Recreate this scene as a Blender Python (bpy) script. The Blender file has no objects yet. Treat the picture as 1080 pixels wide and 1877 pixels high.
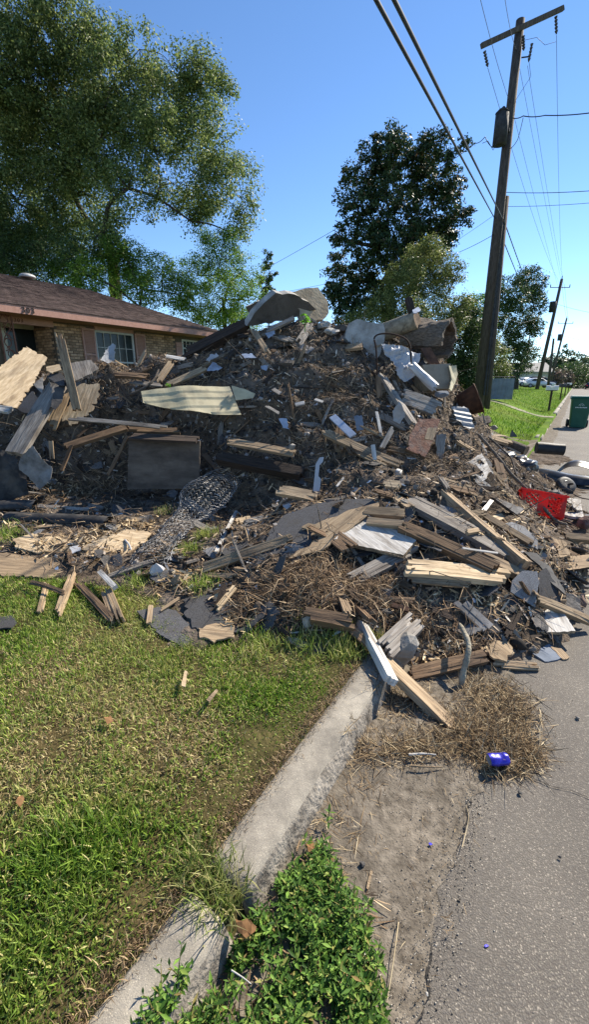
import bpy, bmesh, math, random
import numpy as np
from mathutils import Vector, Matrix, noise

# ------------------------------------------------------------------ camera, sky, sun, exposure
SC = bpy.context.scene
COL = SC.collection
R = math.radians
CAM_H = 1.65
YAW = R(31.9)                       # camera is turned 31.9 degrees left of the road direction (+Y)
FPX, CXP, CYP = 800.0, 540.0, 938.0  # measured focal length and centre of the 1080x1877 photograph
PITCH = math.atan(240.0 / 800.0)
FWD = Vector((-math.sin(YAW), math.cos(YAW), 0.0))
RGT = Vector((math.cos(YAW), math.sin(YAW), 0.0))
UPV = Vector((0, 0, 1))

cd = bpy.data.cameras.new("camera")
cam = bpy.data.objects.new("camera", cd)
COL.objects.link(cam)
cam.location = (0, 0, CAM_H)
cam.rotation_euler = (R(90) - PITCH, 0, YAW)
cd.sensor_fit = 'VERTICAL'
cd.sensor_height = 24.0
cd.lens = FPX / 1877.0 * 24.0
cd.clip_start = 0.05
cd.clip_end = 3000
SC.camera = cam

SUN_AZ, SUN_EL = R(49), R(40)       # azimuth measured to the right of the camera axis
SUND = (FWD * math.cos(SUN_AZ) + RGT * math.sin(SUN_AZ)) * math.cos(SUN_EL) + UPV * math.sin(SUN_EL)
W = bpy.data.worlds.new("World")
SC.world = W
W.use_nodes = True
nt = W.node_tree
sky = nt.nodes.new('ShaderNodeTexSky')
sky.sky_type = 'NISHITA'
sky.sun_disc = False
sky.sun_elevation = SUN_EL
sky.sun_rotation = math.atan2(SUND.x, SUND.y)
sky.altitude = 300
sky.air_density = 0.75
sky.dust_density = 0.0
sky.ozone_density = 2.5
bg = nt.nodes['Background']
bg.inputs[1].default_value = 0.12
hsv = nt.nodes.new('ShaderNodeHueSaturation')
hsv.inputs['Saturation'].default_value = 1.1
hsv.inputs['Value'].default_value = 1.0
nt.links.new(sky.outputs[0], hsv.inputs['Color'])
nt.links.new(hsv.outputs[0], bg.inputs[0])

sl = bpy.data.lights.new("sun", 'SUN')
sl.energy = 5.0
sl.angle = R(0.53)
sl.color = (1.0, 0.91, 0.77)
so = bpy.data.objects.new("sun", sl)
COL.objects.link(so)
so.location = (5, 20, 30)
so.rotation_euler = SUND.to_track_quat('Z', 'Y').to_euler()
SC.view_settings.view_transform = 'Standard'
SC.view_settings.look = 'None'
SC.view_settings.gamma = 1
SC.view_settings.exposure = 0.95
SC.render.engine = 'CYCLES'
SC.cycles.max_bounces = 6
SC.cycles.diffuse_bounces = 3
SC.cycles.transparent_max_bounces = 6
SC.cycles.use_denoising = True

# ------------------------------------------------------------------ survey helpers
rng = np.random.default_rng(7)
rnd = random.Random(11)

def ray(u, v):
    x = u - CXP; up = CYP - v
    f = FPX * math.cos(PITCH) + up * math.sin(PITCH)
    z = up * math.cos(PITCH) - FPX * math.sin(PITCH)
    return x / f, z / f

def P(u, v, f):
    """world point sighted at (u, v) of the photograph, f metres ahead of the camera"""
    x, z = ray(u, v)
    return Vector((0, 0, CAM_H)) + FWD * f + RGT * (x * f) + UPV * (z * f)

def PZ(u, v, z):
    x, zz = ray(u, v)
    return P(u, v, (z - CAM_H) / zz)

def zdepth(p):
    d = p - Vector((0, 0, CAM_H))
    return d.dot(FWD) * math.cos(PITCH) - d.z * math.sin(PITCH)

def pxm(p, n=1.0):                  # metres covered by n photograph pixels at p
    return n * zdepth(p) / FPX

def ss(a, b, x):
    t = np.clip((x - a) / (b - a), 0, 1)
    return t * t * (3 - 2 * t)

def terrain(X, Y):
    X = np.asarray(X, float); Y = np.asarray(Y, float)
    amp = 0.04 + 0.62 * ss(6, 15, Y) - 0.15 * ss(40, 90, Y)
    lawn = 0.125 + amp * ss(0.9, 3.6, -X) + 0.32 * ss(4, 11, -X)
    lawn = lawn + 0.012 * np.sin(X * 3.1 + 1) * np.sin(Y * 2.3) * ss(.9, 1.6, -X)
    drive = ss(9.0, 9.8, Y) * (1 - ss(13.0, 14.0, Y))      # dirt drive across the verge
    lawn = lawn - drive * 0.10 * ss(.6, .9, -X) * (1 - ss(1.5, 4, -X))
    right = 0.12 + 0 * X
    return np.where(X < -0.64, lawn, np.where(X > 7.3, right, -0.03))

# ------------------------------------------------------------------ object helpers
def tag(o, label=None, cat=None, group=None, kind=None):
    if label: o['label'] = label
    if cat: o['category'] = cat
    if group: o['group'] = group
    if kind: o['kind'] = kind
    return o

def empty(name, loc=(0, 0, 0), rot=(0, 0, 0)):
    o = bpy.data.objects.new(name, None)
    COL.objects.link(o); o.location = loc; o.rotation_euler = rot
    o.empty_display_size = .1
    return o

def link(name, me, mat=None, parent=None, matrix=None):
    o = bpy.data.objects.new(name, me)
    COL.objects.link(o)
    if mat is not None and len(me.materials) == 0:
        for m in (mat if isinstance(mat, (list, tuple)) else [mat]): me.materials.append(m)
    if parent is not None: o.parent = parent
    if matrix is not None: o.matrix_world = matrix if parent is None else matrix
    return o

def np_mesh(name, V, Fc, smooth=False):
    """mesh from an (n,3) vertex array and an (m,k) face array"""
    V = np.ascontiguousarray(V, dtype=np.float32); Fc = np.ascontiguousarray(Fc, dtype=np.int32)
    me = bpy.data.meshes.new(name)
    k = Fc.shape[1]
    me.vertices.add(len(V)); me.vertices.foreach_set('co', V.ravel())
    me.loops.add(Fc.size); me.loops.foreach_set('vertex_index', Fc.ravel())
    me.polygons.add(len(Fc)); me.polygons.foreach_set('loop_start', np.arange(len(Fc), dtype=np.int32) * k)
    if smooth: me.polygons.foreach_set('use_smooth', np.ones(len(Fc), dtype=bool))
    me.update(calc_edges=True)
    return me

def py_mesh(name, V, Fc, smooth=False):
    me = bpy.data.meshes.new(name)
    me.from_pydata([tuple(v) for v in V], [], Fc)
    if smooth: me.polygons.foreach_set('use_smooth', np.ones(len(me.polygons), dtype=bool))
    me.update()
    return me

def bm_mesh(name, bm, smooth=False):
    bmesh.ops.recalc_face_normals(bm, faces=bm.faces)
    me = bpy.data.meshes.new(name); bm.to_mesh(me); bm.free()
    if smooth: me.polygons.foreach_set('use_smooth', np.ones(len(me.polygons), dtype=bool))
    return me

def box_into(bm, c, s, rot=None, mi=0, bev=0):
    M_ = Matrix.Translation(Vector(c)) @ (rot.to_4x4() if rot else Matrix()) @ Matrix.Diagonal((s[0], s[1], s[2], 1))
    r = bmesh.ops.create_cube(bm, size=1, matrix=M_)
    fs = {f for v in r['verts'] for f in v.link_faces}
    for f in fs: f.material_index = mi
    if bev:
        es = list({e for v in r['verts'] for e in v.link_edges})
        bmesh.ops.bevel(bm, geom=es, offset=bev, segments=1, affect='EDGES')

def boxes(name, lst, mat, parent=None, bev=0):
    bm = bmesh.new()
    for b in lst: box_into(bm, b[0], b[1], b[2] if len(b) > 2 else None, 0, bev)
    return link(name, bm_mesh(name, bm), mat, parent)

def tube_np(paths, nside=5):
    """paths: list of (points (n,3), radii (n,)); returns V, F(quads)"""
    Vs, Fs, off = [], [], 0
    ang = np.arange(nside) * 2 * math.pi / nside
    ca, sa = np.cos(ang), np.sin(ang)
    for pts, rad in paths:
        pts = np.asarray(pts, float); n = len(pts)
        rad = np.broadcast_to(np.asarray(rad, float), (n,))
        t = np.gradient(pts, axis=0); t /= (np.linalg.norm(t, axis=1, keepdims=True) + 1e-9)
        ref = np.array([0, 0, 1.0]) if abs(t[:, 2]).mean() < .8 else np.array([1.0, 0, 0])
        a = np.cross(t, ref); a /= (np.linalg.norm(a, axis=1, keepdims=True) + 1e-9)
        b = np.cross(t, a)
        V = pts[:, None, :] + rad[:, None, None] * (a[:, None, :] * ca[None, :, None] + b[:, None, :] * sa[None, :, None])
        Vs.append(V.reshape(-1, 3))
        i = np.arange(n - 1)[:, None] * nside; j = np.arange(nside)[None, :]; j2 = (j + 1) % nside
        Fs.append(np.stack([i + j, i + j2, i + nside + j2, i + nside + j], -1).reshape(-1, 4) + off)
        off += n * nside
    return np.concatenate(Vs), np.concatenate(Fs)

def tube(name, paths, mat, parent=None, nside=6, smooth=True):
    V, Fq = tube_np(paths, nside)
    c = V.mean(0) if parent is None else np.zeros(3)
    o = link(name, np_mesh(name, V - c, Fq, smooth), mat, parent)
    o.location = c
    return o

def cyl_bm(bm, p0, p1, r0, r1=None, n=12, cap=True):
    p0 = Vector(p0); p1 = Vector(p1); r1 = r0 if r1 is None else r1
    d = p1 - p0
    M_ = Matrix.Translation((p0 + p1) / 2) @ d.to_track_quat('Z', 'Y').to_matrix().to_4x4()
    bmesh.ops.create_cone(bm, cap_ends=cap, segments=n, radius1=r0, radius2=r1, depth=d.length, matrix=M_)

# ------------------------------------------------------------------ materials
def mat(name, c1, c2, nscale=6, sc=(1, 1, 1), detail=6, rough=.88, bump=.25, bscale=30, rand=None, rv=.35,
        spec=.25, metal=0, coord='Object', transl=0.0, lo=.32, hi=.68, stain=None, stain_scale=1.5, stain_amt=.5,
        stops=None, bdist=.01, hue=0.0):
    m = bpy.data.materials.new(name); m.use_nodes = True
    t = m.node_tree; N = t.nodes; L = t.links
    bs = N['Principled BSDF']
    tc = N.new('ShaderNodeTexCoord')
    vec = tc.outputs[coord]
    rsock = None
    if rand == 'obj':
        oi = N.new('ShaderNodeObjectInfo'); rsock = oi.outputs['Random']
        mm = N.new('ShaderNodeMath'); mm.operation = 'MULTIPLY'; mm.inputs[1].default_value = 71.0
        L.new(rsock, mm.inputs[0])
        va = N.new('ShaderNodeVectorMath'); va.operation = 'ADD'
        L.new(vec, va.inputs[0]); L.new(mm.outputs[0], va.inputs[1]); vec = va.outputs[0]
    elif rand == 'isl':
        ge = N.new('ShaderNodeNewGeometry'); rsock = ge.outputs['Random Per Island']
    mp = N.new('ShaderNodeMapping'); mp.inputs['Scale'].default_value = sc
    L.new(vec, mp.inputs[0])
    n1 = N.new('ShaderNodeTexNoise'); n1.inputs['Scale'].default_value = nscale
    n1.inputs['Detail'].default_value = detail; n1.inputs['Roughness'].default_value = .62
    L.new(mp.outputs[0], n1.inputs['Vector'])
    rp = N.new('ShaderNodeValToRGB')
    e = rp.color_ramp.elements
    if stops:
        e[0].position, e[0].color = stops[0][0], (*stops[0][1], 1)
        e[1].position, e[1].color = stops[-1][0], (*stops[-1][1], 1)
        for p_, c_ in stops[1:-1]:
            q = e.new(p_); q.color = (*c_, 1)
    else:
        e[0].position, e[0].color = lo, (*c1, 1)
        e[1].position, e[1].color = hi, (*c2, 1)
    if stops and rand == 'isl':
        L.new(rsock, rp.inputs[0])
    else:
        L.new(n1.outputs[0], rp.inputs[0])
    col = rp.outputs[0]
    if stain:
        n3 = N.new('ShaderNodeTexNoise'); n3.inputs['Scale'].default_value = stain_scale; n3.inputs['Detail'].default_value = 6; n3.inputs['Roughness'].default_value = .65
        m3 = N.new('ShaderNodeMapping'); m3.inputs['Scale'].default_value = (1, 4, 4) if sc[1] > 5 else (1, 1, 1)
        L.new(vec, m3.inputs[0]); L.new(m3.outputs[0], n3.inputs['Vector'])
        r3 = N.new('ShaderNodeValToRGB'); r3.color_ramp.elements[0].position = .48; r3.color_ramp.elements[1].position = .66
        L.new(n3.outputs[0], r3.inputs[0])
        ml = N.new('ShaderNodeMath'); ml.operation = 'MULTIPLY'; ml.inputs[1].default_value = stain_amt
        L.new(r3.outputs[0], ml.inputs[0])
        mx = N.new('ShaderNodeMix'); mx.data_type = 'RGBA'
        L.new(ml.outputs[0], mx.inputs[0]); L.new(col, mx.inputs[6]); mx.inputs[7].default_value = (*stain, 1)
        col = mx.outputs[2]
    if rsock is not None and rv > 0:
        hv = N.new('ShaderNodeHueSaturation')
        ma = N.new('ShaderNodeMath'); ma.operation = 'MULTIPLY_ADD'
        ma.inputs[1].default_value = 2 * rv; ma.inputs[2].default_value = 1 - rv
        L.new(rsock, ma.inputs[0]); L.new(ma.outputs[0], hv.inputs['Value'])
        L.new(col, hv.inputs['Color']); col = hv.outputs[0]
    L.new(col, bs.inputs['Base Color'])
    bs.inputs['Roughness'].default_value = rough
    bs.inputs['Specular IOR Level'].default_value = spec
    bs.inputs['Metallic'].default_value = metal
    if bump > 0:
        n2 = N.new('ShaderNodeTexNoise'); n2.inputs['Scale'].default_value = bscale; n2.inputs['Detail'].default_value = 5
        L.new(mp.outputs[0], n2.inputs['Vector'])
        b = N.new('ShaderNodeBump'); b.inputs['Strength'].default_value = bump; b.inputs['Distance'].default_value = bdist
        L.new(n2.outputs[0], b.inputs['Height']); L.new(b.outputs[0], bs.inputs['Normal'])
    if transl > 0:
        tr = N.new('ShaderNodeBsdfTranslucent'); L.new(col, tr.inputs['Color'])
        ms = N.new('ShaderNodeMixShader'); ms.inputs[0].default_value = transl
        out = N['Material Output']
        L.new(bs.outputs[0], ms.inputs[1]); L.new(tr.outputs[0], ms.inputs[2]); L.new(ms.outputs[0], out.inputs[0])
    return m

GR = (1, 16, 16)                     # grain runs along local X
MT = {}
MT['pine'] = mat('fresh pine', (.20, .135, .08), (.45, .34, .215), 5, GR, rand='obj', rv=.2, bump=.5, bscale=9, stain=(.11, .085, .06), stain_scale=2.2, stain_amt=.75)
MT['ply'] = mat('plywood face', (.36, .26, .15), (.62, .49, .325), 4, (1.5, 9, 9), rand='obj', rv=.14, bump=.5, bscale=7, stain=(.20, .14, .085), stain_scale=2.5, stain_amt=.7)
MT['tan'] = mat('old tan timber', (.17, .12, .075), (.40, .295, .185), 5, GR, rand='obj', rv=.22, bump=.45, bscale=8, stain=(.08, .06, .045), stain_scale=3, stain_amt=.7)
MT['grey'] = mat('weathered grey timber', (.17, .145, .12), (.38, .345, .30), 5, GR, rand='obj', rv=.2, bump=.45, bscale=8, stain=(.07, .055, .045), stain_scale=3, stain_amt=.7)
MT['brown'] = mat('brown timber', (.10, .062, .038), (.27, .175, .10), 5, GR, rand='obj', rv=.25, bump=.5, bscale=8, stain=(.04, .03, .025), stain_scale=3, stain_amt=.7)
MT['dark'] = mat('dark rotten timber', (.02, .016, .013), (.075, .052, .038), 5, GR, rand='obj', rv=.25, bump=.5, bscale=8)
MT['whitewood'] = mat('white painted timber', (.33, .31, .28), (.62, .60, .56), 4, (1, 10, 10), rand='obj', rv=.12, bump=.5, bscale=8, stain=(.17, .14, .11), stain_scale=3, stain_amt=.85)
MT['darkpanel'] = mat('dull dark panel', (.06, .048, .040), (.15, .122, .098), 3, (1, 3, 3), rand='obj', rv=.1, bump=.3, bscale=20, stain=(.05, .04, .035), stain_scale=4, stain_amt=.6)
MT['shingle'] = mat('asphalt shingle', (.018, .018, .020), (.115, .115, .12), 260, detail=2, rand='obj', rv=.3, bump=.6, bscale=220, bdist=.003, stain=(.06, .055, .05), stain_scale=7, stain_amt=.7)
MT['greyshingle'] = mat('grey granule shingle', (.06, .06, .063), (.29, .29, .29), 300, detail=2, rand='obj', rv=.2, bump=.6, bscale=220, bdist=.003, stain=(.09, .085, .08), stain_scale=7, stain_amt=.5)
MT['felt'] = mat('tar felt', (.022, .022, .024), (.075, .073, .072), 5, rand='obj', rv=.25, rough=.75, bump=.35, bscale=18, bdist=.02, stain=(.14, .12, .10), stain_scale=5, stain_amt=.6)
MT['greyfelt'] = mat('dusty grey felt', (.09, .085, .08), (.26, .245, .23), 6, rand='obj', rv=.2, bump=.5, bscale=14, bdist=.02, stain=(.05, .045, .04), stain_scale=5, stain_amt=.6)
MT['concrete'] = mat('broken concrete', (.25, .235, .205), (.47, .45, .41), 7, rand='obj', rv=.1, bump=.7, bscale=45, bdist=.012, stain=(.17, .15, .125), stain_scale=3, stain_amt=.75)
MT['dirtshadeconc'] = mat('soil and shade darkened concrete', (.06, .052, .043), (.16, .14, .118), 6, rand='obj', rv=.1, bump=.8, bscale=40, bdist=.012, stain=(.06, .05, .04), stain_scale=3, stain_amt=.75)  # soil stain, with the shade of the slab underside painted into the colour
MT['tanconc'] = mat('tan stained concrete', (.26, .20, .13), (.48, .39, .27), 5, rand='obj', rv=.1, bump=.7, bscale=30, bdist=.012, stain=(.20, .15, .10), stain_scale=3, stain_amt=.6)
MT['white'] = mat('white plastic', (.32, .32, .33), (.50, .50, .51), 3, rand='obj', rv=.06, rough=.45, spec=.5, bump=.08, bscale=12, stain=(.42, .40, .37), stain_scale=9, stain_amt=.6)
MT['cream'] = mat('cream siding', (.40, .35, .215), (.53, .47, .31), 3, rand='obj', rv=.06, rough=.6, bump=.1, bscale=12, stain=(.26, .22, .15), stain_scale=7, stain_amt=.7)
MT['bluewhite'] = mat('pale blue painted scrap', (.20, .25, .34), (.40, .46, .56), 5, rand='obj', rv=.1, bump=.2, bscale=14, stain=(.16, .16, .17), stain_scale=8, stain_amt=.6)
MT['slate'] = mat('blue grey scrap', (.10, .12, .15), (.24, .27, .32), 6, rand='obj', rv=.2, bump=.3, bscale=30, stain=(.06, .06, .06), stain_scale=6, stain_amt=.6)
MT['foil'] = mat('bent aluminium', (.20, .205, .21), (.38, .385, .39), 6, rand='obj', rv=.1, rough=.6, metal=.3, bump=.5, bscale=14, bdist=.02)
MT['rust'] = mat('rusted metal', (.04, .022, .016), (.15, .075, .042), 9, rand='obj', rv=.15, rough=.9, bump=.5, bscale=40, stain=(.05, .035, .03), stain_scale=5, stain_amt=.6)
MT['brickred'] = mat('old red brickwork', (.15, .065, .045), (.34, .18, .12), 12, rand='obj', rv=.15, bump=.7, bscale=40, stain=(.30, .24, .19), stain_scale=9, stain_amt=.7)
MT['cardboard'] = mat('grey brown board', (.20, .175, .13), (.34, .30, .23), 4, rand='obj', rv=.1, bump=.2, bscale=16, stain=(.12, .10, .08), stain_scale=4, stain_amt=.6)
MT['bark'] = mat('bark', (.06, .045, .033), (.22, .18, .14), 7, (3, 12, 12), rand='obj', rv=.2, bump=.9, bscale=12, bdist=.02)
MT['palebark'] = mat('pale log bark', (.19, .165, .12), (.40, .36, .27), 5, (3, 3, 3), rand='obj', rv=.1, bump=.6, bscale=16, bdist=.02, stain=(.09, .075, .055), stain_scale=5, stain_amt=.7)
MT['rubber'] = mat('black rubber', (.012, .012, .013), (.035, .035, .036), 14, rand='obj', rv=.2, rough=.6, spec=.4, bump=.2, bscale=40)
MT['blackplastic'] = mat('black car plastic', (.01, .01, .011), (.03, .03, .032), 6, rand='obj', rv=.2, rough=.32, spec=.5, bump=.05, bscale=30, stain=(.10, .09, .08), stain_scale=6, stain_amt=.5)
MT['red'] = mat('red crate plastic', (.80, .035, .022), (.88, .08, .05), 9, transl=.5, rough=.55, spec=.35, bump=.1, bscale=20, stain=(.34, .13, .10), stain_scale=9, stain_amt=.5)
MT['green'] = mat('green bin plastic', (.010, .075, .045), (.018, .105, .065), 5, rough=.5, spec=.35, bump=.08, bscale=30)
MT['stone'] = mat('rough stone', (.14, .12, .10), (.34, .31, .27), 12, rand='obj', rv=.3, bump=.8, bscale=40, bdist=.01)
MT['redstone'] = mat('reddish stone', (.10, .06, .045), (.26, .17, .13), 12, rand='obj', rv=.15, bump=.8, bscale=40, bdist=.01)
MT['wire'] = mat('galvanised wire', (.16, .16, .16), (.45, .45, .46), 30, rough=.5, metal=.4, bump=0)
MT['cable'] = mat('black cable', (.012, .012, .013), (.03, .03, .032), 10, rough=.6, bump=0)
MT['iron'] = mat('rusty iron rod', (.02, .014, .011), (.07, .04, .028), 30, bump=0)
MT['cobalt'] = mat('blue can', (.012, .012, .26), (.06, .05, .50), 14, rough=.3, spec=.6, metal=.5, bump=.25, bscale=30, bdist=.01)
MT['driedleaf'] = mat('dry leaf', (.16, .08, .035), (.36, .20, .09), 12, rand='obj', rv=.25, bump=.3, bscale=30, transl=.25)
MT['leafbright'] = mat('bright sprout leaf', (.12, .30, .025), (.20, .44, .05), 9, rough=.5, bump=.1, transl=.45)
# ------------------------------------------------------------------ ground, road, gutter, kerb
def edges(lo, hi, dense, dstep, grow=1.18):
    a = [dense[0]]
    while a[-1] < dense[1]: a.append(a[-1] + dstep)
    st = dstep; up = [a[-1]]
    while up[-1] < hi: st *= grow; up.append(min(up[-1] + st, hi))
    st = dstep; dn = [a[0]]
    while dn[-1] > lo: st *= grow; dn.append(max(dn[-1] - st, lo))
    return np.array(sorted(set(np.round(dn + a + up, 4))))

m_lawn = mat('lawn soil and thatch', (.025, .026, .010), (.10, .085, .035), 6, detail=10, rough=1, bump=.6, bscale=45, bdist=.03, stain=(.15, .10, .05), stain_scale=.9, stain_amt=.35, spec=.05,
             coord='Object')
m_far = mat('mown far lawn', (.05, .11, .008), (.13, .21, .018), .9, detail=10, rough=1, bump=.5, bscale=30, bdist=.03, spec=.05, stain=(.17, .17, .06), stain_scale=.35, stain_amt=.35)
xs = edges(-500, 500, (-6, -0.9), .12)
xs = xs[(xs < -.66) | (xs > 7.0)]
xs = np.array(sorted(list(xs) + [-.76, -.66, -.62, 3, 7.25, 7.35]))
ys = edges(-60, 900, (-1, 5), .12)
gx, gy = np.meshgrid(xs, ys)
gz = terrain(gx, gy)
V = np.stack([gx, gy, gz], -1).reshape(-1, 3)
nx, ny = len(xs), len(ys)
i, j = np.meshgrid(np.arange(nx - 1), np.arange(ny - 1))
a = (j * nx + i).ravel()
ground = link('ground', np_mesh('ground', V, np.stack([a, a + 1, a + nx + 1, a + nx], -1), True), [m_lawn, m_far])
tag(ground, kind='structure')
cy = V[:, 1][a]
ground.data.polygons.foreach_set('material_index', (cy > 8.0).astype(np.int32))

# asphalt with exposed aggregate
def asphalt(name, tint, agg=1.0, vs=190, base=(.105, .145, .215, .36), mat_c=.11, big=(1.1, .68, 1.15)):
    m = bpy.data.materials.new(name); m.use_nodes = True
    t = m.node_tree; N = t.nodes; L = t.links; bs = N['Principled BSDF']
    tc = N.new('ShaderNodeTexCoord')
    vo = N.new('ShaderNodeTexVoronoi'); vo.inputs['Scale'].default_value = vs; vo.inputs['Randomness'].default_value = 1
    dn = N.new('ShaderNodeTexNoise'); dn.inputs['Scale'].default_value = 60; dn.inputs['Detail'].default_value = 2
    mixv = N.new('ShaderNodeMix'); mixv.data_type = 'VECTOR'; mixv.inputs[0].default_value = .015
    L.new(tc.outputs['Object'], dn.inputs['Vector']); L.new(tc.outputs['Object'], mixv.inputs[4]); L.new(dn.outputs[1], mixv.inputs[5])
    L.new(mixv.outputs[1], vo.inputs['Vector'])
    sep = N.new('ShaderNodeSeparateColor'); L.new(vo.outputs['Color'], sep.inputs[0])
    rp = N.new('ShaderNodeValToRGB'); rp.color_ramp.interpolation = 'LINEAR'
    e = rp.color_ramp.elements
    e[0].position, e[0].color = 0, (base[0] * tint[0], base[0] * tint[1], base[0] * tint[2], 1)
    e[1].position, e[1].color = 1, (base[3] * tint[0], base[3] * .97 * tint[1], base[3] * .9 * tint[2], 1)
    q = e.new(.55); q.color = (base[1] * tint[0], base[1] * tint[1], base[1] * tint[2], 1)
    q = e.new(.86); q.color = (base[2] * tint[0], base[2] * .98 * tint[1], base[2] * .92 * tint[2], 1)
    L.new(sep.outputs[0], rp.inputs[0])
    # matrix between the stones
    r2 = N.new('ShaderNodeValToRGB'); r2.color_ramp.elements[0].position = .25; r2.color_ramp.elements[1].position = .62
    r2.color_ramp.elements[0].color = (0, 0, 0, 1); r2.color_ramp.elements[1].color = (1, 1, 1, 1)
    ml = N.new('ShaderNodeMath'); ml.operation = 'MULTIPLY'; ml.inputs[1].default_value = 1.0
    L.new(vo.outputs['Distance'], ml.inputs[0]); L.new(ml.outputs[0], r2.inputs[0])
    mx = N.new('ShaderNodeMix'); mx.data_type = 'RGBA'
    L.new(r2.outputs[0], mx.inputs[0]); L.new(rp.outputs[0], mx.inputs[6]); mx.inputs[7].default_value = (mat_c * tint[0], mat_c * .97 * tint[1], mat_c * .93 * tint[2], 1)
    # large soft variation and worn paths
    n3 = N.new('ShaderNodeTexNoise'); n3.inputs['Scale'].default_value = big[0]; n3.inputs['Detail'].default_value = 8; n3.inputs['Roughness'].default_value = .65
    L.new(tc.outputs['Object'], n3.inputs['Vector'])
    r3 = N.new('ShaderNodeValToRGB'); r3.color_ramp.elements[0].position = .3; r3.color_ramp.elements[1].position = .7
    r3.color_ramp.elements[0].color = (big[1], big[1] * .97, big[1] * .94, 1); r3.color_ramp.elements[1].color = (big[2], big[2] * .975, big[2] * .92, 1)
    L.new(n3.outputs[0], r3.inputs[0])
    mu = N.new('ShaderNodeMix'); mu.data_type = 'RGBA'; mu.blend_type = 'MULTIPLY'; mu.inputs[0].default_value = 1
    L.new(mx.outputs[2], mu.inputs[6]); L.new(r3.outputs[0], mu.inputs[7])
    L.new(mu.outputs[2], bs.inputs['Base Color'])
    bs.inputs['Roughness'].default_value = .85; bs.inputs['Specular IOR Level'].default_value = .3
    b = N.new('ShaderNodeBump'); b.inputs['Strength'].default_value = .55 * agg; b.inputs['Distance'].default_value = .004; b.invert = True
    L.new(vo.outputs['Distance'], b.inputs['Height']); L.new(b.outputs[0], bs.inputs['Normal'])
    return m

m_asph = asphalt('weathered asphalt', (1.15, 1.07, .98))
rx = np.concatenate([np.linspace(-.66, 2.5, 40), np.linspace(2.8, 7.3, 12)])
ry = np.concatenate([np.linspace(-8, 6, 150), np.linspace(6.5, 30, 40), np.linspace(33, 900, 60)])
gx, gy = np.meshgrid(rx, ry)
gz = 0.006 * np.sin(gx * 1.3 + .4) * np.sin(gy * .9) * (gx > -.5)
V = np.stack([gx, gy, gz], -1).reshape(-1, 3); nx, ny = len(rx), len(ry)
i, j = np.meshgrid(np.arange(nx - 1), np.arange(ny - 1)); a = (j * nx + i).ravel()
road = link('road', np_mesh('road', V, np.stack([a, a + 1, a + nx + 1, a + nx], -1), True), m_asph)
tag(road, kind='structure')

# sandy silt that has settled in the gutter, ragged edge towards the asphalt
def nz(x, y, s, o=0): return noise.noise(Vector((x * s + o, y * s, o * 1.7)))
m_silt = mat('gutter silt', (.08, .067, .052), (.25, .215, .17), 26, detail=15, rough=.95, bump=.6, bscale=120, bdist=.008, stain=(.10, .085, .065), stain_scale=2.6, stain_amt=.7, spec=.1)
ry = np.concatenate([np.linspace(-2, 4, 150), np.linspace(4.3, 60, 90)])
cols = 14
V = []
for y in ry:
    edge = -.10 + .05 * nz(y, 0, 1.3) + .05 * nz(y, 3, 5) + .03 * nz(y, 5, 17) - .16 * float(ss(2.2, .3, y)) * 0
    if y > 6: edge = -.30 + .06 * nz(y, 9, .6)
    for k in range(cols):
        t = k / (cols - 1)
        x = -.66 + (edge + .66) * t
        z = .020 * (1 - t) ** .5 * (.6 + .8 * nz(x, y, 4, 2)) + .012 * nz(x, y, 14, 5) * (1 - t)
        V.append((x, y, max(.006, .014 + z) if k < cols - 1 else .004))
ny = len(ry)
i, j = np.meshgrid(np.arange(cols - 1), np.arange(ny - 1)); a = (j * cols + i).ravel()
silt = link('gutter_silt', np_mesh('gutter_silt', np.array(V), np.stack([a, a + 1, a + cols + 1, a + cols], -1), True), m_silt)
tag(silt, kind='structure')

# kerb: separate cast lengths with a broken joint near the camera
m_kerb = asphalt('kerb concrete', (.9, .85, .76), .45, 330, (.24, .34, .45, .68), .36, (5.5, .40, 1.15))
m_kdirt = mat('dirty kerb face', (.06, .052, .043), (.36, .32, .265), 17, detail=14, bump=.9, bscale=60, bdist=.012)
kerb = empty('kerb'); tag(kerb, kind='structure')
def kerb_seg(y0, y1, x0=-.805, x1=-.63, ztop=.135, skew=0.0, worn=.02):
    n = max(3, int((y1 - y0) / .06)) if y1 < 6 else max(2, int((y1 - y0) / 1.2))
    prof = [(x0, -.06), (x0, ztop - .012), (x0 + .014, ztop), (x0 + .07, ztop + .002), (x1 - .055, ztop - .001), (x1 - .035, ztop - .007), (x1 - .018, ztop - .020), (x1 - .006, ztop - .042), (x1 + .012, .03), (x1 + .02, -.06)]
    V, Fq = [], []
    for q in range(n + 1):
        y = y0 + (y1 - y0) * q / n
        for k, (x, z) in enumerate(prof):
            w = worn * (.3 + (k in (6, 7)) * .7)
            V.append((x + skew * (y - y0) + w * .5 * nz(y, k, 6, k) * (k > 5), y + .012 * nz(x, z, 30, q) * (q in (0, n)), z + w * .5 * nz(y, k * .3, 5, 3) * (0 < k < 9)))
    m_ = len(prof)
    for q in range(n):
        for k in range(m_ - 1):
            b_ = q * m_ + k
            Fq.append((b_, b_ + 1, b_ + m_ + 1, b_ + m_))
    Fq.append(tuple(range(m_))[::-1]); Fq.append(tuple(n * m_ + k for k in range(m_)))
    o = link('kerb_segment', py_mesh('kerb_segment', V, Fq), [m_kerb, m_kdirt], kerb)
    for p_ in o.data.polygons:
        if len(p_.vertices) == 4 and (min(p_.vertices) % m_) >= 6: p_.material_index = 1
    for p_ in o.data.polygons: p_.use_smooth = len(p_.vertices) == 4
    return o
kerb_seg(-1.6, .64, skew=.006)
kerb_seg(.73, 2.42, x0=-.80, x1=-.625)
kerb_seg(2.45, 4.4); kerb_seg(4.43, 6.4); kerb_seg(6.43, 9.1)
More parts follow.
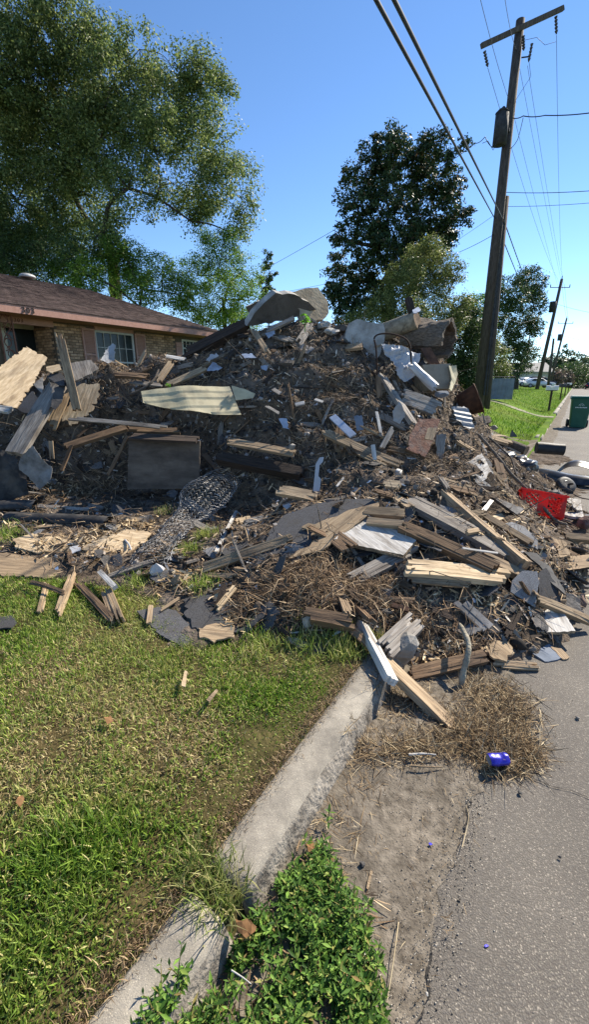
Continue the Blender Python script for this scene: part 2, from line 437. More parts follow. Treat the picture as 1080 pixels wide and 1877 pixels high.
kerb_seg(14.2, 15.4, ztop=.12); kerb_seg(16.2, 17.8, x0=-.86, x1=-.66, ztop=.10, skew=.02); kerb_seg(19.0, 20.1, x0=-.82, ztop=.08)
y = 25.2
while y < 130:
    kerb_seg(y, y + 5.9); y += 5.95
# far-side kerb of the road
for k in range(14): kerb_seg(-10 + k * 12, 1.95 - 10 + k * 12 + 10, x0=7.2, x1=7.38)

# concrete slab edge of the far drive apron and its dirt strip
m_drive = mat('dirt drive', (.13, .105, .08), (.30, .26, .21), 4, detail=9, rough=1, bump=.9, bscale=30, bdist=.03, stain=(.09, .10, .03), stain_scale=1.0, stain_amt=.5, spec=.1)
def strip(name, y0, y1, x0, x1, lift, m, wob=.25):
    V, Fq = [], []
    nX, nY = 36, 16
    for q in range(nX + 1):
        x = x0 + (x1 - x0) * q / nX
        a0 = y0 + wob * nz(x, 1, .7) + wob * .5 * nz(x, 1, 2.3); a1 = y1 + wob * nz(x, 7, .7) + wob * .5 * nz(x, 9, 2.3)
        for r_ in range(nY + 1):
            yy = a0 + (a1 - a0) * r_ / nY
            V.append((x, yy, float(terrain(min(x, -.66), yy)) + lift + .012 * nz(x, yy, 3)))
    for q in range(nX):
        for r_ in range(nY):
            b_ = q * (nY + 1) + r_
            Fq.append((b_, b_ + 1, b_ + nY + 2, b_ + nY + 1))
    return tag(link(name, py_mesh(name, V, Fq, True), m), kind='structure')
strip('dirt_driveway', 9.2, 13.6, -.66, -9, .02, m_drive)
strip('concrete_path', 22.3, 23.2, -.66, -7, .015, mat('worn drive concrete', (.16, .15, .09), (.30, .27, .19), 3, detail=8, stain=(.08, .12, .02), stain_scale=.8, stain_amt=.9))
# ------------------------------------------------------------------ the mound of soil and crushed debris under everything
CP = []
def cz(u, v, z): CP.append(tuple(PZ(u, v, z)))
def cf(u, v, f): CP.append(tuple(P(u, v, f)))
def ca(u, f, z):
    p = P(u, 698, f); CP.append((p.x, p.y, z))
for q in [(-60, 1062, .13), (0, 1060, .13), (120, 1135, .13), (250, 1128, .13), (330, 1192, .13), (440, 1185, .13), (550, 1196, .12), (660, 1206, .11),
          (750, 1245, 0), (880, 1245, 0), (990, 1220, 0), (1060, 1160, 0), (1085, 1000, 0), (1085, 900, 0), (1050, 850, 0), (1000, 830, .05), (960, 800, .1),
          (0, 965, .27), (100, 950, .30), (200, 935, .30), (300, 930, .30), (300, 900, .32), (100, 912, .34), (200, 905, .34), (20, 920, .32), (60, 990, .27), (160, 980, .27), (240, 985, .26), (130, 1030, .22), (380, 905, .36), (400, 1000, .30), (450, 1100, .20),
          (560, 1100, .28), (560, 1000, .42), (640, 1130, .24), (1030, 920, .06), (1000, 950, .12), (820, 1190, .07), (720, 1170, .14), (960, 1150, .1)]: cz(*q)
for q in [(60, 870, 5.3), (60, 830, 5.45), (60, 745, 5.6), (60, 705, 5.9), (150, 870, 5.5), (150, 800, 5.62), (150, 715, 5.8), (150, 680, 6.2), (250, 870, 5.65), (250, 800, 5.8), (250, 735, 6.0), (250, 672, 6.6),
          (340, 870, 5.55), (340, 800, 5.75), (340, 720, 6.0), (340, 662, 6.6), (-60, 830, 5.2), (-60, 720, 5.8),
          (430, 890, 5.05), (430, 830, 5.28), (430, 760, 5.6), (430, 690, 6.0), (430, 625, 6.6), (400, 650, 6.5),
          (560, 930, 4.0), (560, 895, 4.66), (560, 855, 4.84), (560, 780, 5.3), (560, 700, 5.8), (560, 640, 6.3), (560, 600, 6.8), (490, 620, 6.6), (620, 605, 7.0),
          (700, 1060, 2.9), (750, 1050, 2.8), (750, 960, 3.4), (800, 900, 4.0), (900, 1045, 2.95), (960, 1045, 3.05), (960, 965, 3.8), (880, 930, 4.1), (900, 880, 4.8),
          (680, 900, 4.1), (720, 850, 4.7), (720, 780, 5.3), (720, 700, 6.0), (700, 650, 6.5), (690, 610, 7.1), (760, 650, 6.9), (800, 700, 6.6), (800, 655, 7.1), (800, 780, 5.7),
          (840, 805, 5.3), (858, 760, 6.5), (870, 808, 5.7), (900, 810, 6.1), (930, 850, 5.5), (960, 870, 5.4), (1000, 890, 5.4), (640, 780, 5.2)]: cf(*q)
for q in [(-60, 7.6, .5), (60, 7.8, .5), (150, 8.2, .5), (250, 8.8, .55), (340, 9.2, .6), (430, 9.4, .9), (500, 9.6, 1.0), (560, 8.2, 2.0), (560, 9.8, 1.0), (640, 8.4, 2.1), (640, 10, .9),
          (700, 8.5, 1.9), (720, 10, .8), (780, 8.4, 1.7), (800, 9.6, .8), (860, 8.4, .75), (870, 9.6, .3), (920, 8, .3), (940, 9, .15), (980, 7.5, .1),
          (-60, 9.5, .3), (60, 10, .3), (200, 10.5, .3), (340, 11, .4), (480, 11.5, .4), (600, 11.5, .4), (720, 11.5, .4), (820, 11, .35),
          (-200, 3.4, .13), (-200, 4.6, .25), (-200, 5.6, 1.1), (-200, 6.6, 1.2), (-200, 8, .3), (300, 1.6, .1), (600, 1.6, .1), (900, 1.6, -.02), (1200, 2.6, -.02), (1200, 4.5, -.02), (1150, 6.5, -.02)]: ca(*q)
CP = np.array(CP)
def tps_k(r2): return np.where(r2 > 1e-12, .5 * r2 * np.log(np.maximum(r2, 1e-12)), 0)
def tps_fit(C, lam=.02):
    n = len(C); d2 = ((C[:, None, :2] - C[None, :, :2]) ** 2).sum(-1)
    K = tps_k(d2) + lam * np.eye(n)
    Pm = np.concatenate([np.ones((n, 1)), C[:, :2]], 1)
    A = np.block([[K, Pm], [Pm.T, np.zeros((3, 3))]])
    return np.linalg.solve(A, np.concatenate([C[:, 2], np.zeros(3)]))
tw = tps_fit(CP)
MX0, MX1, MY0, MY1, MS = -9.0, 1.4, -.6, 11.6, .05
mxs = np.arange(MX0, MX1, MS); mys = np.arange(MY0, MY1, MS)
gx, gy = np.meshgrid(mxs, mys)
q = np.stack([gx.ravel(), gy.ravel()], -1)
Hs = np.zeros(len(q))
for k0 in range(0, len(q), 8000):
    qq = q[k0:k0 + 8000]
    d2 = ((qq[:, None, :] - CP[None, :, :2]) ** 2).sum(-1)
    Hs[k0:k0 + 8000] = tps_k(d2) @ tw[:len(CP)] + tw[len(CP)] + qq @ tw[len(CP) + 1:]
Hs = Hs.reshape(gx.shape)
Tg = np.where(gx < -.64, terrain(np.minimum(gx, -.66), gy), 0.0)
# nothing of the mound in front of its foot line
_ft = [(-60, 1062, .13), (0, 1060, .13), (120, 1135, .13), (250, 1128, .13), (330, 1192, .13), (440, 1185, .13), (550, 1196, .12), (660, 1206, .11), (750, 1245, 0), (880, 1245, 0), (990, 1220, 0), (1060, 1160, 0), (1085, 1000, 0)]
_fa = np.array([ray(u, v)[0] for u, v, z in _ft]); _ff = np.array([(z - CAM_H) / ray(u, v)[1] for u, v, z in _ft])
_fd = gx * FWD.x + gy * FWD.y; _az = (gx * RGT.x + gy * RGT.y) / np.maximum(_fd, .05)
_foot = np.interp(_az, _fa, _ff)
Hs = np.where(_fd > _foot - .04, Hs, Tg - .05)
Hs = np.where((Hs > Tg) & (_fd < _foot + .25), Tg + (Hs - Tg) * ss(-.04, .25, _fd - _foot), Hs)
Hs = np.where(_az > 1.05, Tg - .05, Hs)
Hs = np.maximum(Hs, Tg - .05)
# layered debris: uneven ledges with steep risers
tn = np.array([[noise.noise(Vector((x * .9, y * .9, 12))) * .22 + noise.noise(Vector((x * 2.3, y * 2.3, 5))) * .08 for x in mxs] for y in mys])
tt = (Hs + tn) / .33; fr = tt - np.floor(tt)
stp = (np.floor(tt) + ss(.50, .95, fr)) * .33 - tn
Hs = Hs + (stp - Hs) * .55 * ss(.45, .85, Hs) + .03 * ss(.45, .85, Hs)
def bil(A, X, Y):
    fx = np.clip((np.asarray(X) - MX0) / MS, 0, len(mxs) - 1.001); fy = np.clip((np.asarray(Y) - MY0) / MS, 0, len(mys) - 1.001)
    i0 = fx.astype(int); j0 = fy.astype(int); tx = fx - i0; ty = fy - j0
    return (A[j0, i0] * (1 - tx) + A[j0, i0 + 1] * tx) * (1 - ty) + (A[j0 + 1, i0] * (1 - tx) + A[j0 + 1, i0 + 1] * tx) * ty
# lumps
NZ = np.zeros_like(Hs)
for jj in range(len(mys)):
    for ii in range(len(mxs)):
        if Hs[jj, ii] > Tg[jj, ii] - .04:
            x, y = mxs[ii], mys[jj]
            NZ[jj, ii] = .10 * noise.noise(Vector((x * 2.1, y * 2.1, 1))) + .11 * abs(noise.noise(Vector((x * 5, y * 5, 4)))) + .05 * noise.noise(Vector((x * 11, y * 11, 7)))
tall = ss(.02, .5, Hs - Tg)
Hn = Hs + NZ * (.25 + .75 * tall)
gradx = np.gradient(Hs, MS, axis=1); grady = np.gradient(Hs, MS, axis=0)
def mound_n(x, y):
    return Vector((-float(bil(gradx, x, y)), -float(bil(grady, x, y)), 1)).normalized()
_fs = np.linspace(1.0, 13, 1600)
def fhit(u, v):
    x, z = ray(u, v)
    X = FWD.x * _fs + RGT.x * x * _fs; Y = FWD.y * _fs + RGT.y * x * _fs; Z = CAM_H + z * _fs
    S = np.where((X > MX0) & (X < MX1) & (Y > MY0) & (Y < MY1), np.maximum(bil(Hs, X, Y), bil(Tg, X, Y)), np.where(X < -.64, terrain(np.minimum(X, -.66), Y), 0))
    k = np.nonzero(Z <= S)[0]
    return float(_fs[k[0]]) if len(k) else 6.8
def hit(u, v, lift=0.0): return P(u, v, fhit(u, v) - lift)

m_soil = mat('pile soil', (.034, .026, .019), (.165, .126, .09), 9, detail=10, rough=1, bump=1.0, bscale=36, bdist=.03, stain=(.20, .17, .145), stain_scale=2.3, stain_amt=.6, spec=.1)
keep = (Hn - Tg) > .012
ci = keep[:-1, :-1] | keep[1:, :-1] | keep[:-1, 1:] | keep[1:, 1:]
jj, ii = np.nonzero(ci); nx = len(mxs)
a = jj * nx + ii
Fq = np.stack([a, a + 1, a + nx + 1, a + nx], -1)
used, inv = np.unique(Fq, return_inverse=True)
V = np.stack([gx, gy, np.where(keep, Hn, Tg - .03)], -1).reshape(-1, 3)[used]
mound = link('rubble_mound', np_mesh('rubble_mound', V, inv.reshape(-1, 4), False), m_soil)
tag(mound, 'dark mass of soil and crushed debris inside the rubble pile', 'debris', kind='stuff')
# ------------------------------------------------------------------ builders for broken timber, sheets, rocks, branches
def frame_matrix(c, ex, ey, ez):
    m = Matrix((ex, ey, ez)).transposed().to_4x4(); m.translation = c
    return m

def cdir(r_, f_, u_): return (RGT * r_ + FWD * f_ + UPV * u_).normalized()

def plank_mesh(L, Wd, T, strips=4, jag=.05, warp=.0, twist=.0, seed=0, rough=.0015):
    """a board along X: strips of fibre with uneven ends, slightly uneven faces"""
    r_ = random.Random(seed)
    ns = 4 if L > .35 else 2
    V, Fq = [], []
    ys_ = [-Wd / 2]
    for k in range(strips): ys_.append(ys_[-1] + Wd / strips * (1 + .35 * (r_.random() - .5) * (k < strips - 1)))
    ys_[-1] = Wd / 2
    b0 = r_.random() * jag; b1 = r_.random() * jag
    for k in range(strips):
        j0 = -L / 2 + abs(r_.gauss(0, jag)) + b0 * (k / strips); j1 = L / 2 - abs(r_.gauss(0, jag)) - b1 * (1 - k / strips)
        j0 = min(j0, -L * .3); j1 = max(j1, L * .3)
        dz = r_.uniform(-rough, rough) * 2
        base = len(V)
        for q in range(ns + 1):
            x = j0 + (j1 - j0) * q / ns
            w = warp * (1 - (2 * x / L) ** 2); tw_ = twist * x / L
            tt = T * (.6 if q in (0, ns) and strips > 2 and jag > .02 and r_.random() < .5 else 1)
            for (yy, zz) in ((ys_[k], -tt / 2), (ys_[k + 1], -tt / 2), (ys_[k + 1], tt / 2), (ys_[k], tt / 2)):
                V.append((x + r_.uniform(-1, 1) * jag * .12 * (q in (0, ns)), yy * math.cos(tw_) - zz * math.sin(tw_), zz * math.cos(tw_) + yy * math.sin(tw_) + w + dz))
        for q in range(ns):
            o_ = base + q * 4
            for (a_, b_) in ((0, 1), (1, 2), (2, 3), (3, 0)):
                Fq.append((o_ + a_, o_ + b_, o_ + 4 + b_, o_ + 4 + a_))
        Fq.append((base + 3, base + 2, base + 1, base)); e_ = base + ns * 4
        Fq.append((e_, e_ + 1, e_ + 2, e_ + 3))
    return py_mesh('plank', V, Fq)

_seed = [100]
def plank(label, p0, p1, wpx, m='tan', t=.032, f=None, n=None, lift=.05, strips=5, jag=.06, warp=.0, twist=.0, name='broken_plank', cat='plank', group=None, top=True, parent=None):
    _seed[0] += 1
    if f is None: f0, f1 = fhit(*p0) - lift, fhit(*p1) - lift
    else: f0, f1 = f
    a_, b_ = P(p0[0], p0[1], f0), P(p1[0], p1[1], f1)
    c = (a_ + b_) / 2; ex = (b_ - a_).normalized(); L = (b_ - a_).length
    nn = n if n else (.0, -.55, .85)
    nn = cdir(*nn)
    ez = (nn - ex * nn.dot(ex)).normalized(); ey = ez.cross(ex)
    # width so that the face covers wpx pixels as seen
    view = (c - Vector((0, 0, CAM_H))).normalized()
    vis = (ey - view * ey.dot(view)).length
    wd = pxm(c, wpx) / max(.45, vis)
    jag = min(jag, L * .12)
    if warp == 0: warp = random.Random(_seed[0]).uniform(-.012, .012) * L
    o = link(name, plank_mesh(L + jag, wd, t, strips, jag, warp, twist, _seed[0]), MT[m], parent)
    o.matrix_world = frame_matrix(c, ex, ey, ez)
    if parent is None: tag(o, label, cat, group)
    return o

def poly_plate(name, pts2, T, jag=.012, cell=.12, bend=None, seed=0, sub=.05):
    """a plate from a closed 2-D outline (local XY), ragged edge, cut into cells so that it can bend"""
    r_ = random.Random(seed)
    out = []
    n_ = len(pts2)
    for k in range(n_):
        a_ = Vector(pts2[k]); b_ = Vector(pts2[(k + 1) % n_])
        d = b_ - a_; L = d.length
        m_ = max(1, int(L / (sub * .45))); nr = Vector((-d.y, d.x)).normalized() if L > 1e-6 else Vector((0, 0))
        for s_ in range(m_):
            w = 0 if s_ == 0 else r_.gauss(0, jag * .8) if sub > .06 else jag * (.9 * noise.noise(Vector((k * 7.3 + seed, s_ * sub * 4.0, seed * .37))) + .28 * r_.gauss(0, 1) - (1.2 if r_.random() < .07 else 0))
            out.append(a_ + d * ((s_ + (r_.uniform(-.2, .2) if s_ else 0)) / m_) + nr * w)
    bm = bmesh.new()
    vs = [bm.verts.new((p_.x, p_.y, 0)) for p_ in out]
    bm.faces.new(vs)
    if bend:
        x0, x1 = min(p_.x for p_ in out), max(p_.x for p_ in out); y0, y1 = min(p_.y for p_ in out), max(p_.y for p_ in out)
        for ax, lo, hi in ((0, x0, x1), (1, y0, y1)):
            c_ = lo + cell
            while c_ < hi - cell * .3:
                co = (c_, 0, 0) if ax == 0 else (0, c_, 0); no = (1, 0, 0) if ax == 0 else (0, 1, 0)
                bmesh.ops.bisect_plane(bm, geom=bm.verts[:] + bm.edges[:] + bm.faces[:], plane_co=co, plane_no=no, dist=1e-5)
                c_ += cell
    bmesh.ops.triangulate(bm, faces=bm.faces[:])
    top = bm.faces[:]
    r = bmesh.ops.extrude_face_region(bm, geom=top)
    for e_ in r['geom']:
        if isinstance(e_, bmesh.types.BMVert): e_.co.z -= T
    if bend:
        for v_ in bm.verts: v_.co.z += bend(v_.co.x, v_.co.y)
    bmesh.ops.recalc_face_normals(bm, faces=bm.faces)
    me = bpy.data.meshes.new(name)
    for f_ in bm.faces: f_.material_index = 1 if abs(f_.normal.z) < .35 and not bend else 0
    bm.to_mesh(me); bm.free()
    return me

def sheet(label, pts, m='ply', t=.016, f=None, n=None, lift=.05, jag=.012, bend=0.0, edge=None, name='plywood_sheet', cat='plywood', group=None, wave=None, axis=None, sub=.05, cell=.12, crease=0, saw=None):
    _seed[0] += 1
    cu = sum(p_[0] for p_ in pts) / len(pts); cv = sum(p_[1] for p_ in pts) / len(pts)
    ff = f if f else fhit(cu, cv) - lift
    c = P(cu, cv, ff)
    nn = cdir(*n) if n else (mound_n(c.x, c.y) + UPV * .3).normalized()
    org = Vector((0, 0, CAM_H))
    w3 = []
    for (u, v) in pts:
        d = P(u, v, 1.0) - org
        den = d.dot(nn)
        if abs(den) < .06: den = -.06
        k = (c - org).dot(nn) / den
        k = min(max(k, ff * .55), ff * 1.6)
        w3.append(org + d * k)
    # long axis of the outline becomes local X (grain direction)
    best, ex = 0, None
    if axis:
        ex = w3[axis[1]] - w3[axis[0]]
    else:
        for k in range(len(w3)):
            d = w3[(k + 1) % len(w3)] - w3[k]
            if d.length > best: best, ex = d.length, d
    ex = (ex - nn * ex.dot(nn)).normalized(); ey = nn.cross(ex)
    p2 = [((w - c).dot(ex), (w - c).dot(ey)) for w in w3]
    fn = None
    if bend or wave or crease or saw:
        r_ = random.Random(_seed[0]); o1, o2 = r_.random() * 9, r_.random() * 9
        def fn(x, y):
            z = bend * noise.noise(Vector((x * 1.8 + o1, y * 1.8 + o2, 0))) * 1.5 + bend * .4 * noise.noise(Vector((x * 6 + o1, y * 6, 3)))
            if crease: z += crease * (abs(noise.noise(Vector((x * 7 + o1, y * 7, 1)))) + .6 * abs(noise.noise(Vector((x * 15, y * 15 + o2, 2)))))
            if saw: z += saw[0] * ((y / saw[1]) % 1.0)
            if wave: z += wave[0] * math.sin(y * wave[1]) if wave[2] else wave[0] * math.sin(x * wave[1])
            return z
    me = poly_plate(name, p2, t, jag, cell, fn, _seed[0], sub)
    mats = [MT[m], MT[edge or m]]
    o = link(name, me, mats)
    o.matrix_world = frame_matrix(c, ex, ey, nn)
    tag(o, label, cat, group)
    return o

def rock_mesh(r_, seed, squash=(1, 1, 1), sub=2, rough=.35):
    bm = bmesh.new(); bmesh.ops.create_icosphere(bm, subdivisions=sub, radius=1)
    rr = random.Random(seed); o_ = Vector((rr.random() * 50, rr.random() * 50, 0))
    for k in range(11):           # chop flat facets
        d = Vector((rr.gauss(0, 1), rr.gauss(0, 1), rr.gauss(0, 1))).normalized(); lim = rr.uniform(.42, .75)
        for v_ in bm.verts:
            e_ = v_.co.dot(d)
            if e_ > lim: v_.co -= d * (e_ - lim)
    for v_ in bm.verts:
        v_.co *= 1 + rough * .5 * noise.noise(v_.co * 1.7 + o_)
        v_.co = Vector((v_.co.x * squash[0], v_.co.y * squash[1], v_.co.z * squash[2])) * r_
    return bm_mesh('rock', bm)

def rock(label, u, v, wpx, hpx, m='stone', f=None, lift=.03, name='rock', cat='rock', group=None, deep=1.0, tilt=(0, 0, 0)):
    _seed[0] += 1
    c = P(u, v, f) if f else hit(u, v, lift)
    r_ = pxm(c, wpx) / 2
    o = link(name, rock_mesh(r_, _seed[0], (1.1, deep, hpx / wpx * 1.1)), MT[m])
    o.matrix_world = frame_matrix(c, RGT, FWD, UPV) @ Matrix.Rotation(tilt[2], 4, 'Y') @ Matrix.Rotation(tilt[0], 4, 'X')
    return tag(o, label, cat, group)

def smooth_path(pts, n=14):
    P_ = [Vector(p_) for p_ in pts]; out = []
    P_ = [P_[0] * 2 - P_[1]] + P_ + [P_[-1] * 2 - P_[-2]]
    for k in range(1, len(P_) - 2):
        for s_ in range(n):
            t = s_ / n
            a_, b_, c_, d_ = P_[k - 1], P_[k], P_[k + 1], P_[k + 2]
            out.append(.5 * ((2 * b_) + (c_ - a_) * t + (2 * a_ - 5 * b_ + 4 * c_ - d_) * t * t + (-a_ + 3 * b_ - 3 * c_ + d_) * t ** 3))
    out.append(P_[-2])
    return np.array([tuple(p_) for p_ in out])

def branch(label, pts, wpx, m='bark', lift=.05, taper=.6, fs=None, name='branch', cat='branch', group=None, knob=.12, n=7):
    _seed[0] += 1
    w3 = [P(p_[0], p_[1], fs[k]) if fs else hit(p_[0], p_[1], lift) for k, p_ in enumerate(pts)]
    path = smooth_path(w3, 6)
    r0 = pxm(w3[0], wpx) / 2
    rad = r0 * np.linspace(1, taper, len(path)) * (1 + knob * rng.standard_normal(len(path)))
    # closed ends
    rad[0] *= .35; rad[-1] *= .35
    o = tube(name, [(path, rad)], MT[m], None, n)
    return tag(o, label, cat, group)
# ------------------------------------------------------------------ the pile, piece by piece (left shoulder)
FACE = (.15, -.75, .6)      # a face turned to the camera and up
sheet('big pale plywood sheet with ragged edge leaning at the pile end before the door', [(-60, 720), (47, 634), (86, 655), (67, 693), (30, 747), (-20, 735), (-70, 760)], 'ply', .018, f=5.3, n=(.45, -.55, .75), jag=.02, edge='tan')
plank('upright rotten post with split grain standing before the brick wall', (108, 612), (141, 752), 14, 'tan', .09, f=(5.35, 5.15), n=(.35, -.9, .3), strips=5, jag=.03, name='rotten_post', cat='post')
plank('wide grey plank with tan edge sloping beside the pale plywood sheet', (106, 705), (27, 832), 27, 'grey', .06, f=(5.3, 4.55), n=(.1, -.5, .8), strips=3, jag=.012)
plank('short tan plank tucked under the wide sloping grey plank', (121, 716), (90, 786), 19, 'pine', .05, f=(5.4, 5.0), n=(.3, -.6, .6), strips=3)
sheet('black felt flap lying on the short tan plank', [(98, 712), (122, 700), (112, 738), (100, 752), (92, 745)], 'felt', .006, f=5.08, n=(.3, -.6, .6), bend=.02, name='felt_scrap', cat='felt')
sheet('weathered brown board behind the upright rotten post', [(128, 664), (166, 659), (180, 675), (168, 684), (137, 698)], 'grey', .03, f=5.6, n=(.2, -.6, .7), name='weathered_board', cat='board')
sheet('torn tan plywood with hanging strips right of the upright post', [(141, 707), (182, 703), (183, 722), (172, 748), (158, 762), (130, 780), (113, 772)], 'ply', .014, f=5.35, n=(.3, -.8, .5), jag=.03, edge='tan')
sheet('small tan plywood scrap with curved edge left of the upright post', [(84, 672), (108, 667), (112, 677), (95, 683), (84, 678)], 'ply', .012, f=5.35, n=(.1, -.5, .8))
sheet('notched grey shingle scrap left of the upright post', [(85, 690), (108, 678), (118, 695), (117, 706), (107, 706)], 'shingle', .01, f=5.25, n=(.1, -.6, .8), name='shingle_scrap', cat='shingle')
sheet('curled grey felt strip hanging beside the pale plywood sheet', [(66, 700), (80, 684), (79, 712), (77, 722), (70, 715), (61, 706)], 'greyfelt', .006, f=5.15, n=(.4, -.7, .5), bend=.05, name='felt_strip', cat='felt')
sheet('dark shingle slab under the pale plywood sheet', [(28, 748), (58, 716), (76, 742), (52, 758)], 'shingle', .02, f=5.2, n=(.1, -.7, .7), name='shingle_slab', cat='shingle')
plank('white board end poking out under the pale plywood sheet', (-40, 743), (20, 752), 14, 'whitewood', .03, f=(5.1, 4.95), jag=.012)
sheet('crumpled grey tar paper hanging at the left edge of the cavity', [(35, 842), (62, 818), (78, 842), (96, 858), (94, 880), (72, 897), (44, 868), (32, 860)], 'greyfelt', .008, f=4.45, n=(.2, -.9, .35), bend=.10, name='tar_paper', cat='tar paper', cell=.06)
sheet('black plastic heap at the foot of the sloping grey plank', [(-60, 800), (-10, 822), (30, 838), (48, 868), (52, 905), (10, 915), (-60, 915)], 'felt', .01, f=4.75, n=(.3, -.8, .45), bend=.16, name='plastic_sheet', cat='plastic', cell=.08)
plank('thin pale grey lath crossing above the dark wooden panel', (130, 767), (308, 784), 7, 'grey', .02, f=(5.05, 5.15), n=(0, -.7, .7), strips=2)
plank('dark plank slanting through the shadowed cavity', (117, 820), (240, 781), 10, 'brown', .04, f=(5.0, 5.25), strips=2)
sheet('sheet of bent shiny aluminium standing on the left shoulder', [(184, 660), (192, 640), (206, 626), (211, 630), (210, 656), (196, 664)], 'foil', .004, f=6.1, n=(.3, -.85, .4), bend=.10, name='metal_sheet', cat='sheet metal', cell=.05)
plank('pale splintered plank leaning left below the small far window', (289, 699), (317, 660), 11, 'pine', .03, f=(5.9, 6.25), n=(.2, -.8, .5))
plank('brown plank lying level on the left shoulder under the big window', (208, 687), (272, 691), 8, 'brown', .04, f=(5.8, 5.85))
plank('short white board lying on top of the left shoulder', (303, 652), (340, 658), 5, 'whitewood', .015, f=(6.4, 6.4), jag=.01, strips=2)
plank('tan plank rising left of the cream siding panel', (300, 708), (382, 672), 9, 'pine', .03, f=(5.75, 6.05), n=(.1, -.7, .7), strips=3)
plank('long dark beam sloping up to the concrete slab', (334, 655), (458, 592), 14, 'dark', .12, f=(6.6, 6.7), n=(-.1, -.7, .6), name='dark_beam', cat='beam', strips=3)
sheet('cream siding panel with bent lap lines on the middle of the pile', [(258, 716), (300, 711), (340, 708), (421, 705), (443, 757), (395, 757), (340, 753), (300, 746), (262, 736)], 'cream', .006, f=5.25, n=(.30, -.70, .64), jag=.002, bend=.03, saw=(-.009, .105), name='siding_panel', cat='siding', axis=(1, 3), cell=.03)
sheet('short cream siding end folded behind the long siding panel', [(424, 706), (446, 712), (468, 721), (464, 729), (432, 733)], 'cream', .006, f=5.35, n=(.2, -.85, .5), jag=.003, bend=.01, name='siding_panel', cat='siding')
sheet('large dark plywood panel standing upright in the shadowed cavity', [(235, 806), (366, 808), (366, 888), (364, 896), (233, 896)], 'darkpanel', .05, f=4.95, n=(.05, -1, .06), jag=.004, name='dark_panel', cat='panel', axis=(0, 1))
plank('weathered board lying on top of the dark upright panel', (238, 800), (362, 806), 12, 'dark', .03, f=(4.95, 4.9), n=(0, -.3, .95), strips=3, jag=.015)
plank('dark timber lying behind the top of the dark upright panel', (236, 788), (330, 790), 8, 'brown', .05, f=(5.15, 5.2), strips=2)
branch('pale bent branch curving over the left shoulder', [(236, 724), (262, 712), (282, 695), (291, 676)], 6, 'bark', fs=[5.6, 5.65, 5.75, 5.9])
plank('pale lath leaning among roots below the window', (252, 672), (268, 640), 5, 'tan', .02, f=(6.2, 6.3), strips=2)
plank('grey lath lying across the roots right of the aluminium sheet', (240, 700), (300, 706), 5, 'grey', .02, f=(5.8, 5.85), strips=2)
plank('thin dark stick leaning inside the cavity', (232, 802), (196, 875), 5, 'brown', .02, f=(5.0, 4.75), strips=1)
plank('thin brown lath leaning left inside the cavity', (132, 815), (110, 868), 5, 'brown', .02, f=(5.0, 4.75), strips=1)
plank('broken reddish lath hanging under the wide grey plank', (92, 804), (95, 842), 7, 'tan', .02, f=(4.8, 4.7), n=(.2, -.9, .3), strips=3)

# ------------------------------------------------------------------ crest: concrete, beams, log
def slab(label, pts, f, n, t, m, name='concrete_slab'):
    return sheet(label, pts, m, t, f=f, n=n, jag=.010, name=name, cat='concrete', edge='concrete', sub=.16)  # pale edge colour imitates a lit rim where the slab face is dark
slab('largest concrete slab, tilted with shadowed underside on the crest', [(452, 597), (466, 574), (484, 555), (506, 536), (540, 539), (566, 553), (580, 567), (548, 580), (515, 588), (478, 594)], 6.7, (.42, -.78, -.42), .14, 'dirtshadeconc')
slab('tan concrete slab standing behind the largest slab on the crest', [(526, 535), (548, 531), (560, 528), (583, 526), (591, 538), (600, 549), (603, 573), (592, 586), (560, 586)], 7.0, (.55, -.8, .25), .12, 'tanconc')
slab('dark concrete corner poking out left of the largest slab', [(450, 562), (470, 552), (490, 550), (482, 572), (462, 578)], 6.9, (-.2, -.7, -.3), .08, 'dirtshadeconc')
slab('flat grey concrete wall piece standing upright right of the crest', [(633, 618), (640, 592), (655, 584), (676, 590), (703, 592), (706, 612), (698, 648), (688, 668), (675, 662), (655, 640)], 6.42, (.08, -.92, .3), .13, 'concrete')
rock('pale concrete rubble lump right of the tan slab', 592, 597, 34, 18, 'concrete', f=6.75, name='concrete_lump', cat='concrete', deep=.9)
rock('pale concrete rubble lump beside the upright concrete piece', 626, 601, 38, 20, 'dirtshadeconc', f=6.8, name='concrete_lump', cat='concrete', deep=.9)
rock('low grey rubble lump under the tan slab', 608, 608, 30, 16, 'concrete', f=6.6, name='concrete_lump', cat='concrete')
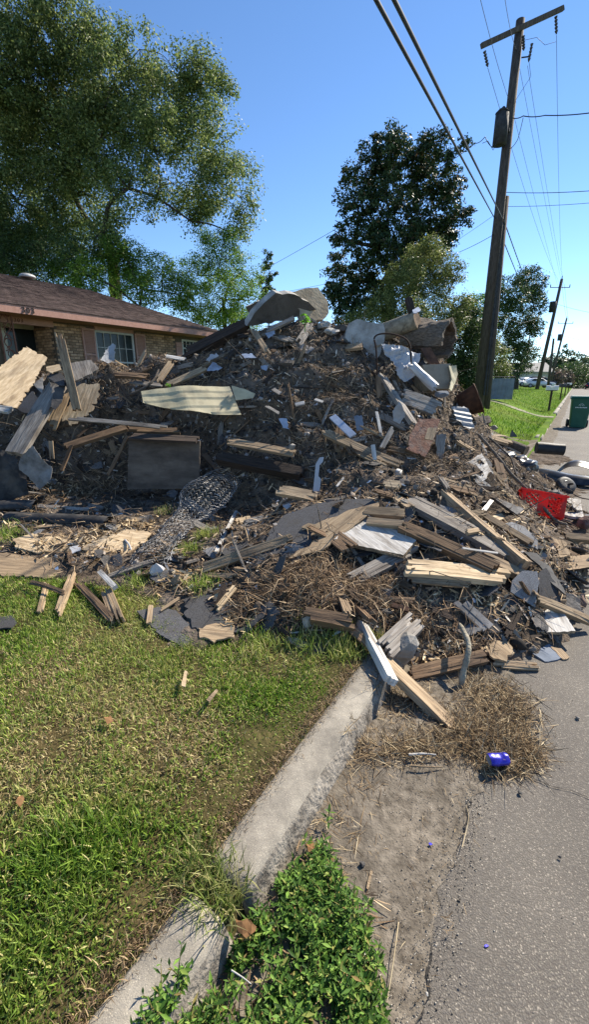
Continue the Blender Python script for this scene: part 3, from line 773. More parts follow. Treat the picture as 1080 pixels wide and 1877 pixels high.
# log with a cut end
def log(label, a2, b2, rpx, fs, m='palebark', endm='tan', name='log', cat='log', group=None):
    a_, b_ = P(*a2, fs[0]), P(*b2, fs[1])
    d = (b_ - a_); L = d.length; ex = d.normalized()
    ez = (UPV - ex * ex.z).normalized(); ey = ez.cross(ex)
    r_ = pxm((a_ + b_) / 2, rpx)
    root = empty(name); root.matrix_world = frame_matrix((a_ + b_) / 2, ex, ey, ez)
    n_ = 18; k_ = 12; V, Fq = [], []
    for q_ in range(k_ + 1):
        x = -L / 2 + L * q_ / k_
        for s_ in range(n_):
            th = 2 * math.pi * s_ / n_
            rr = r_ * (1 + .07 * noise.noise(Vector((x * 4, math.cos(th) * 1.5, math.sin(th) * 1.5 + rpx))))
            V.append((x, rr * math.cos(th), rr * math.sin(th)))
    for q_ in range(k_):
        for s_ in range(n_):
            Fq.append((q_ * n_ + s_, q_ * n_ + (s_ + 1) % n_, (q_ + 1) * n_ + (s_ + 1) % n_, (q_ + 1) * n_ + s_))
    link('bark', py_mesh('bark', V, Fq, True), MT[m], root)
    for sgn in (-1, 1):
        base = 0 if sgn < 0 else k_ * n_
        V2 = [V[base + s_] for s_ in range(n_)] + [(sgn * (L / 2 - .01), 0, 0)]
        F2 = [(s_, (s_ + 1) % n_, n_) for s_ in range(n_)]
        link('cut_end', py_mesh('cut_end', V2, F2), MT[endm], root)
    return tag(root, label, cat, group)
log('pale log with sawn end lying on the crest right of the concrete', (696, 612), (766, 586), 16, (6.95, 6.6), 'palebark', 'brown')
plank('dark broken stub of wood standing on the sawn log', (749, 546), (756, 575), 11, 'dark', .05, f=(6.7, 6.6), n=(.2, -.9, .2), strips=3, name='wood_stub', cat='stub')
sheet('small blue plastic scrap on the end of the sawn log', [(757, 567), (768, 562), (773, 567), (765, 573), (758, 573)], 'bluewhite', .01, f=6.5, n=(.1, -.5, .8), name='plastic_scrap', cat='scrap')
# hollow rotten trunk shell at the right shoulder
def shell(label, c2, f, Lm, Rm, axis, arc, m, name, cat, t=.03, up0=0.0, seed=1):
    c = P(*c2, f); ex = cdir(*axis); ez = (UPV - ex * ex.z).normalized(); ey = ez.cross(ex)
    na, nl = 22, 14; V, Fq = [], []
    rr_ = random.Random(seed)
    for side in (0, 1):
        for q_ in range(nl + 1):
            x = -Lm / 2 + Lm * q_ / nl
            for s_ in range(na + 1):
                th = up0 + arc * (s_ / na - .5)
                r_ = (Rm - side * t) * (1 + .22 * noise.noise(Vector((x * 4 + seed, th * 1.3, seed))) + .05 * noise.noise(Vector((x * 14, th * 4, seed))))
                e_ = .05 * noise.noise(Vector((th * 3, seed, q_))) if q_ in (0, nl) else 0
                V.append((x + e_, r_ * math.sin(th), r_ * math.cos(th)))
    st = (nl + 1) * (na + 1)
    for q_ in range(nl):
        for s_ in range(na):
            a_ = q_ * (na + 1) + s_
            Fq.append((a_, a_ + 1, a_ + na + 2, a_ + na + 1)); Fq.append((st + a_ + na + 1, st + a_ + na + 2, st + a_ + 1, st + a_))
    for q_ in range(nl):
        for s_ in (0, na):
            a_ = q_ * (na + 1) + s_; Fq.append((a_, a_ + na + 1, st + a_ + na + 1, st + a_))
    for q_ in (0, nl):
        for s_ in range(na):
            a_ = q_ * (na + 1) + s_; Fq.append((a_ + 1, a_, st + a_, st + a_ + 1))
    o = link(name, py_mesh(name, V, Fq, False), MT[m]); o.matrix_world = frame_matrix(c, ex, ey, ez)
    return tag(o, label, cat)
shell('hollow rotten trunk shell with dark inside on the right shoulder', (785, 622), 6.75, .62, .27, (.75, -.62, -.06), 4.7, 'bark', 'hollow_trunk', 'trunk', .05, 0.4, 5)
sheet('rust brown metal plate leaning under the hollow trunk', [(772, 636), (790, 636), (806, 667), (786, 667)], 'rust', .01, f=6.2, n=(.2, -.85, .4), jag=.006, bend=.02, name='rusty_plate', cat='metal plate')
# boxy grey carton with curved flap
bxroot = sheet('grey brown box side standing on the right shoulder', [(776, 668), (827, 666), (827, 712), (790, 712), (780, 696)], 'cardboard', .26, f=6.0, n=(.25, -.9, .3), jag=.004, name='board_box', cat='box')
sheet('cream curved board flap beside the grey brown box', [(828, 668), (842, 667), (847, 682), (840, 700), (824, 718), (820, 713), (832, 694)], 'cream', .012, f=6.0, n=(.55, -.75, .3), jag=.004, bend=.06, name='board_flap', cat='flap')
# crumpled white plastic and tube
def crumple(label, pts, f, n, m, amp, name, cat, cell=.04):
    return sheet(label, pts, m, .004, f=f, n=n, jag=.01, bend=amp * .5, crease=.10, name=name, cat=cat, cell=.03)
crumple('crumpled white plastic sheet spilling down beneath the sawn log', [(697, 636), (722, 634), (746, 642), (770, 650), (768, 664), (758, 672), (764, 690), (742, 702), (732, 694), (712, 660)], 6.05, (.1, -.85, .5), 'white', .12, 'plastic_sheet', 'plastic')
shell('white tapering plastic tube pointing down below the crumpled plastic sheet', (777, 690), 5.75, .42, .055, (.62, -.45, -.62), 6.0, 'white', 'plastic_tube', 'tube', .006, 0, 3)
rock('grey blue cloth lump at the foot of the white tube', 812, 722, 26, 16, 'slate', f=5.75, name='cloth_lump', cat='cloth')
branch('bent rusty rod arching over the crumpled white plastic', [(692, 690), (690, 640), (687, 618), (703, 611), (729, 614), (750, 628), (755, 668)], 3.2, 'iron', fs=[5.75, 5.75, 5.75, 5.75, 5.75, 5.75, 5.8], taper=1, name='iron_rod', cat='rod', knob=0, n=6)
plank('long grey brown plank leaning down right below the upright concrete piece', (698, 684), (762, 780), 11, 'grey', .05, f=(5.95, 5.1), n=(.4, -.6, .6), strips=3)
plank('wide rotten weathered plank lying below the white tube', (736, 726), (808, 752), 27, 'grey', .05, f=(5.7, 5.65), n=(.1, -.75, .6), strips=6, jag=.05)
sheet('tall slab of crumbling reddish brown board with flaking paint', [(768, 766), (807, 768), (796, 806), (780, 838), (745, 822), (756, 790)], 'brickred', .03, f=4.95, n=(.15, -.7, .65), jag=.012, edge='brown', name='flaking_board', cat='board')
sheet('pale tan scrap nailed on the flaking reddish board', [(785, 784), (801, 783), (795, 806), (780, 804)], 'pine', .012, f=4.86, n=(.15, -.7, .65), name='wood_scrap', cat='scrap')
plank('white sliver of wood standing in the middle of the pile', (690, 752), (699, 797), 5, 'whitewood', .012, f=(5.15, 4.95), n=(.3, -.9, .2), strips=1, jag=.02)
sheet('blue grey shingle standing left of the white sliver', [(649, 762), (663, 760), (668, 786), (655, 790)], 'slate', .01, f=5.05, n=(.1, -.85, .45), name='shingle_scrap', cat='shingle')
plank('pale blue white board slanting down in the middle of the pile', (609, 762), (648, 799), 13, 'bluewhite', .02, f=(5.15, 4.85), n=(0, -.75, .6), strips=1, jag=.006)
plank('tan rotten plank running down right from the pale blue white board', (596, 792), (734, 852), 13, 'tan', .05, f=(5.0, 4.6), n=(0, -.6, .8), strips=4, warp=-.02)
plank('thin tan lath under the rotten plank in the middle', (640, 822), (722, 862), 7, 'pine', .02, f=(4.85, 4.45), strips=2)
plank('short grey board standing on the rotten middle plank', (698, 824), (720, 785), 9, 'grey', .03, f=(4.75, 4.95), n=(.2, -.9, .3), strips=2)
plank('short pale upright scrap left of the short grey board', (684, 814), (688, 846), 7, 'whitewood', .02, f=(4.7, 4.6), n=(.1, -.9, .2), strips=1)
sheet('white corrugated metal piece on the right slope', [(829, 746), (852, 744), (862, 756), (872, 782), (860, 786), (838, 768)], 'foil', .004, f=5.6, n=(.3, -.6, .7), wave=(.010, 75, False), bend=.015, name='corrugated_sheet', cat='sheet metal', cell=.025)
sheet('light grey board standing on the right slope', [(800, 796), (819, 793), (812, 846), (802, 842)], 'grey', .02, f=4.95, n=(.1, -.8, .5), name='weathered_board', cat='board')
sheet('white board with a shadow stripe above the red crate', [(852, 850), (884, 830), (905, 868), (878, 886), (862, 876)], 'whitewood', .025, f=4.75, n=(.25, -.5, .85), jag=.006, name='painted_board', cat='board')
sheet('crushed white foil lump left of the flaking reddish board', [(722, 752), (730, 735), (738, 745), (745, 762), (738, 774), (726, 768)], 'foil', .004, f=5.05, n=(.2, -.9, .3), bend=.10, name='foil_scrap', cat='foil', cell=.04)
plank('small tan board end below the upright concrete piece', (634, 637), (665, 634), 8, 'tan', .04, f=(6.3, 6.25), strips=2, jag=.01)
plank('pinkish upright lath under the arching rusty rod', (694, 690), (696, 735), 9, 'brown', .02, f=(5.75, 5.6), n=(.2, -.95, .1), strips=2)
# rusted tub at the right edge
tb = empty('rusted_tub'); tb.matrix_world = frame_matrix(P(860, 737, 6.5), cdir(.9, -.3, -.1), cdir(.3, .9, 0), UPV)
tag(tb, 'dark rusted metal tub tipped over at the right edge before the pole', 'tub')
bm = bmesh.new()
nseg = 16
ring = []
for (r_, z_) in ((.13, -.14), (.15, -.12), (.19, .13), (.20, .14), (.175, .13), (.13, -.10)):
    ring.append([bm.verts.new((r_ * 1.1 * math.cos(2 * math.pi * k / nseg), r_ * math.sin(2 * math.pi * k / nseg), z_)) for k in range(nseg)])
for a_, b_ in zip(ring[:-1], ring[1:]):
    for k in range(nseg): bm.faces.new((a_[k], a_[(k + 1) % nseg], b_[(k + 1) % nseg], b_[k]))
bm.faces.new(ring[-1]); bm.faces.new(ring[0][::-1])
bmesh.ops.rotate(bm, verts=bm.verts, cent=(0, 0, 0), matrix=Matrix.Rotation(R(62), 3, 'Y'))
link('shell', bm_mesh('shell', bm, True), MT['rust'], tb)
tube('rim', [(np.array([(math.cos(R(62)) * .2 * 1.1 * math.cos(t_) + math.sin(R(62)) * .14, .2 * math.sin(t_), -math.sin(R(62)) * .22 * math.cos(t_) + math.cos(R(62)) * .14) for t_ in np.linspace(0, 6.283, 25)]), .010)], MT['rust'], tb, 5)
plank('dark board fallen beyond the rusted tub at the right edge', (868, 772), (900, 768), 16, 'dark', .03, f=(6.4, 6.8), n=(.2, -.6, .6))

# ------------------------------------------------------------------ middle face: small bright scraps
plank('grey lath lying under the largest concrete slab', (490, 606), (548, 579), 6, 'grey', .03, f=(6.45, 6.5), strips=2)
plank('brown board leaning under the largest concrete slab', (463, 603), (491, 648), 10, 'tan', .03, f=(6.45, 6.1), n=(.2, -.8, .5), strips=3)
sheet('torn green and white printed paper at the top of the siding panel', [(379, 680), (390, 663), (408, 674), (400, 679)], 'bluewhite', .004, f=6.0, n=(0, -.8, .5), bend=.02, name='paper_scrap', cat='paper')
sheet('white curled plastic piece below the dark sloping beam', [(378, 662), (385, 651), (396, 647), (401, 652), (392, 657), (384, 664)], 'white', .006, f=6.15, n=(0, -.8, .5), bend=.03, name='plastic_piece', cat='plastic')
sheet('blue scrap under the brown leaning board near the crest', [(486, 610), (502, 604), (505, 612), (492, 620)], 'bluewhite', .006, f=6.4, n=(0, -.8, .5), name='plastic_scrap', cat='scrap')
sheet('pale blue scrap in the soil left of the middle of the pile', [(478, 670), (492, 668), (488, 679), (480, 676)], 'bluewhite', .006, f=5.9, n=(0, -.8, .5), name='plastic_scrap', cat='scrap')
sheet('blue tinted shard high in the soil under the crest', [(443, 648), (462, 647), (470, 655), (448, 656)], 'bluewhite', .006, f=6.05, n=(0, -.6, .8), name='plastic_scrap', cat='scrap')
plank('pale brick end poking from the soil face under the crest', (515, 663), (538, 664), 6, 'dirtshadeconc', .03, f=(5.95, 5.9), strips=1, jag=.005, name='concrete_piece', cat='concrete')
plank('small white block above the middle hollow of the pile', (500, 713), (515, 722), 7, 'grey', .012, f=(5.5, 5.45), strips=1, jag=.005, name='white_block', cat='block')
rock('small round white lump above the middle hollow of the pile', 543, 716, 11, 9, 'stone', f=5.45, name='plaster_lump', cat='plaster')
plank('pale stick lying at the end of the siding panel', (488, 744), (513, 758), 5, 'grey', .012, f=(5.3, 5.2), strips=2, jag=.01)
plank('white splinter in the straw right of the middle hollow', (540, 742), (562, 737), 6, 'whitewood', .012, f=(5.3, 5.3), strips=1)
plank('slim white splinter beside the straw in the middle', (576, 731), (594, 737), 4, 'whitewood', .01, f=(5.3, 5.25), strips=1)
sheet('blue tarpaulin scrap below the pale stick in the middle', [(511, 767), (526, 766), (531, 786), (519, 784)], 'bluewhite', .005, f=5.05, n=(0, -.9, .4), bend=.02, name='tarpaulin_scrap', cat='tarpaulin')
plank('thick plywood edge with dark underside left of the round grey rock', (416, 808), (541, 831), 13, 'tan', .035, f=(5.05, 4.75), n=(.05, -.45, .9), strips=5, jag=.03)
rock('grey rock perched at the end of the thick plywood edge', 535, 819, 17, 17, 'concrete', f=4.75)
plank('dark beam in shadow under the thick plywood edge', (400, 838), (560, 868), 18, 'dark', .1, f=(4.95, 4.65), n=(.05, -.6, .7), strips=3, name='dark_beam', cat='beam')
sheet('white notched plastic strip standing in the dark hollow', [(586, 838), (594, 837), (592, 846), (586, 852), (584, 872), (589, 878), (586, 900), (574, 900), (577, 872), (579, 850)], 'white', .006, f=4.3, n=(.1, -.9, .4), jag=.001, name='plastic_strip', cat='plastic')
plank('thin white strip leaning right of the notched plastic strip', (618, 891), (637, 867), 4, 'whitewood', .01, f=(4.3, 4.5), strips=1)
plank('white tube like stick lying behind the roof decking', (644, 898), (690, 902), 7, 'whitewood', .03, f=(4.25, 4.2), strips=1, jag=.01)
plank('rust red lath leaning behind the roof decking', (622, 908), (655, 866), 4, 'rust', .015, f=(4.2, 4.5), strips=1, jag=.01)
plank('tan wood block with split end behind the roof decking', (508, 898), (582, 912), 17, 'pine', .05, f=(4.15, 4.1), n=(.1, -.6, .8), strips=3)
sheet('white curled scrap under the tan split block', [(518, 925), (530, 922), (540, 934), (526, 933)], 'white', .006, f=4.0, n=(0, -.5, .8), bend=.02, name='plastic_scrap', cat='scrap')

# ------------------------------------------------------------------ apron: felt rolls, torn plywood, decking
def roll(label, a2, b2, rpx, m='felt', lift=.06, turns=1.6, name='felt_roll', cat='felt roll', fs=None):
    a_ = P(*a2, fs[0]) if fs else hit(*a2, lift); b_ = P(*b2, fs[1]) if fs else hit(*b2, lift)
    d = b_ - a_; L = d.length; ex = d.normalized(); ez = (UPV - ex * ex.z).normalized(); ey = ez.cross(ex)
    r0 = pxm((a_ + b_) / 2, rpx); V, Fq = [], []
    nt_, nl = 34, 16
    for q_ in range(nl + 1):
        x = -L / 2 + L * q_ / nl
        for s_ in range(nt_ + 1):
            th = turns * 2 * math.pi * s_ / nt_
            r_ = r0 * (1.1 - .62 * s_ / nt_) * (1 + .16 * noise.noise(Vector((x * 3, math.cos(th) * .8, math.sin(th) * .8 + rpx))))
            V.append((x + .03 * noise.noise(Vector((th * .8, q_, rpx))), r_ * math.cos(th) * 1.25, r_ * math.sin(th) * .8))
    for q_ in range(nl):
        for s_ in range(nt_):
            k = q_ * (nt_ + 1) + s_; Fq.append((k, k + 1, k + nt_ + 2, k + nt_ + 1))
    o = link(name, py_mesh(name, V, Fq, True), MT[m]); o.matrix_world = frame_matrix((a_ + b_) / 2, ex, ey, ez)
    return tag(o, label, cat)
roll('long dark rolled roofing felt lying before the cavity', (14, 948), (198, 956), 12, lift=.12)
roll('shorter rolled felt with open end behind the long felt roll', (-50, 928), (66, 926), 12, turns=1.2, lift=.12)
plank('thin pale board lying on the long felt roll', (70, 927), (176, 934), 6, 'grey', .012, lift=.12, strips=1)
sheet('long brown plywood strip lying on the lawn at the pile edge', [(-50, 1010), (0, 1013), (113, 1022), (166, 1042), (160, 1052), (127, 1062), (0, 1052), (-50, 1050)], 'tan', .02, lift=.05, n=(.02, -.12, 1), jag=.02)
sheet('delaminated pale plywood piece with frayed edge beside the wire mesh', [(147, 1007), (187, 984), (233, 970), (277, 977), (267, 990), (236, 1012), (200, 1027), (172, 1024)], 'ply', .014, lift=.06, n=(.0, -.2, 1), jag=.03, bend=.02)
sheet('frayed plywood fan above the long brown strip', [(22, 990), (60, 978), (110, 984), (150, 992), (120, 1010), (60, 1010), (28, 1004)], 'ply', .012, lift=.05, n=(.0, -.2, 1), jag=.03, bend=.02)
plank('tan board end lying beyond the delaminated plywood', (198, 944), (268, 956), 10, 'pine', .02, strips=3)
plank('grey board lying among chips before the dark upright panel', (150, 925), (188, 934), 12, 'grey', .015, strips=2)
plank('thick splintered stake pointing down on the lawn', (134, 1052), (104, 1128), 12, 'pine', .03, lift=.05, strips=4, jag=.05)
plank('short splintered stake beside the thick stake on the lawn', (86, 1066), (73, 1122), 9, 'pine', .02, lift=.04, strips=3, jag=.04)
plank('bent bark strip lying over the two stakes', (58, 1068), (124, 1090), 8, 'brown', .012, lift=.09, strips=2, warp=.03)
plank('brown split rail lying on the lawn left of the shingle slab', (142, 1068), (208, 1138), 13, 'brown', .03, lift=.05, strips=3)
plank('short split stub with frayed end beside the brown rail', (196, 1086), (216, 1138), 20, 'pine', .05, lift=.05, strips=6, jag=.05)
plank('white painted stick standing off the lawn by the split stub', (183, 1048), (212, 1078), 9, 'whitewood', .03, lift=.14, strips=1, jag=.01)
sheet('white paint chip lying on the delaminated plywood', [(127, 1002), (144, 998), (148, 1008), (132, 1014)], 'white', .006, lift=.10, n=(0, -.3, 1), name='paint_chip', cat='chip')
branch('white curved plastic strip on the delaminated plywood', [(228, 988), (236, 998), (240, 1008)], 4, 'white', lift=.12, taper=.8, name='plastic_strip', cat='plastic', knob=0)
rock('white plastic jug caught under the wire mesh', 286, 1044, 29, 34, 'white', lift=.10, name='plastic_jug', cat='jug')
sheet('dark torn shingle slab lying on the grass', [(250, 1119), (290, 1112), (322, 1118), (352, 1150), (362, 1172), (334, 1186), (290, 1160)], 'shingle', .012, lift=.04, n=(.0, -.08, 1), jag=.008, name='shingle_slab', cat='shingle')
sheet('cracked black shingle mat lying at the front of the pile', [(340, 1096), (390, 1088), (440, 1092), (462, 1120), (448, 1156), (400, 1160), (352, 1150), (338, 1120)], 'shingle', .014, lift=.04, n=(.0, -.1, 1), jag=.02, name='shingle_mat', cat='shingle')
sheet('small dark shingle scrap alone on the lawn by the picture edge', [(-20, 1132), (22, 1128), (30, 1140), (20, 1150), (-20, 1154)], 'shingle', .01, lift=.04, n=(0, 0, 1), name='shingle_scrap', cat='shingle')
plank('tan sliver lying on the dark torn shingle slab', (295, 1118), (333, 1093), 6, 'pine', .012, lift=.07, strips=2)
plank('short upright tan sliver on the dark torn shingle slab', (276, 1110), (272, 1143), 8, 'pine', .012, lift=.07, strips=2)
plank('pale chip lying across the cracked shingle mat', (398, 1115), (430, 1076), 10, 'ply', .012, lift=.07, strips=2)
plank('second pale chip lying on the cracked shingle mat', (394, 1094), (428, 1080), 8, 'ply', .010, lift=.08, strips=2)
sheet('ragged brown plywood offcut at the grass edge', [(363, 1150), (395, 1142), (430, 1146), (428, 1168), (392, 1176), (366, 1168)], 'pine', .012, lift=.05, n=(0, -.1, 1), jag=.02)
sheet('orange tan chip lying on the grass before the straw', [(527, 1164), (541, 1168), (565, 1181), (546, 1186), (534, 1178)], 'ply', .010, lift=.04, n=(0, -.1, 1))
sheet('roof decking with black shingles and bare tan edge before the hollow', [(467, 1034), (498, 968), (520, 944), (580, 922), (640, 914), (682, 914), (694, 924), (640, 968), (590, 1004), (528, 1021), (500, 1030)], 'shingle', .02, lift=.10, n=(-.12, -.30, .95), jag=.012, edge='pine', name='roof_decking', cat='roof decking')
sheet('bare tan plywood tongue along the edge of the roof decking', [(553, 966), (566, 958), (578, 961), (600, 950), (618, 946), (640, 934), (664, 928), (694, 920), (696, 926), (640, 971), (592, 1007), (528, 1024), (546, 1008), (566, 1002), (578, 986), (570, 980), (573, 971)], 'pine', .012, lift=.135, n=(-.12, -.30, .95), jag=.006)
plank('long tan board lying below the roof decking', (372, 1042), (538, 986), 17, 'tan', .04, lift=.09, strips=4, jag=.03, n=(0, -.7, .7))
sheet('small tan block beside the wire mesh', [(432, 950), (458, 945), (463, 958), (450, 967), (436, 964)], 'ply', .02, lift=.05, n=(0, -.3, .9))
sheet('black shingle tongue hanging below the roof decking', [(506, 1062), (496, 1066), (504, 1040), (512, 1020), (524, 1016), (518, 1040)], 'shingle', .008, lift=.14, n=(-.2, -.85, .4), name='shingle_scrap', cat='shingle', jag=.006)
plank('pale stick leaning beside the wire mesh', (433, 937), (396, 1012), 6, 'whitewood', .02, lift=.12, strips=1, jag=.01)
plank('square brown timber block half buried in straw', (560, 1128), (650, 1144), 22, 'brown', .08, lift=.08, strips=3, n=(0, -.5, .85))
rock('flat grey slate stone in front of the timber block', 568, 1142, 38, 30, 'stone', lift=.05, deep=.5)
plank('brown lath lying in front of the long tan board', (382, 1054), (434, 1056), 9, 'tan', .02, strips=2)
# ------------------------------------------------------------------ lower right: the fan of planks over the gutter
sheet('white painted board with bare tan lip in the middle of the plank fan', [(612, 988), (650, 958), (672, 938), (700, 948), (764, 990), (740, 1017), (690, 1006), (650, 998)], 'whitewood', .03, lift=.14, n=(-.05, -.22, .97), jag=.006, edge='pine', name='painted_board', cat='board')
plank('weathered broken plank pointing down left under the white painted board', (764, 1000), (644, 1064), 26, 'grey', .035, lift=.06, strips=6, jag=.06, n=(0, -.3, .95))
plank('short thick tan block at the top left of the plank fan', (670, 938), (746, 944), 15, 'pine', .05, lift=.18, strips=2, jag=.012, n=(.1, -.5, .85))
plank('second tan block under the short thick one', (672, 956), (740, 962), 12, 'tan', .05, lift=.16, strips=2, jag=.012, n=(.1, -.6, .8))
plank('long square plank lying highest across the plank fan', (814, 906), (964, 1036), 16, 'tan', .075, lift=.22, strips=3, jag=.012, n=(.45, -.25, .85))
plank('wide grey board with brown side running under the highest plank', (745, 916), (940, 1021), 25, 'grey', .06, lift=.16, strips=4, jag=.02, n=(.2, -.35, .9))
plank('rotten brown plank with crumbling side below the wide grey board', (732, 962), (910, 1044), 20, 'brown', .06, lift=.18, strips=5, jag=.03, n=(.1, -.6, .8))
plank('dark tan plank end pointing right below the rotten brown plank', (880, 1018), (985, 1068), 15, 'tan', .05, lift=.14, strips=3, n=(.2, -.4, .9))
plank('layered tan plywood slab with split left end in the plank fan', (742, 1040), (940, 1060), 30, 'ply', .045, lift=.16, n=(-.05, -.25, .97), strips=5, jag=.05, name='plywood_slab', cat='plywood')
plank('splintered lath hanging under the layered plywood slab', (750, 1062), (860, 1072), 10, 'tan', .02, lift=.10, strips=4, jag=.05)
plank('tan splintered chunk behind the wide grey board', (718, 908), (754, 932), 13, 'pine', .04, lift=.16, strips=4, jag=.03)
plank('small pale chunk at the top of the plank fan', (704, 886), (736, 890), 14, 'ply', .03, lift=.16, strips=3, jag=.02)
plank('dark board under the white board beside the crate', (760, 880), (880, 905), 10, 'brown', .03, lift=.12, strips=3)
plank('tan splintered lath along the top of the plank fan', (770, 868), (898, 906), 9, 'pine', .03, lift=.14, strips=4, jag=.05)
plank('long thin grey plank beneath the highest plank', (880, 942), (978, 1000), 10, 'tan', .05, lift=.12, strips=2)
plank('dark flat board between highest plank and grey board', (830, 952), (950, 1020), 14, 'dark', .03, lift=.08, strips=2)
plank('thin white lath lying across the rotten brown plank', (850, 1004), (912, 1013), 3, 'whitewood', .01, lift=.23, strips=1)
plank('short tan offcut beside the highest plank', (854, 976), (878, 972), 9, 'pine', .03, lift=.18, strips=2, jag=.012)
sheet('pale grey granule shingle flap hanging over the plank ends', [(940, 1064), (958, 1046), (986, 1046), (990, 1068), (982, 1113), (962, 1100), (937, 1084)], 'greyshingle', .008, lift=.16, n=(.2, -.7, .65), jag=.004, name='shingle_flap', cat='shingle')
sheet('dark shingle flap right of the pale grey one', [(988, 1050), (1002, 1040), (1022, 1072), (1030, 1104), (1006, 1098), (990, 1090)], 'shingle', .008, lift=.12, n=(.2, -.55, .75), jag=.006, name='shingle_flap', cat='shingle')
sheet('curved strip of black roofing running down to the brown stone', [(960, 1012), (985, 1014), (1012, 1040), (1034, 1078), (1036, 1090), (1014, 1070), (990, 1036)], 'felt', .012, lift=.14, n=(.3, -.35, .9), bend=.02, jag=.006, name='felt_strip', cat='felt')
sheet('grey granule shingle sheet lying below the red crate', [(916, 964), (938, 958), (962, 968), (985, 992), (986, 1008), (966, 1000), (940, 978)], 'greyshingle', .008, lift=.12, n=(.15, -.4, .9), bend=.02, jag=.005, name='shingle_sheet', cat='shingle')
sheet('white flaking board lying on the asphalt at the pile corner', [(965, 1106), (987, 1096), (1012, 1104), (1028, 1112), (1056, 1156), (1020, 1158), (987, 1158)], 'whitewood', .02, lift=.05, n=(-.05, -.1, 1), jag=.005, edge='pine', name='painted_board', cat='board')
plank('tan plank pointing right past the white flaking board', (985, 1098), (1085, 1140), 14, 'pine', .04, lift=.10, strips=3, jag=.03)
plank('thick brown plank lying on straw in the gutter', (752, 1236), (890, 1203), 23, 'brown', .05, lift=.05, strips=4, jag=.03, n=(0, -.5, .85))
sheet('ragged tan plywood corner lying beside the gutter plank', [(878, 1184), (902, 1174), (932, 1176), (944, 1196), (930, 1212), (906, 1206)], 'pine', .014, lift=.05, n=(0, -.15, 1), jag=.02)
plank('short tan plank lying on the asphalt edge of the pile', (904, 1216), (988, 1222), 14, 'pine', .03, lift=.03, strips=4, jag=.03)
sheet('blue grey roof shake lying on the asphalt', [(975, 1196), (1008, 1180), (1034, 1202), (1024, 1208), (1000, 1212)], 'slate', .012, lift=.03, n=(0, -.12, 1), jag=.005, name='roof_shake', cat='shake')
sheet('brown torn bark piece beside the blue grey shake', [(1010, 1184), (1030, 1188), (1045, 1204), (1034, 1208)], 'tan', .01, lift=.03, n=(0, -.15, 1), jag=.01, name='bark_piece', cat='bark')
plank('white grey plank leaning from the pile to the kerb end', (662, 1142), (719, 1250), 17, 'whitewood', .04, f=(2.40, 1.90), n=(.5, -.4, .8), strips=3, jag=.015)
plank('bright tan plank lying over the gutter straw', (704, 1212), (830, 1334), 18, 'pine', .045, f=(2.10, 1.76), n=(.3, -.2, .93), strips=2, jag=.010)
plank('dark grey plank end standing by the kerb end', (706, 1228), (680, 1334), 11, 'greyfelt', .03, f=(2.02, 1.80), n=(.7, -.5, .5), strips=2, jag=.01)
branch('smooth pale branch curving up out of the gutter straw', [(846, 1262), (849, 1236), (858, 1200), (859, 1176), (843, 1142)], 12, 'palebark', fs=[2.05, 2.08, 2.13, 2.2, 2.35], taper=.75, n=9)
plank('rotted stump of wood lying against the kerb under the straw', (702, 1196), (764, 1138), 38, 'grey', .07, lift=.06, strips=7, jag=.06, n=(0, -.5, .85), name='rotted_wood', cat='wood')
rock('broken concrete kerb lump behind the white grey plank', 742, 1196, 60, 70, 'concrete', lift=.05, name='concrete_lump', cat='concrete')
plank('brown lath lying in the shadow under the plywood slab', (690, 1098), (760, 1102), 10, 'brown', .03, strips=2)
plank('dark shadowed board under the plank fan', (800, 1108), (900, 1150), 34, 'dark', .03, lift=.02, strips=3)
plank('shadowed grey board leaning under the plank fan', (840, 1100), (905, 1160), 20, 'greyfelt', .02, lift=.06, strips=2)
plank('dark plank at the foot of the timber block', (640, 1150), (700, 1200), 15, 'brown', .03, lift=.05, strips=3)
plank('reddish stick among the roots under the plank fan', (718, 1108), (752, 1118), 8, 'rust', .02, lift=.08, strips=1)

# street side of the pile
sheet('osb board with dark streaks lying right of the plank ends', [(986, 994), (1012, 985), (1036, 992), (1046, 1018), (1012, 1024), (998, 1022)], 'pine', .014, lift=.04, n=(0, -.12, 1), jag=.02)
plank('long brown batten pointing right off the pile', (984, 984), (1095, 1042), 10, 'brown', .045, lift=.10, strips=2, jag=.02)
sheet('pinkish flat board lying on the asphalt with a shadow stripe', [(998, 1031), (1024, 1022), (1095, 1014), (1098, 1036), (1060, 1042), (1022, 1047)], 'tan', .02, lift=.04, n=(0, -.06, 1), jag=.006, edge='dark', name='flat_board', cat='board')
plank('square timber end lying in the street at the picture edge', (1037, 985), (1100, 990), 11, 'pine', .07, f=(4.15, 4.05), strips=2, jag=.01)
rock('reddish square stone lying in the street near the timber end', 1072, 958, 34, 30, 'redstone', f=4.7, name='stone', cat='stone')
rock('brown stone leaning at the corner of the white flaking board', 1055, 1098, 40, 40, 'redstone', f=3.05, name='stone', cat='stone')
plank('dark pipe lying beyond the brown stone', (1010, 1062), (1095, 1078), 5, 'felt', .03, lift=.05, strips=1)
sheet('grey board with a white stripe lying left of the red crate', [(868, 938), (884, 916), (912, 912), (962, 932), (948, 944), (908, 952)], 'greyfelt', .02, lift=.16, n=(.1, -.35, .93), jag=.012, name='striped_board', cat='board')
sheet('white paint stripe scrap on the grey board left of the crate', [(880, 938), (900, 914), (907, 916), (888, 941)], 'white', .006, lift=.21, n=(.1, -.35, .93), jag=.004, name='paint_scrap', cat='scrap')
plank('pale board lying below the striped grey board', (905, 952), (962, 936), 12, 'ply', .02, lift=.10, strips=2)
plank('white board lying on the asphalt behind the red crate', (1046, 914), (1050, 948), 34, 'whitewood', .03, f=(5.55, 4.85), n=(0, -.05, 1), strips=3, jag=.01)
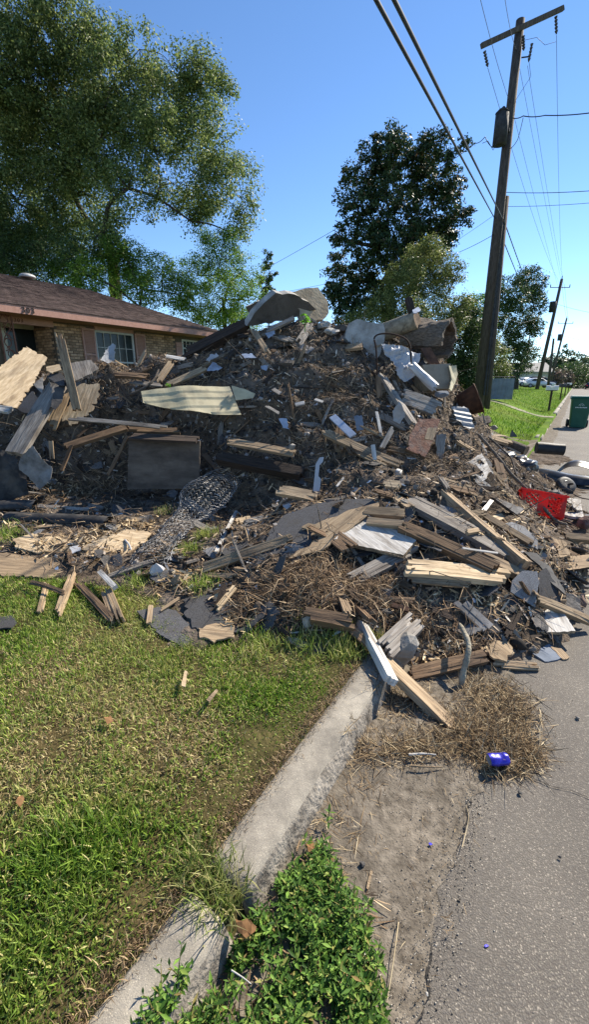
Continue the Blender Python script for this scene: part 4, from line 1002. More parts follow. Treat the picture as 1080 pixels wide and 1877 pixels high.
plank('tan board leaning behind the red crate', (962, 894), (978, 872), 18, 'tan', .03, f=(5.3, 5.6), n=(.1, -.5, .8), strips=2, jag=.01)
plank('brown double board standing left of the red crate', (912, 846), (924, 894), 16, 'brown', .04, f=(5.2, 4.9), n=(.3, -.85, .4), strips=2, jag=.015)
plank('dark board leaning against the white board above the crate', (884, 900), (906, 872), 20, 'brown', .03, f=(4.6, 4.75), n=(.5, -.6, .5), strips=2)
branch('long dark branch sloping down across the red crate', [(876, 794), (906, 828), (936, 866), (956, 886), (986, 918), (1018, 952), (1042, 962)], 6, 'bark', fs=[5.5, 5.35, 5.1, 4.98, 4.85, 4.62, 4.5], taper=.9)
branch('thin dark branch joining the long one above the crate', [(896, 800), (922, 824), (938, 840), (946, 866), (957, 888)], 4, 'bark', fs=[5.6, 5.5, 5.4, 5.2, 5.02])
branch('thin twig rising from the black bag', [(940, 842), (941, 866), (942, 890)], 3.5, 'bark', fs=[5.5, 5.35, 5.2])
branch('dry dark twig lying on the asphalt beside the reddish stone', [(1052, 905), (1066, 912), (1090, 916)], 3, 'bark', fs=[5.3, 5.15, 5.05])
plank('pale board end on the right slope above the plank fan', (836, 806), (870, 826), 9, 'pine', .03, lift=.10, strips=2)
plank('brown board jutting out over the right slope', (822, 842), (898, 816), 9, 'brown', .04, lift=.12, strips=3)
plank('pale tan board jutting right from the slope', (862, 806), (930, 800), 9, 'tan', .03, lift=.1, strips=2)
plank('long tan board at the pile edge before the dirt drive', (890, 798), (938, 812), 9, 'pine', .03, f=(6.4, 6.5), strips=2)
log('short log lying behind the black bag', (936, 814), (966, 826), 9, (6.6, 6.4), 'bark', 'tan')
sheet('dark pointed roofing scrap standing on the dirt drive', [(935, 800), (940, 787), (950, 800)], 'felt', .01, f=8.6, n=(.3, -.8, .3), name='roofing_scrap', cat='roofing')

# ------------------------------------------------------------------ red crate: lattice walls, open side
def crate():
    Lx, Ly, Lz, t = .36, .30, .26, .008
    root = empty('plastic_crate')
    def wall(name, w, h, lattice, holes=7, rows=4):
        bm = bmesh.new()
        b = .035
        for c, s in (((0, 0, -h / 2 + b / 2), (w, t, b)), ((0, 0, h / 2 - b / 2), (w, t, b)), ((-w / 2 + b / 2, 0, 0), (b, t, h - 2 * b)), ((w / 2 - b / 2, 0, 0), (b, t, h - 2 * b))): box_into(bm, c, s)
        iw, ih = w - 2 * b, h - 2 * b
        # solid middle band in front, lattice panels both sides
        segs = [(-iw / 2, -iw * .14), (iw * .14, iw / 2)] if lattice == 2 else [(-iw / 2, iw / 2)]
        if lattice == 2: box_into(bm, (0, 0, 0), (iw * .28, t, ih))
        for (a_, b_) in segs:
            cw = b_ - a_; cxm = (a_ + b_) / 2
            n_ = max(3, int(cw / .026))
            for sgn in (-1, 1):
                for k in range(-n_ * 2, n_ * 2):
                    off = k * .046
                    # clip the diagonal line z = sgn*(x-off) to the panel
                    pts = []
                    for x_ in (-cw / 2, cw / 2):
                        z_ = sgn * (x_ - off)
                        if -ih / 2 <= z_ <= ih / 2: pts.append((x_, z_))
                    for z_ in (-ih / 2, ih / 2):
                        x_ = sgn * z_ + off
                        if -cw / 2 < x_ < cw / 2: pts.append((x_, z_))
                    if len(pts) >= 2:
                        (xa, za), (xb, zb) = pts[0], pts[-1]
                        L_ = math.hypot(xb - xa, zb - za)
                        if L_ > .01: box_into(bm, (cxm + (xa + xb) / 2, 0, (za + zb) / 2), (L_, t * .7, .009), Matrix.Rotation(-math.atan2(zb - za, xb - xa), 3, 'Y'))
        return link(name, bm_mesh(name, bm), MT['red'], root)
    a = wall('side', Lx, Lz, 2); a.location = (0, -Ly / 2, 0)
    a = wall('side', Lx, Lz, 2); a.location = (0, Ly / 2, 0)
    a = wall('side', Ly, Lz, 1); a.location = (-Lx / 2, 0, 0); a.rotation_euler = (0, 0, R(90))
    a = wall('side', Ly, Lz, 1); a.location = (Lx / 2, 0, 0); a.rotation_euler = (0, 0, R(90))
    a = wall('bottom', Lx - .01, Ly - .01, 1); a.location = (0, 0, -Lz / 2 + .01); a.rotation_euler = (R(90), 0, 0)
    rim = boxes('rim', [((0, -Ly / 2 - .006, Lz / 2 - .008), (Lx + .03, .012, .022)), ((0, Ly / 2 + .006, Lz / 2 - .008), (Lx + .03, .012, .022)), ((-Lx / 2 - .006, 0, Lz / 2 - .008), (.012, Ly - .002, .022)), ((Lx / 2 + .006, 0, Lz / 2 - .008), (.012, Ly - .002, .022))], MT['red'], root)
    return root
cr = crate()
cr.location = P(988, 926, 4.92)
_ex = cdir(.93, -.28, -.13); _ez = cdir(.12, .42, .9); _ey = _ez.cross(_ex).normalized(); _ez = _ex.cross(_ey)
cr.matrix_world = frame_matrix(cr.location, _ex, _ey, _ez) @ Matrix.Diagonal((1.3, 1.0, 1.0, 1))
tag(cr, 'red plastic crate with lattice sides lying at the street edge of the pile', 'crate')

# ------------------------------------------------------------------ wheel, car fender, felt roll and bags in the street
def lathe(name, prof, m, parent=None, n=28, smooth=True, axis='Z'):
    V, Fq = [], []
    for (r_, z_) in prof:
        for k in range(n):
            t = 2 * math.pi * k / n; V.append((r_ * math.cos(t), r_ * math.sin(t), z_))
    for q_ in range(len(prof) - 1):
        for k in range(n):
            Fq.append((q_ * n + k, q_ * n + (k + 1) % n, (q_ + 1) * n + (k + 1) % n, (q_ + 1) * n + k))
    if prof[0][0] > 1e-4: Fq.append(tuple(range(n))[::-1])
    if prof[-1][0] > 1e-4: Fq.append(tuple((len(prof) - 1) * n + k for k in range(n)))
    return link(name, py_mesh(name, V, Fq, smooth), m, parent)
wh = empty('small_wheel')
lathe('tyre', [(.055, -.045), (.10, -.05), (.135, -.035), (.145, 0), (.135, .035), (.10, .05), (.055, .045)], MT['rubber'], wh)
lathe('rim', [(.012, -.03), (.056, -.046), (.058, .046), (.012, .03)], MT['blackplastic'], wh)
wh.matrix_world = frame_matrix(PZ(1038, 889, .13), cdir(.85, .1, -.5), cdir(.2, .75, .5), cdir(-.3, -.55, .75))
tag(wh, 'small black rubber wheel leaning beside the car bumper', 'wheel')

def ribbon_shell(label, path, prof, m, name, cat, t=.012):
    """curved plastic moulding: profile (sideways, up) swept along ground path"""
    pts = smooth_path(path, 6); n = len(pts); V, Fq = [], []
    tn = np.gradient(pts, axis=0); tn /= np.linalg.norm(tn, axis=1, keepdims=True)
    sd = np.cross(tn, [0, 0, 1]); sd /= np.linalg.norm(sd, axis=1, keepdims=True)
    k_ = len(prof)
    for side in (0, 1):
        for q_ in range(n):
            sc_ = .55 + .45 * math.sin(math.pi * min(1, max(0, q_ / (n - 1))) ** .8)
            for (a_, z_) in prof:
                p_ = pts[q_] + sd[q_] * (a_ * sc_ * (1 - side * .05) - side * t * .4) + np.array([0, 0, z_ * sc_ - side * t])
                V.append(p_)
    st = n * k_
    for q_ in range(n - 1):
        for s_ in range(k_ - 1):
            a_ = q_ * k_ + s_; Fq.append((a_, a_ + 1, a_ + k_ + 1, a_ + k_)); Fq.append((st + a_ + k_, st + a_ + k_ + 1, st + a_ + 1, st + a_))
        for s_ in (0, k_ - 1):
            a_ = q_ * k_ + s_; Fq.append((a_, a_ + k_, st + a_ + k_, st + a_))
    for q_ in (0, n - 1):
        for s_ in range(k_ - 1):
            a_ = q_ * k_ + s_; Fq.append((a_, st + a_, st + a_ + 1, a_ + 1))
    V = np.array(V); c = V.mean(0)
    o = link(name, py_mesh(name, V - c, Fq, True), MT[m]); o.location = c
    return tag(o, label, cat)
def gp(u, v, z): return tuple(PZ(u, v, z))
ribbon_shell('long black car bumper lying in the street with shiny top edge', [gp(985, 860, .10), gp(1012, 866, .12), gp(1045, 874, .13), gp(1090, 878, .14), gp(1130, 876, .14)], [(-.15, -.09), (-.12, -.01), (-.05, .045), (.05, .04), (.12, -.02), (.15, -.09)], 'blackplastic', 'car_bumper', 'bumper')
ribbon_shell('black plastic wheel arch liner standing behind the car bumper', [gp(1020, 866, .02), gp(1040, 852, .18), gp(1062, 848, .24), gp(1090, 856, .18), gp(1110, 866, .02)], [(-.16, -.03), (-.1, .03), (0, .05), (.1, .03), (.16, -.03)], 'blackplastic', 'wheel_arch', 'car part')
ribbon_shell('bent black plastic strip left of the small wheel', [gp(966, 880, .05), gp(985, 890, .14), gp(1000, 902, .12), gp(1006, 915, .03)], [(-.05, -.03), (0, .02), (.05, -.03)], 'blackplastic', 'plastic_strip', 'plastic')
log('dark short roll of carpet lying on the verge by the street', (984, 820), (1034, 824), 10.5, (8.3, 8.2), 'rubber', 'felt', name='carpet_roll', cat='carpet roll')
def bag(label, u, v, f, w, d, h, m, name='plastic_bag', cat='bag', seed=3):
    bm = bmesh.new(); bmesh.ops.create_icosphere(bm, subdivisions=4, radius=1)
    for v_ in bm.verts:
        n_ = noise.noise(v_.co * 1.6 + Vector((seed, 0, 0))) * .35 + abs(noise.noise(v_.co * 4 + Vector((0, seed, 0)))) * .22
        v_.co *= 1 + n_
        v_.co = Vector((v_.co.x * w, v_.co.y * d, v_.co.z * h))
    o = link(name, bm_mesh(name, bm, True), MT[m]); o.location = P(u, v, f); o.rotation_euler = (0, 0, YAW)
    return tag(o, label, cat)
bag('shiny black plastic bag slumped behind the red crate', 958, 856, 5.75, .17, .2, .13, 'blackplastic', seed=4)
bag('black plastic bag lump left of the slumped shiny one', 924, 838, 5.9, .16, .18, .10, 'blackplastic', seed=9)
bag('black fabric heap between crate and small wheel', 1000, 905, 5.3, .2, .12, .06, 'felt', 'fabric_heap', 'fabric', seed=13)
for k, (u, v, w_) in enumerate([(868, 777, 14), (880, 806, 12), (905, 783, 15)]):
    rock(['pale stone at the pile edge below the dark fallen board', 'brown clod on the right slope near the jutting boards', 'round stone on the dirt drive beyond the pile'][k], u, v, w_, w_ * .8, ['stone', 'redstone', 'stone'][k], f=[6.6, 6.2, 8.2][k])

# ------------------------------------------------------------------ rolled, crumpled chain-link fence
def chainlink():
    A0, A1 = hit(405, 892, .12), hit(262, 1050, .02)
    ax = (A1 - A0); L = ax.length; ex = ax.normalized(); ez = (UPV - ex * ex.z).normalized(); ey = ez.cross(ex)
    def surf(a_, b_):          # a along the axis, b round the roll (metres)
        s_ = a_ / L
        rr = .165 + .05 * math.sin(s_ * 7) - .03 * b_ + .05 * noise.noise(Vector((a_ * 3, b_ * 2, 1)))
        rr = max(.06, rr) * (1.08 - .45 * s_)
        th = b_ / .2
        p_ = A0 + ex * (a_ + .05 * noise.noise(Vector((b_ * 3, a_, 5)))) + ey * (rr * 1.35 * math.cos(th)) + ez * (rr * .95 * math.sin(th) + .06)
        return p_ + Vector((noise.noise(p_ * 6), noise.noise(p_ * 6 + Vector((9, 0, 0))), noise.noise(p_ * 6 + Vector((0, 9, 0))))) * .03
    paths = []
    n_ = int(L / .056)
    for k in range(n_):
        b_ = 0; pts = []; s_ = 0
        end = 1.45 + .25 * math.sin(k)
        while b_ < end:
            a_ = k * .056 + (.030 if s_ % 2 else -.030)
            pts.append(tuple(surf(a_, b_) + UPV * (.004 if s_ % 2 else -.004)))
            b_ += .030; s_ += 1
        paths.append((np.array(pts), .0026))
    V, Fq = tube_np(paths, 3)
    V[:, 2] = np.maximum(V[:, 2], np.where(V[:, 0] < -.64, terrain(np.minimum(V[:, 0], -.66), V[:, 1]), 0) + .004)
    c = V.mean(0)
    o = link('chain_link_fence', np_mesh('chain_link_fence', V - c, Fq), MT['wire']); o.location = c
    tag(o, 'crumpled roll of grey chain-link fence lying on the apron', 'wire fence')
chainlink()
# sprout on the crest
def sprout(label, u, v, f, hgt, n, size, seed):
    base = P(u, v, f); root = empty('weed_sprout', base); r_ = random.Random(seed)
    tube('stem', [(np.array([(0, 0, -.05), (.01, 0, hgt * .5), (0.0, .01, hgt)]), .005)], MT['leafbright'], root, 5)
    for k in range(n):
        az = r_.uniform(0, 6.28); z_ = hgt * r_.uniform(.35, 1); s_ = size * r_.uniform(.7, 1.2)
        V = [(0, 0, 0), (s_ * .4, s_ * .32, .01), (s_, 0, -.02), (s_ * .4, -s_ * .32, .01)]
        o = link('leaf', py_mesh('leaf', V, [(0, 1, 2), (0, 2, 3)]), MT['leafbright'], root)
        o.location = (0, 0, z_); o.rotation_euler = (r_.uniform(-.4, .4), r_.uniform(-.5, .3), az)
    return tag(root, label, 'sprout')
sprout('bright green sprout growing in front of the largest concrete slab', 559, 600, 6.3, .16, 11, .085, 3)
sprout('tiny green sprout left of the cream siding panel', 310, 707, 5.7, .03, 4, .05, 5)
# ------------------------------------------------------------------ scattered scraps: individuals first, then the uncountable litter
above = (Hs - Tg)
area = np.sqrt(1 + gradx ** 2 + grady ** 2) * (above > .03)
# weight the side that faces the street and the camera
dist = np.sqrt(gx ** 2 + gy ** 2)
fdist = gx * FWD.x + gy * FWD.y
front = (-(gradx * (-gx) + grady * (-gy)) / (dist + .1))          # >0 where the slope looks at the camera
wgt = area * (.25 + .75 * ss(-.35, .25, front)) * (fdist < 9)
def sample(n, w):
    p_ = (w / w.sum()).ravel(); k = rng.choice(len(p_), n, p=p_)
    X = gx.ravel()[k] + rng.uniform(-MS / 2, MS / 2, n); Y = gy.ravel()[k] + rng.uniform(-MS / 2, MS / 2, n)
    return X, Y, np.maximum(bil(Hn, X, Y), 0)
def basis(X, Y, tilt, n):
    """random orthonormal frames lying on the mound surface"""
    N = np.stack([-bil(gradx, X, Y), -bil(grady, X, Y), np.ones(n)], -1) + rng.normal(0, tilt, (n, 3))
    N /= np.linalg.norm(N, axis=1, keepdims=True)
    T_ = rng.normal(0, 1, (n, 3)); T_ -= N * (T_ * N).sum(1, keepdims=True); T_ /= np.linalg.norm(T_, axis=1, keepdims=True)
    return T_, np.cross(N, T_), N
# shared meshes
scr = [plank_mesh(1.0, 1.0, 1.0, 5, .10, 0, 0, 900 + k, .04) for k in range(6)]
for m_ in scr: m_.materials.append(MT['tan'])
kinds = ['tan', 'brown', 'grey', 'pine', 'dark', 'dark', 'grey', 'tan', 'brown', 'grey']
near_w = wgt * (1 + 1.2 * (dist < 4.2))
n = 290
X, Y, Z = sample(n, near_w)
ex, ey, ez = basis(X, Y, .35, n)
group_by = {'tan': 'tan splintered scrap of timber lying @', 'brown': 'brown scrap of timber lying @', 'grey': 'weathered grey scrap of timber lying @', 'pine': 'fresh yellow scrap of timber lying @', 'dark': 'dark rotten scrap of timber lying @'}
def zone(x, y, z):
    d = Vector((x, y, 0)); f_ = d.dot(FWD); a_ = d.dot(RGT) / max(f_, .1)
    if f_ < 3.6: return ('on the apron left of the wire mesh' if a_ < -.25 else 'on the apron before the roof decking' if a_ < .12 else 'under the fan of planks')
    if z > 1.9: return 'on the crest of the pile'
    if a_ < -.25: return 'on the left shoulder of the pile'
    if a_ > .3: return 'on the street slope of the pile'
    return 'low on the middle face of the pile' if z < 1.0 else 'high on the middle face of the pile'
sm = {}
for k in range(n):
    kd = kinds[rnd.randrange(len(kinds))] if rnd.random() > .18 else 'brown'
    key = (kd, k % 6)
    if key not in sm:
        me = scr[k % 6].copy(); me.materials.clear(); me.materials.append(MT[kd]); sm[key] = me
    o = bpy.data.objects.new('timber_scrap', sm[key]); COL.objects.link(o)
    L_ = rnd.uniform(.10, .42) * (1.25 if dist.max() else 1); w_ = rnd.uniform(.02, .07); t_ = rnd.uniform(.008, .03)
    m4 = frame_matrix(Vector((X[k], Y[k], Z[k] + .015)), Vector(ex[k]), Vector(ey[k]), Vector(ez[k])) @ Matrix.Diagonal((L_, w_, t_, 1))
    o.matrix_world = m4
    zn = zone(X[k], Y[k], Z[k])
    tag(o, group_by[kd].replace('@', zn), 'wood scrap', group_by[kd].split(' lying')[0] + 's ' + zn)
# long thin laths and bigger boards lying every way
n = 150
X, Y, Z = sample(n, wgt); ex, ey, ez = basis(X, Y, .28, n)
for k in range(n):
    big = k % 3 == 0
    kd = ['brown', 'grey', 'dark', 'tan', 'brown', 'grey', 'pine'][rnd.randrange(7)]
    key = (kd, k % 6)
    if key not in sm:
        me = scr[k % 6].copy(); me.materials.clear(); me.materials.append(MT[kd]); sm[key] = me
    o = bpy.data.objects.new('broken_board' if big else 'broken_lath', sm[key]); COL.objects.link(o)
    L_ = rnd.uniform(.35, .8) if big else rnd.uniform(.3, .75)
    w_ = rnd.uniform(.06, .13) if big else rnd.uniform(.012, .03); t_ = rnd.uniform(.015, .035) if big else rnd.uniform(.008, .02)
    e_ = Vector(ex[k]); e_.z *= .7; e_.normalize(); n_ = Vector(ez[k]); n_ = (n_ - e_ * n_.dot(e_)).normalized()
    o.matrix_world = frame_matrix(Vector((X[k], Y[k], Z[k] + (.01 if big else .03))), e_, n_.cross(e_), n_) @ Matrix.Diagonal((L_, w_, t_, 1))
    zn = zone(X[k], Y[k], Z[k]); cw = {'brown': 'brown', 'grey': 'weathered grey', 'dark': 'dark rotten', 'tan': 'tan', 'pine': 'fresh yellow'}[kd]
    lb = cw + (' broken board wedged ' if big else ' thin lath lying ') + zn
    tag(o, lb, 'board' if big else 'lath', lb.replace('board', 'boards').replace('lath', 'laths'))
# shingle and felt scraps
shm = []
for k in range(8):
    r_ = random.Random(50 + k)
    pts = [(-.5 + r_.uniform(-.1, .15), -.35), (.1, -.42 + r_.uniform(-.08, .08)), (.5, -.25 + r_.uniform(-.1, .1)), (.45, .3), (r_.uniform(-.2, .2), .42), (-.45, .3 + r_.uniform(-.1, .1))]
    me = poly_plate('shingle_scrap', pts, .03, .03, .2, lambda x, y, k=k: .12 * noise.noise(Vector((x * 1.5 + k, y * 1.5, k))), k, .12)
    me.materials.append(MT[['shingle', 'felt', 'greyshingle', 'shingle'][k % 4]]); shm.append(me)
n = 230
X, Y, Z = sample(n, near_w); ex, ey, ez = basis(X, Y, .3, n)
glab = {'shingle': 'dark shingle scrap', 'felt': 'black felt scrap', 'greyshingle': 'grey granule shingle scrap'}
for k in range(n):
    kd = ['shingle', 'felt', 'greyshingle', 'shingle'][k % 4]
    o = bpy.data.objects.new('roofing_scrap', shm[k % 8]); COL.objects.link(o)
    s_ = rnd.uniform(.07, .26)
    o.matrix_world = frame_matrix(Vector((X[k], Y[k], Z[k] + .02)), Vector(ex[k]), Vector(ey[k]), Vector(ez[k])) @ Matrix.Diagonal((s_, s_, s_, 1))
    zn = zone(X[k], Y[k], Z[k])
    tag(o, glab[kd] + ' ' + zn, 'roofing scrap', glab[kd] + 's ' + zn)
# rubble stones
rms = [rock_mesh(1, 300 + k, (1.2, 1, .7), 2) for k in range(6)]
for m_ in rms: m_.materials.append(MT['stone'])
n = 110
X, Y, Z = sample(n, wgt * (.4 + ss(.6, 2.0, Hs)))
for k in range(n):
    o = bpy.data.objects.new('rubble_stone', rms[k % 6]); COL.objects.link(o)
    s_ = rnd.uniform(.015, .042)
    o.location = (X[k], Y[k], Z[k]); o.scale = (s_, s_, s_); o.rotation_euler = (rnd.random() * 6, rnd.random() * 6, rnd.random() * 6)
    zn = zone(X[k], Y[k], Z[k])
    tag(o, 'small grey concrete stone lying ' + zn, 'stone', 'concrete stones ' + zn)

def strips_mesh(name, X, Y, Z, T_, B_, N_, L, Wd, curl, m, label, cat, nseg=2):
    """n thin curved strips as one mesh"""
    n = len(X); c = np.stack([X, Y, Z], -1)
    Vs = []
    for q_ in range(nseg + 1):
        s_ = q_ / nseg - .5
        p_ = c + T_ * (L * s_)[:, None] + N_ * (curl * (1 - 4 * s_ * s_))[:, None] + B_ * (curl * .8 * np.sin(s_ * 3))[:, None]
        w_ = Wd * (1 if 0 < q_ < nseg else .45)
        Vs.append(p_ - B_ * (w_ / 2)[:, None]); Vs.append(p_ + B_ * (w_ / 2)[:, None])
    V = np.stack(Vs, 1).reshape(-1, 3)
    k = np.arange(n)[:, None] * (2 * nseg + 2)
    Fq = np.concatenate([np.stack([k[:, 0] + 2 * q_, k[:, 0] + 2 * q_ + 1, k[:, 0] + 2 * q_ + 3, k[:, 0] + 2 * q_ + 2], -1) for q_ in range(nseg)])
    o = link(name, np_mesh(name, V, Fq), m)
    if label: tag(o, label, cat, kind='stuff')
    return o
m_chip = mat('wood chips', (0, 0, 0), (1, 1, 1), rand='isl', rv=.35, bump=0, stops=[(0, (.035, .026, .019)), (.4, (.12, .083, .054)), (.65, (.24, .175, .115)), (.82, (.32, .27, .22)), (.94, (.44, .33, .19)), (1, (.5, .49, .47))])
m_straw = mat('brown straw and roots', (0, 0, 0), (1, 1, 1), rand='isl', rv=.35, bump=0, stops=[(0, (.042, .026, .016)), (.45, (.125, .08, .046)), (.8, (.27, .18, .102)), (1, (.46, .35, .22))])
m_gold = mat('dry golden straw', (0, 0, 0), (1, 1, 1), rand='isl', rv=.3, bump=0, stops=[(0, (.06, .037, .02)), (.4, (.16, .105, .055)), (.8, (.31, .225, .125)), (1, (.5, .41, .26))])

m_chipg = mat('pale wood chips', (0, 0, 0), (1, 1, 1), rand='isl', rv=.25, bump=0, stops=[(0, (.10, .065, .035)), (.35, (.28, .19, .10)), (.75, (.50, .37, .21)), (1, (.66, .54, .36))])
def litter(name, n, w, L, Wd, m, label, cat, tilt=.35, lift=.012, curl=.02, nseg=2):
    X, Y, Z = sample(n, w); T_, B_, N_ = basis(X, Y, tilt, n)
    return strips_mesh(name, X, Y, Z + rng.uniform(0, 1, n) * lift, T_, B_, N_, rng.uniform(L[0], L[1], n) * rng.uniform(.5, 1, n), rng.uniform(Wd[0], Wd[1], n), rng.normal(0, curl, n), m, label, cat, nseg)
litter('wood_splinters', 9000, near_w, (.03, .16), (.006, .022), m_chip, 'countless wood splinters and chips strewn over the rubble pile', 'splinters', .45, .03, .004)
litter('straw_litter', 13000, wgt, (.06, .30), (.003, .007), m_straw, 'brown straw roots and twigs tangled over the rubble pile', 'straw', .5, .06, .03)
# clods of soil, plaster and crushed block
n = 2600
X, Y, Z = sample(n, wgt * (.3 + ss(.3, 1.2, Hs))); s_ = np.abs(rng.normal(0, .022, n)) + .010
ico = np.array([tuple(v.co) for v in rock_mesh(1, 77, (1, 1, .8), 1).vertices]); icf = np.array([tuple(p.vertices) for p in rock_mesh(1, 77, (1, 1, .8), 1).polygons])
q4 = rng.normal(0, 1, (n, 4)); q4 /= np.linalg.norm(q4, axis=1, keepdims=True)
w_, x_, y_, z_ = q4.T
RM = np.stack([np.stack([1 - 2 * (y_ * y_ + z_ * z_), 2 * (x_ * y_ - z_ * w_), 2 * (x_ * z_ + y_ * w_)], -1), np.stack([2 * (x_ * y_ + z_ * w_), 1 - 2 * (x_ * x_ + z_ * z_), 2 * (y_ * z_ - x_ * w_)], -1), np.stack([2 * (x_ * z_ - y_ * w_), 2 * (y_ * z_ + x_ * w_), 1 - 2 * (x_ * x_ + y_ * y_)], -1)], 1)
V = np.einsum('nij,kj->nki', RM, ico) * s_[:, None, None] * rng.uniform(.7, 1.3, (n, len(ico), 1)) + np.stack([X, Y, Z + s_ * .2], -1)[:, None, :]
Fc = (icf[None] + (np.arange(n) * len(ico))[:, None, None]).reshape(-1, 3)
m_clod = mat('soil clods', (0, 0, 0), (1, 1, 1), rand='isl', rv=.3, bump=0, stops=[(0, (.03, .024, .019)), (.5, (.09, .072, .056)), (.85, (.19, .16, .135)), (.97, (.30, .275, .25)), (1, (.42, .41, .39))])
tag(link('soil_clods', np_mesh('soil_clods', V.reshape(-1, 3), Fc), m_clod), 'clods of soil and crushed plaster all over the rubble pile', 'clods', kind='stuff')
# flakes of shingle
n = 5000
X, Y, Z = sample(n, near_w); T_, B_, N_ = basis(X, Y, .5, n); s_ = rng.uniform(.01, .04, n)
c = np.stack([X, Y, Z + rng.uniform(0, .02, n)], -1)
V = np.stack([c - T_ * s_[:, None], c + B_ * (s_ * .7)[:, None], c + T_ * s_[:, None] * .8, c - B_ * (s_ * .6)[:, None]], 1).reshape(-1, 3)
m_flake = mat('grit flakes', (0, 0, 0), (1, 1, 1), rand='isl', rv=.3, bump=0, stops=[(0, (.02, .02, .021)), (.5, (.06, .055, .05)), (.8, (.16, .14, .12)), (.95, (.32, .30, .28)), (1, (.6, .62, .66))])
tag(link('grit_flakes', np_mesh('grit_flakes', V, np.arange(n * 4).reshape(-1, 4)), m_flake), 'small flakes of roofing and plaster strewn over the rubble pile', 'flakes', kind='stuff')

# denser patches of roots and straw seen in particular places: (u, v, radius px, count, length, golden?)
def patches(name, lst, m, label, cat, L=(.06, .26), Wd=(.0022, .005), h=.055, curl=.028):
    Xs, Ys, Zs, Ts = [], [], [], []
    for (u, v, ru, rv_, cnt) in lst:
        c_ = hit(u, v); a_ = hit(u + ru, v); b_ = hit(u, v - rv_)
        rx_ = max((a_ - c_).length, .05); ry_ = min(max((b_ - c_).length, .05), .6)
        th = rng.uniform(0, 6.283, cnt); rr = np.sqrt(rng.uniform(0, 1, cnt)) * (1 + .25 * rng.normal(0, 1, cnt))
        dx = rr * np.cos(th) * rx_; dy = rr * np.sin(th) * ry_
        X = c_.x + RGT.x * dx + FWD.x * dy; Y = c_.y + RGT.y * dx + FWD.y * dy
        Xs.append(X); Ys.append(Y)
        Zs.append(np.maximum(bil(Hn, X, Y), np.where(X < -.64, terrain(np.minimum(X, -.66), Y), .006)) + rng.uniform(0.004, 1, cnt) * h * np.clip(1 - rr ** 2, .08, 1))
    X, Y, Z = map(np.concatenate, (Xs, Ys, Zs)); n = len(X)
    T_, B_, N_ = basis(X, Y, .45, n)
    return strips_mesh(name, X, Y, Z, T_, B_, N_, rng.uniform(L[0], L[1], n), rng.uniform(Wd[0], Wd[1], n), rng.normal(0, curl, n), m, label, cat, 3)
patches('root_tangle', [(600, 1050, 60, 40, 1700), (560, 1080, 60, 40, 1000), (690, 1090, 60, 30, 1200), (480, 1100, 60, 30, 700), (230, 665, 45, 22, 700), (190, 690, 40, 20, 600), (300, 720, 40, 20, 400), (600, 740, 50, 25, 600),
                        (620, 700, 40, 25, 500), (700, 800, 60, 40, 600), (170, 900, 70, 20, 700), (560, 840, 60, 30, 400), (740, 1130, 60, 30, 700), (800, 850, 60, 25, 500), (560, 1120, 60, 20, 500), (380, 690, 40, 20, 300), (860, 1190, 40, 15, 200)],
        m_straw, 'tangled brown roots and pine straw in mats on the rubble pile', 'roots')
patches('golden_straw', [(895, 1370, 80, 40, 5200), (760, 1375, 90, 24, 2600), (900, 1290, 70, 45, 2600), (690, 1385, 40, 26, 700), (740, 1290, 60, 35, 900), (820, 1330, 60, 40, 1200), (620, 1060, 40, 25, 500), (200, 985, 70, 25, 500), (130, 910, 40, 12, 250), (300, 1075, 60, 18, 250), (430, 965, 30, 15, 200)],
        m_gold, 'matted golden brown pine straw lying in the gutter and on the apron', 'straw', (.05, .20), (.0016, .0034), .018, .009)
patches('chip_litter', [(200, 985, 75, 25, 420), (130, 905, 60, 18, 320), (250, 965, 40, 16, 200), (70, 1000, 60, 18, 260), (330, 1065, 60, 20, 160), (60, 955, 60, 15, 160), (440, 1140, 50, 20, 160), (700, 1000, 60, 30, 150), (860, 1100, 80, 40, 220), (900, 1000, 80, 40, 260), (1000, 1010, 50, 30, 160), (960, 930, 50, 25, 160), (820, 1200, 60, 25, 160)],
        m_chipg, 'pale wood chips and splinters strewn over the apron', 'splinters', (.03, .13), (.005, .02), .03, .003)
# wire-thin standing twigs
paths = []
X, Y, Z = sample(420, wgt * (Hs > .3))
for k in range(420):
    d_ = Vector((rng.normal(0, .7), rng.normal(0, .7), rng.uniform(.1, 1))).normalized(); L_ = rng.uniform(.12, .45)
    p0 = Vector((X[k], Y[k], Z[k] - .02)); b_ = Vector((rng.normal(0, .1), rng.normal(0, .1), rng.normal(-.05, .08)))
    paths.append((np.array([tuple(p0), tuple(p0 + d_ * L_ * .5 + b_ * .5), tuple(p0 + d_ * L_ + b_ * 1.6)]), np.array([.005, .004, .0015]) * rng.uniform(.6, 1.3)))
V, Fq = tube_np(paths, 4)
tag(link('standing_twigs', np_mesh('standing_twigs', V, Fq, True), MT['bark']), 'thin bare twigs sticking out all over the rubble pile', 'twigs', kind='stuff')
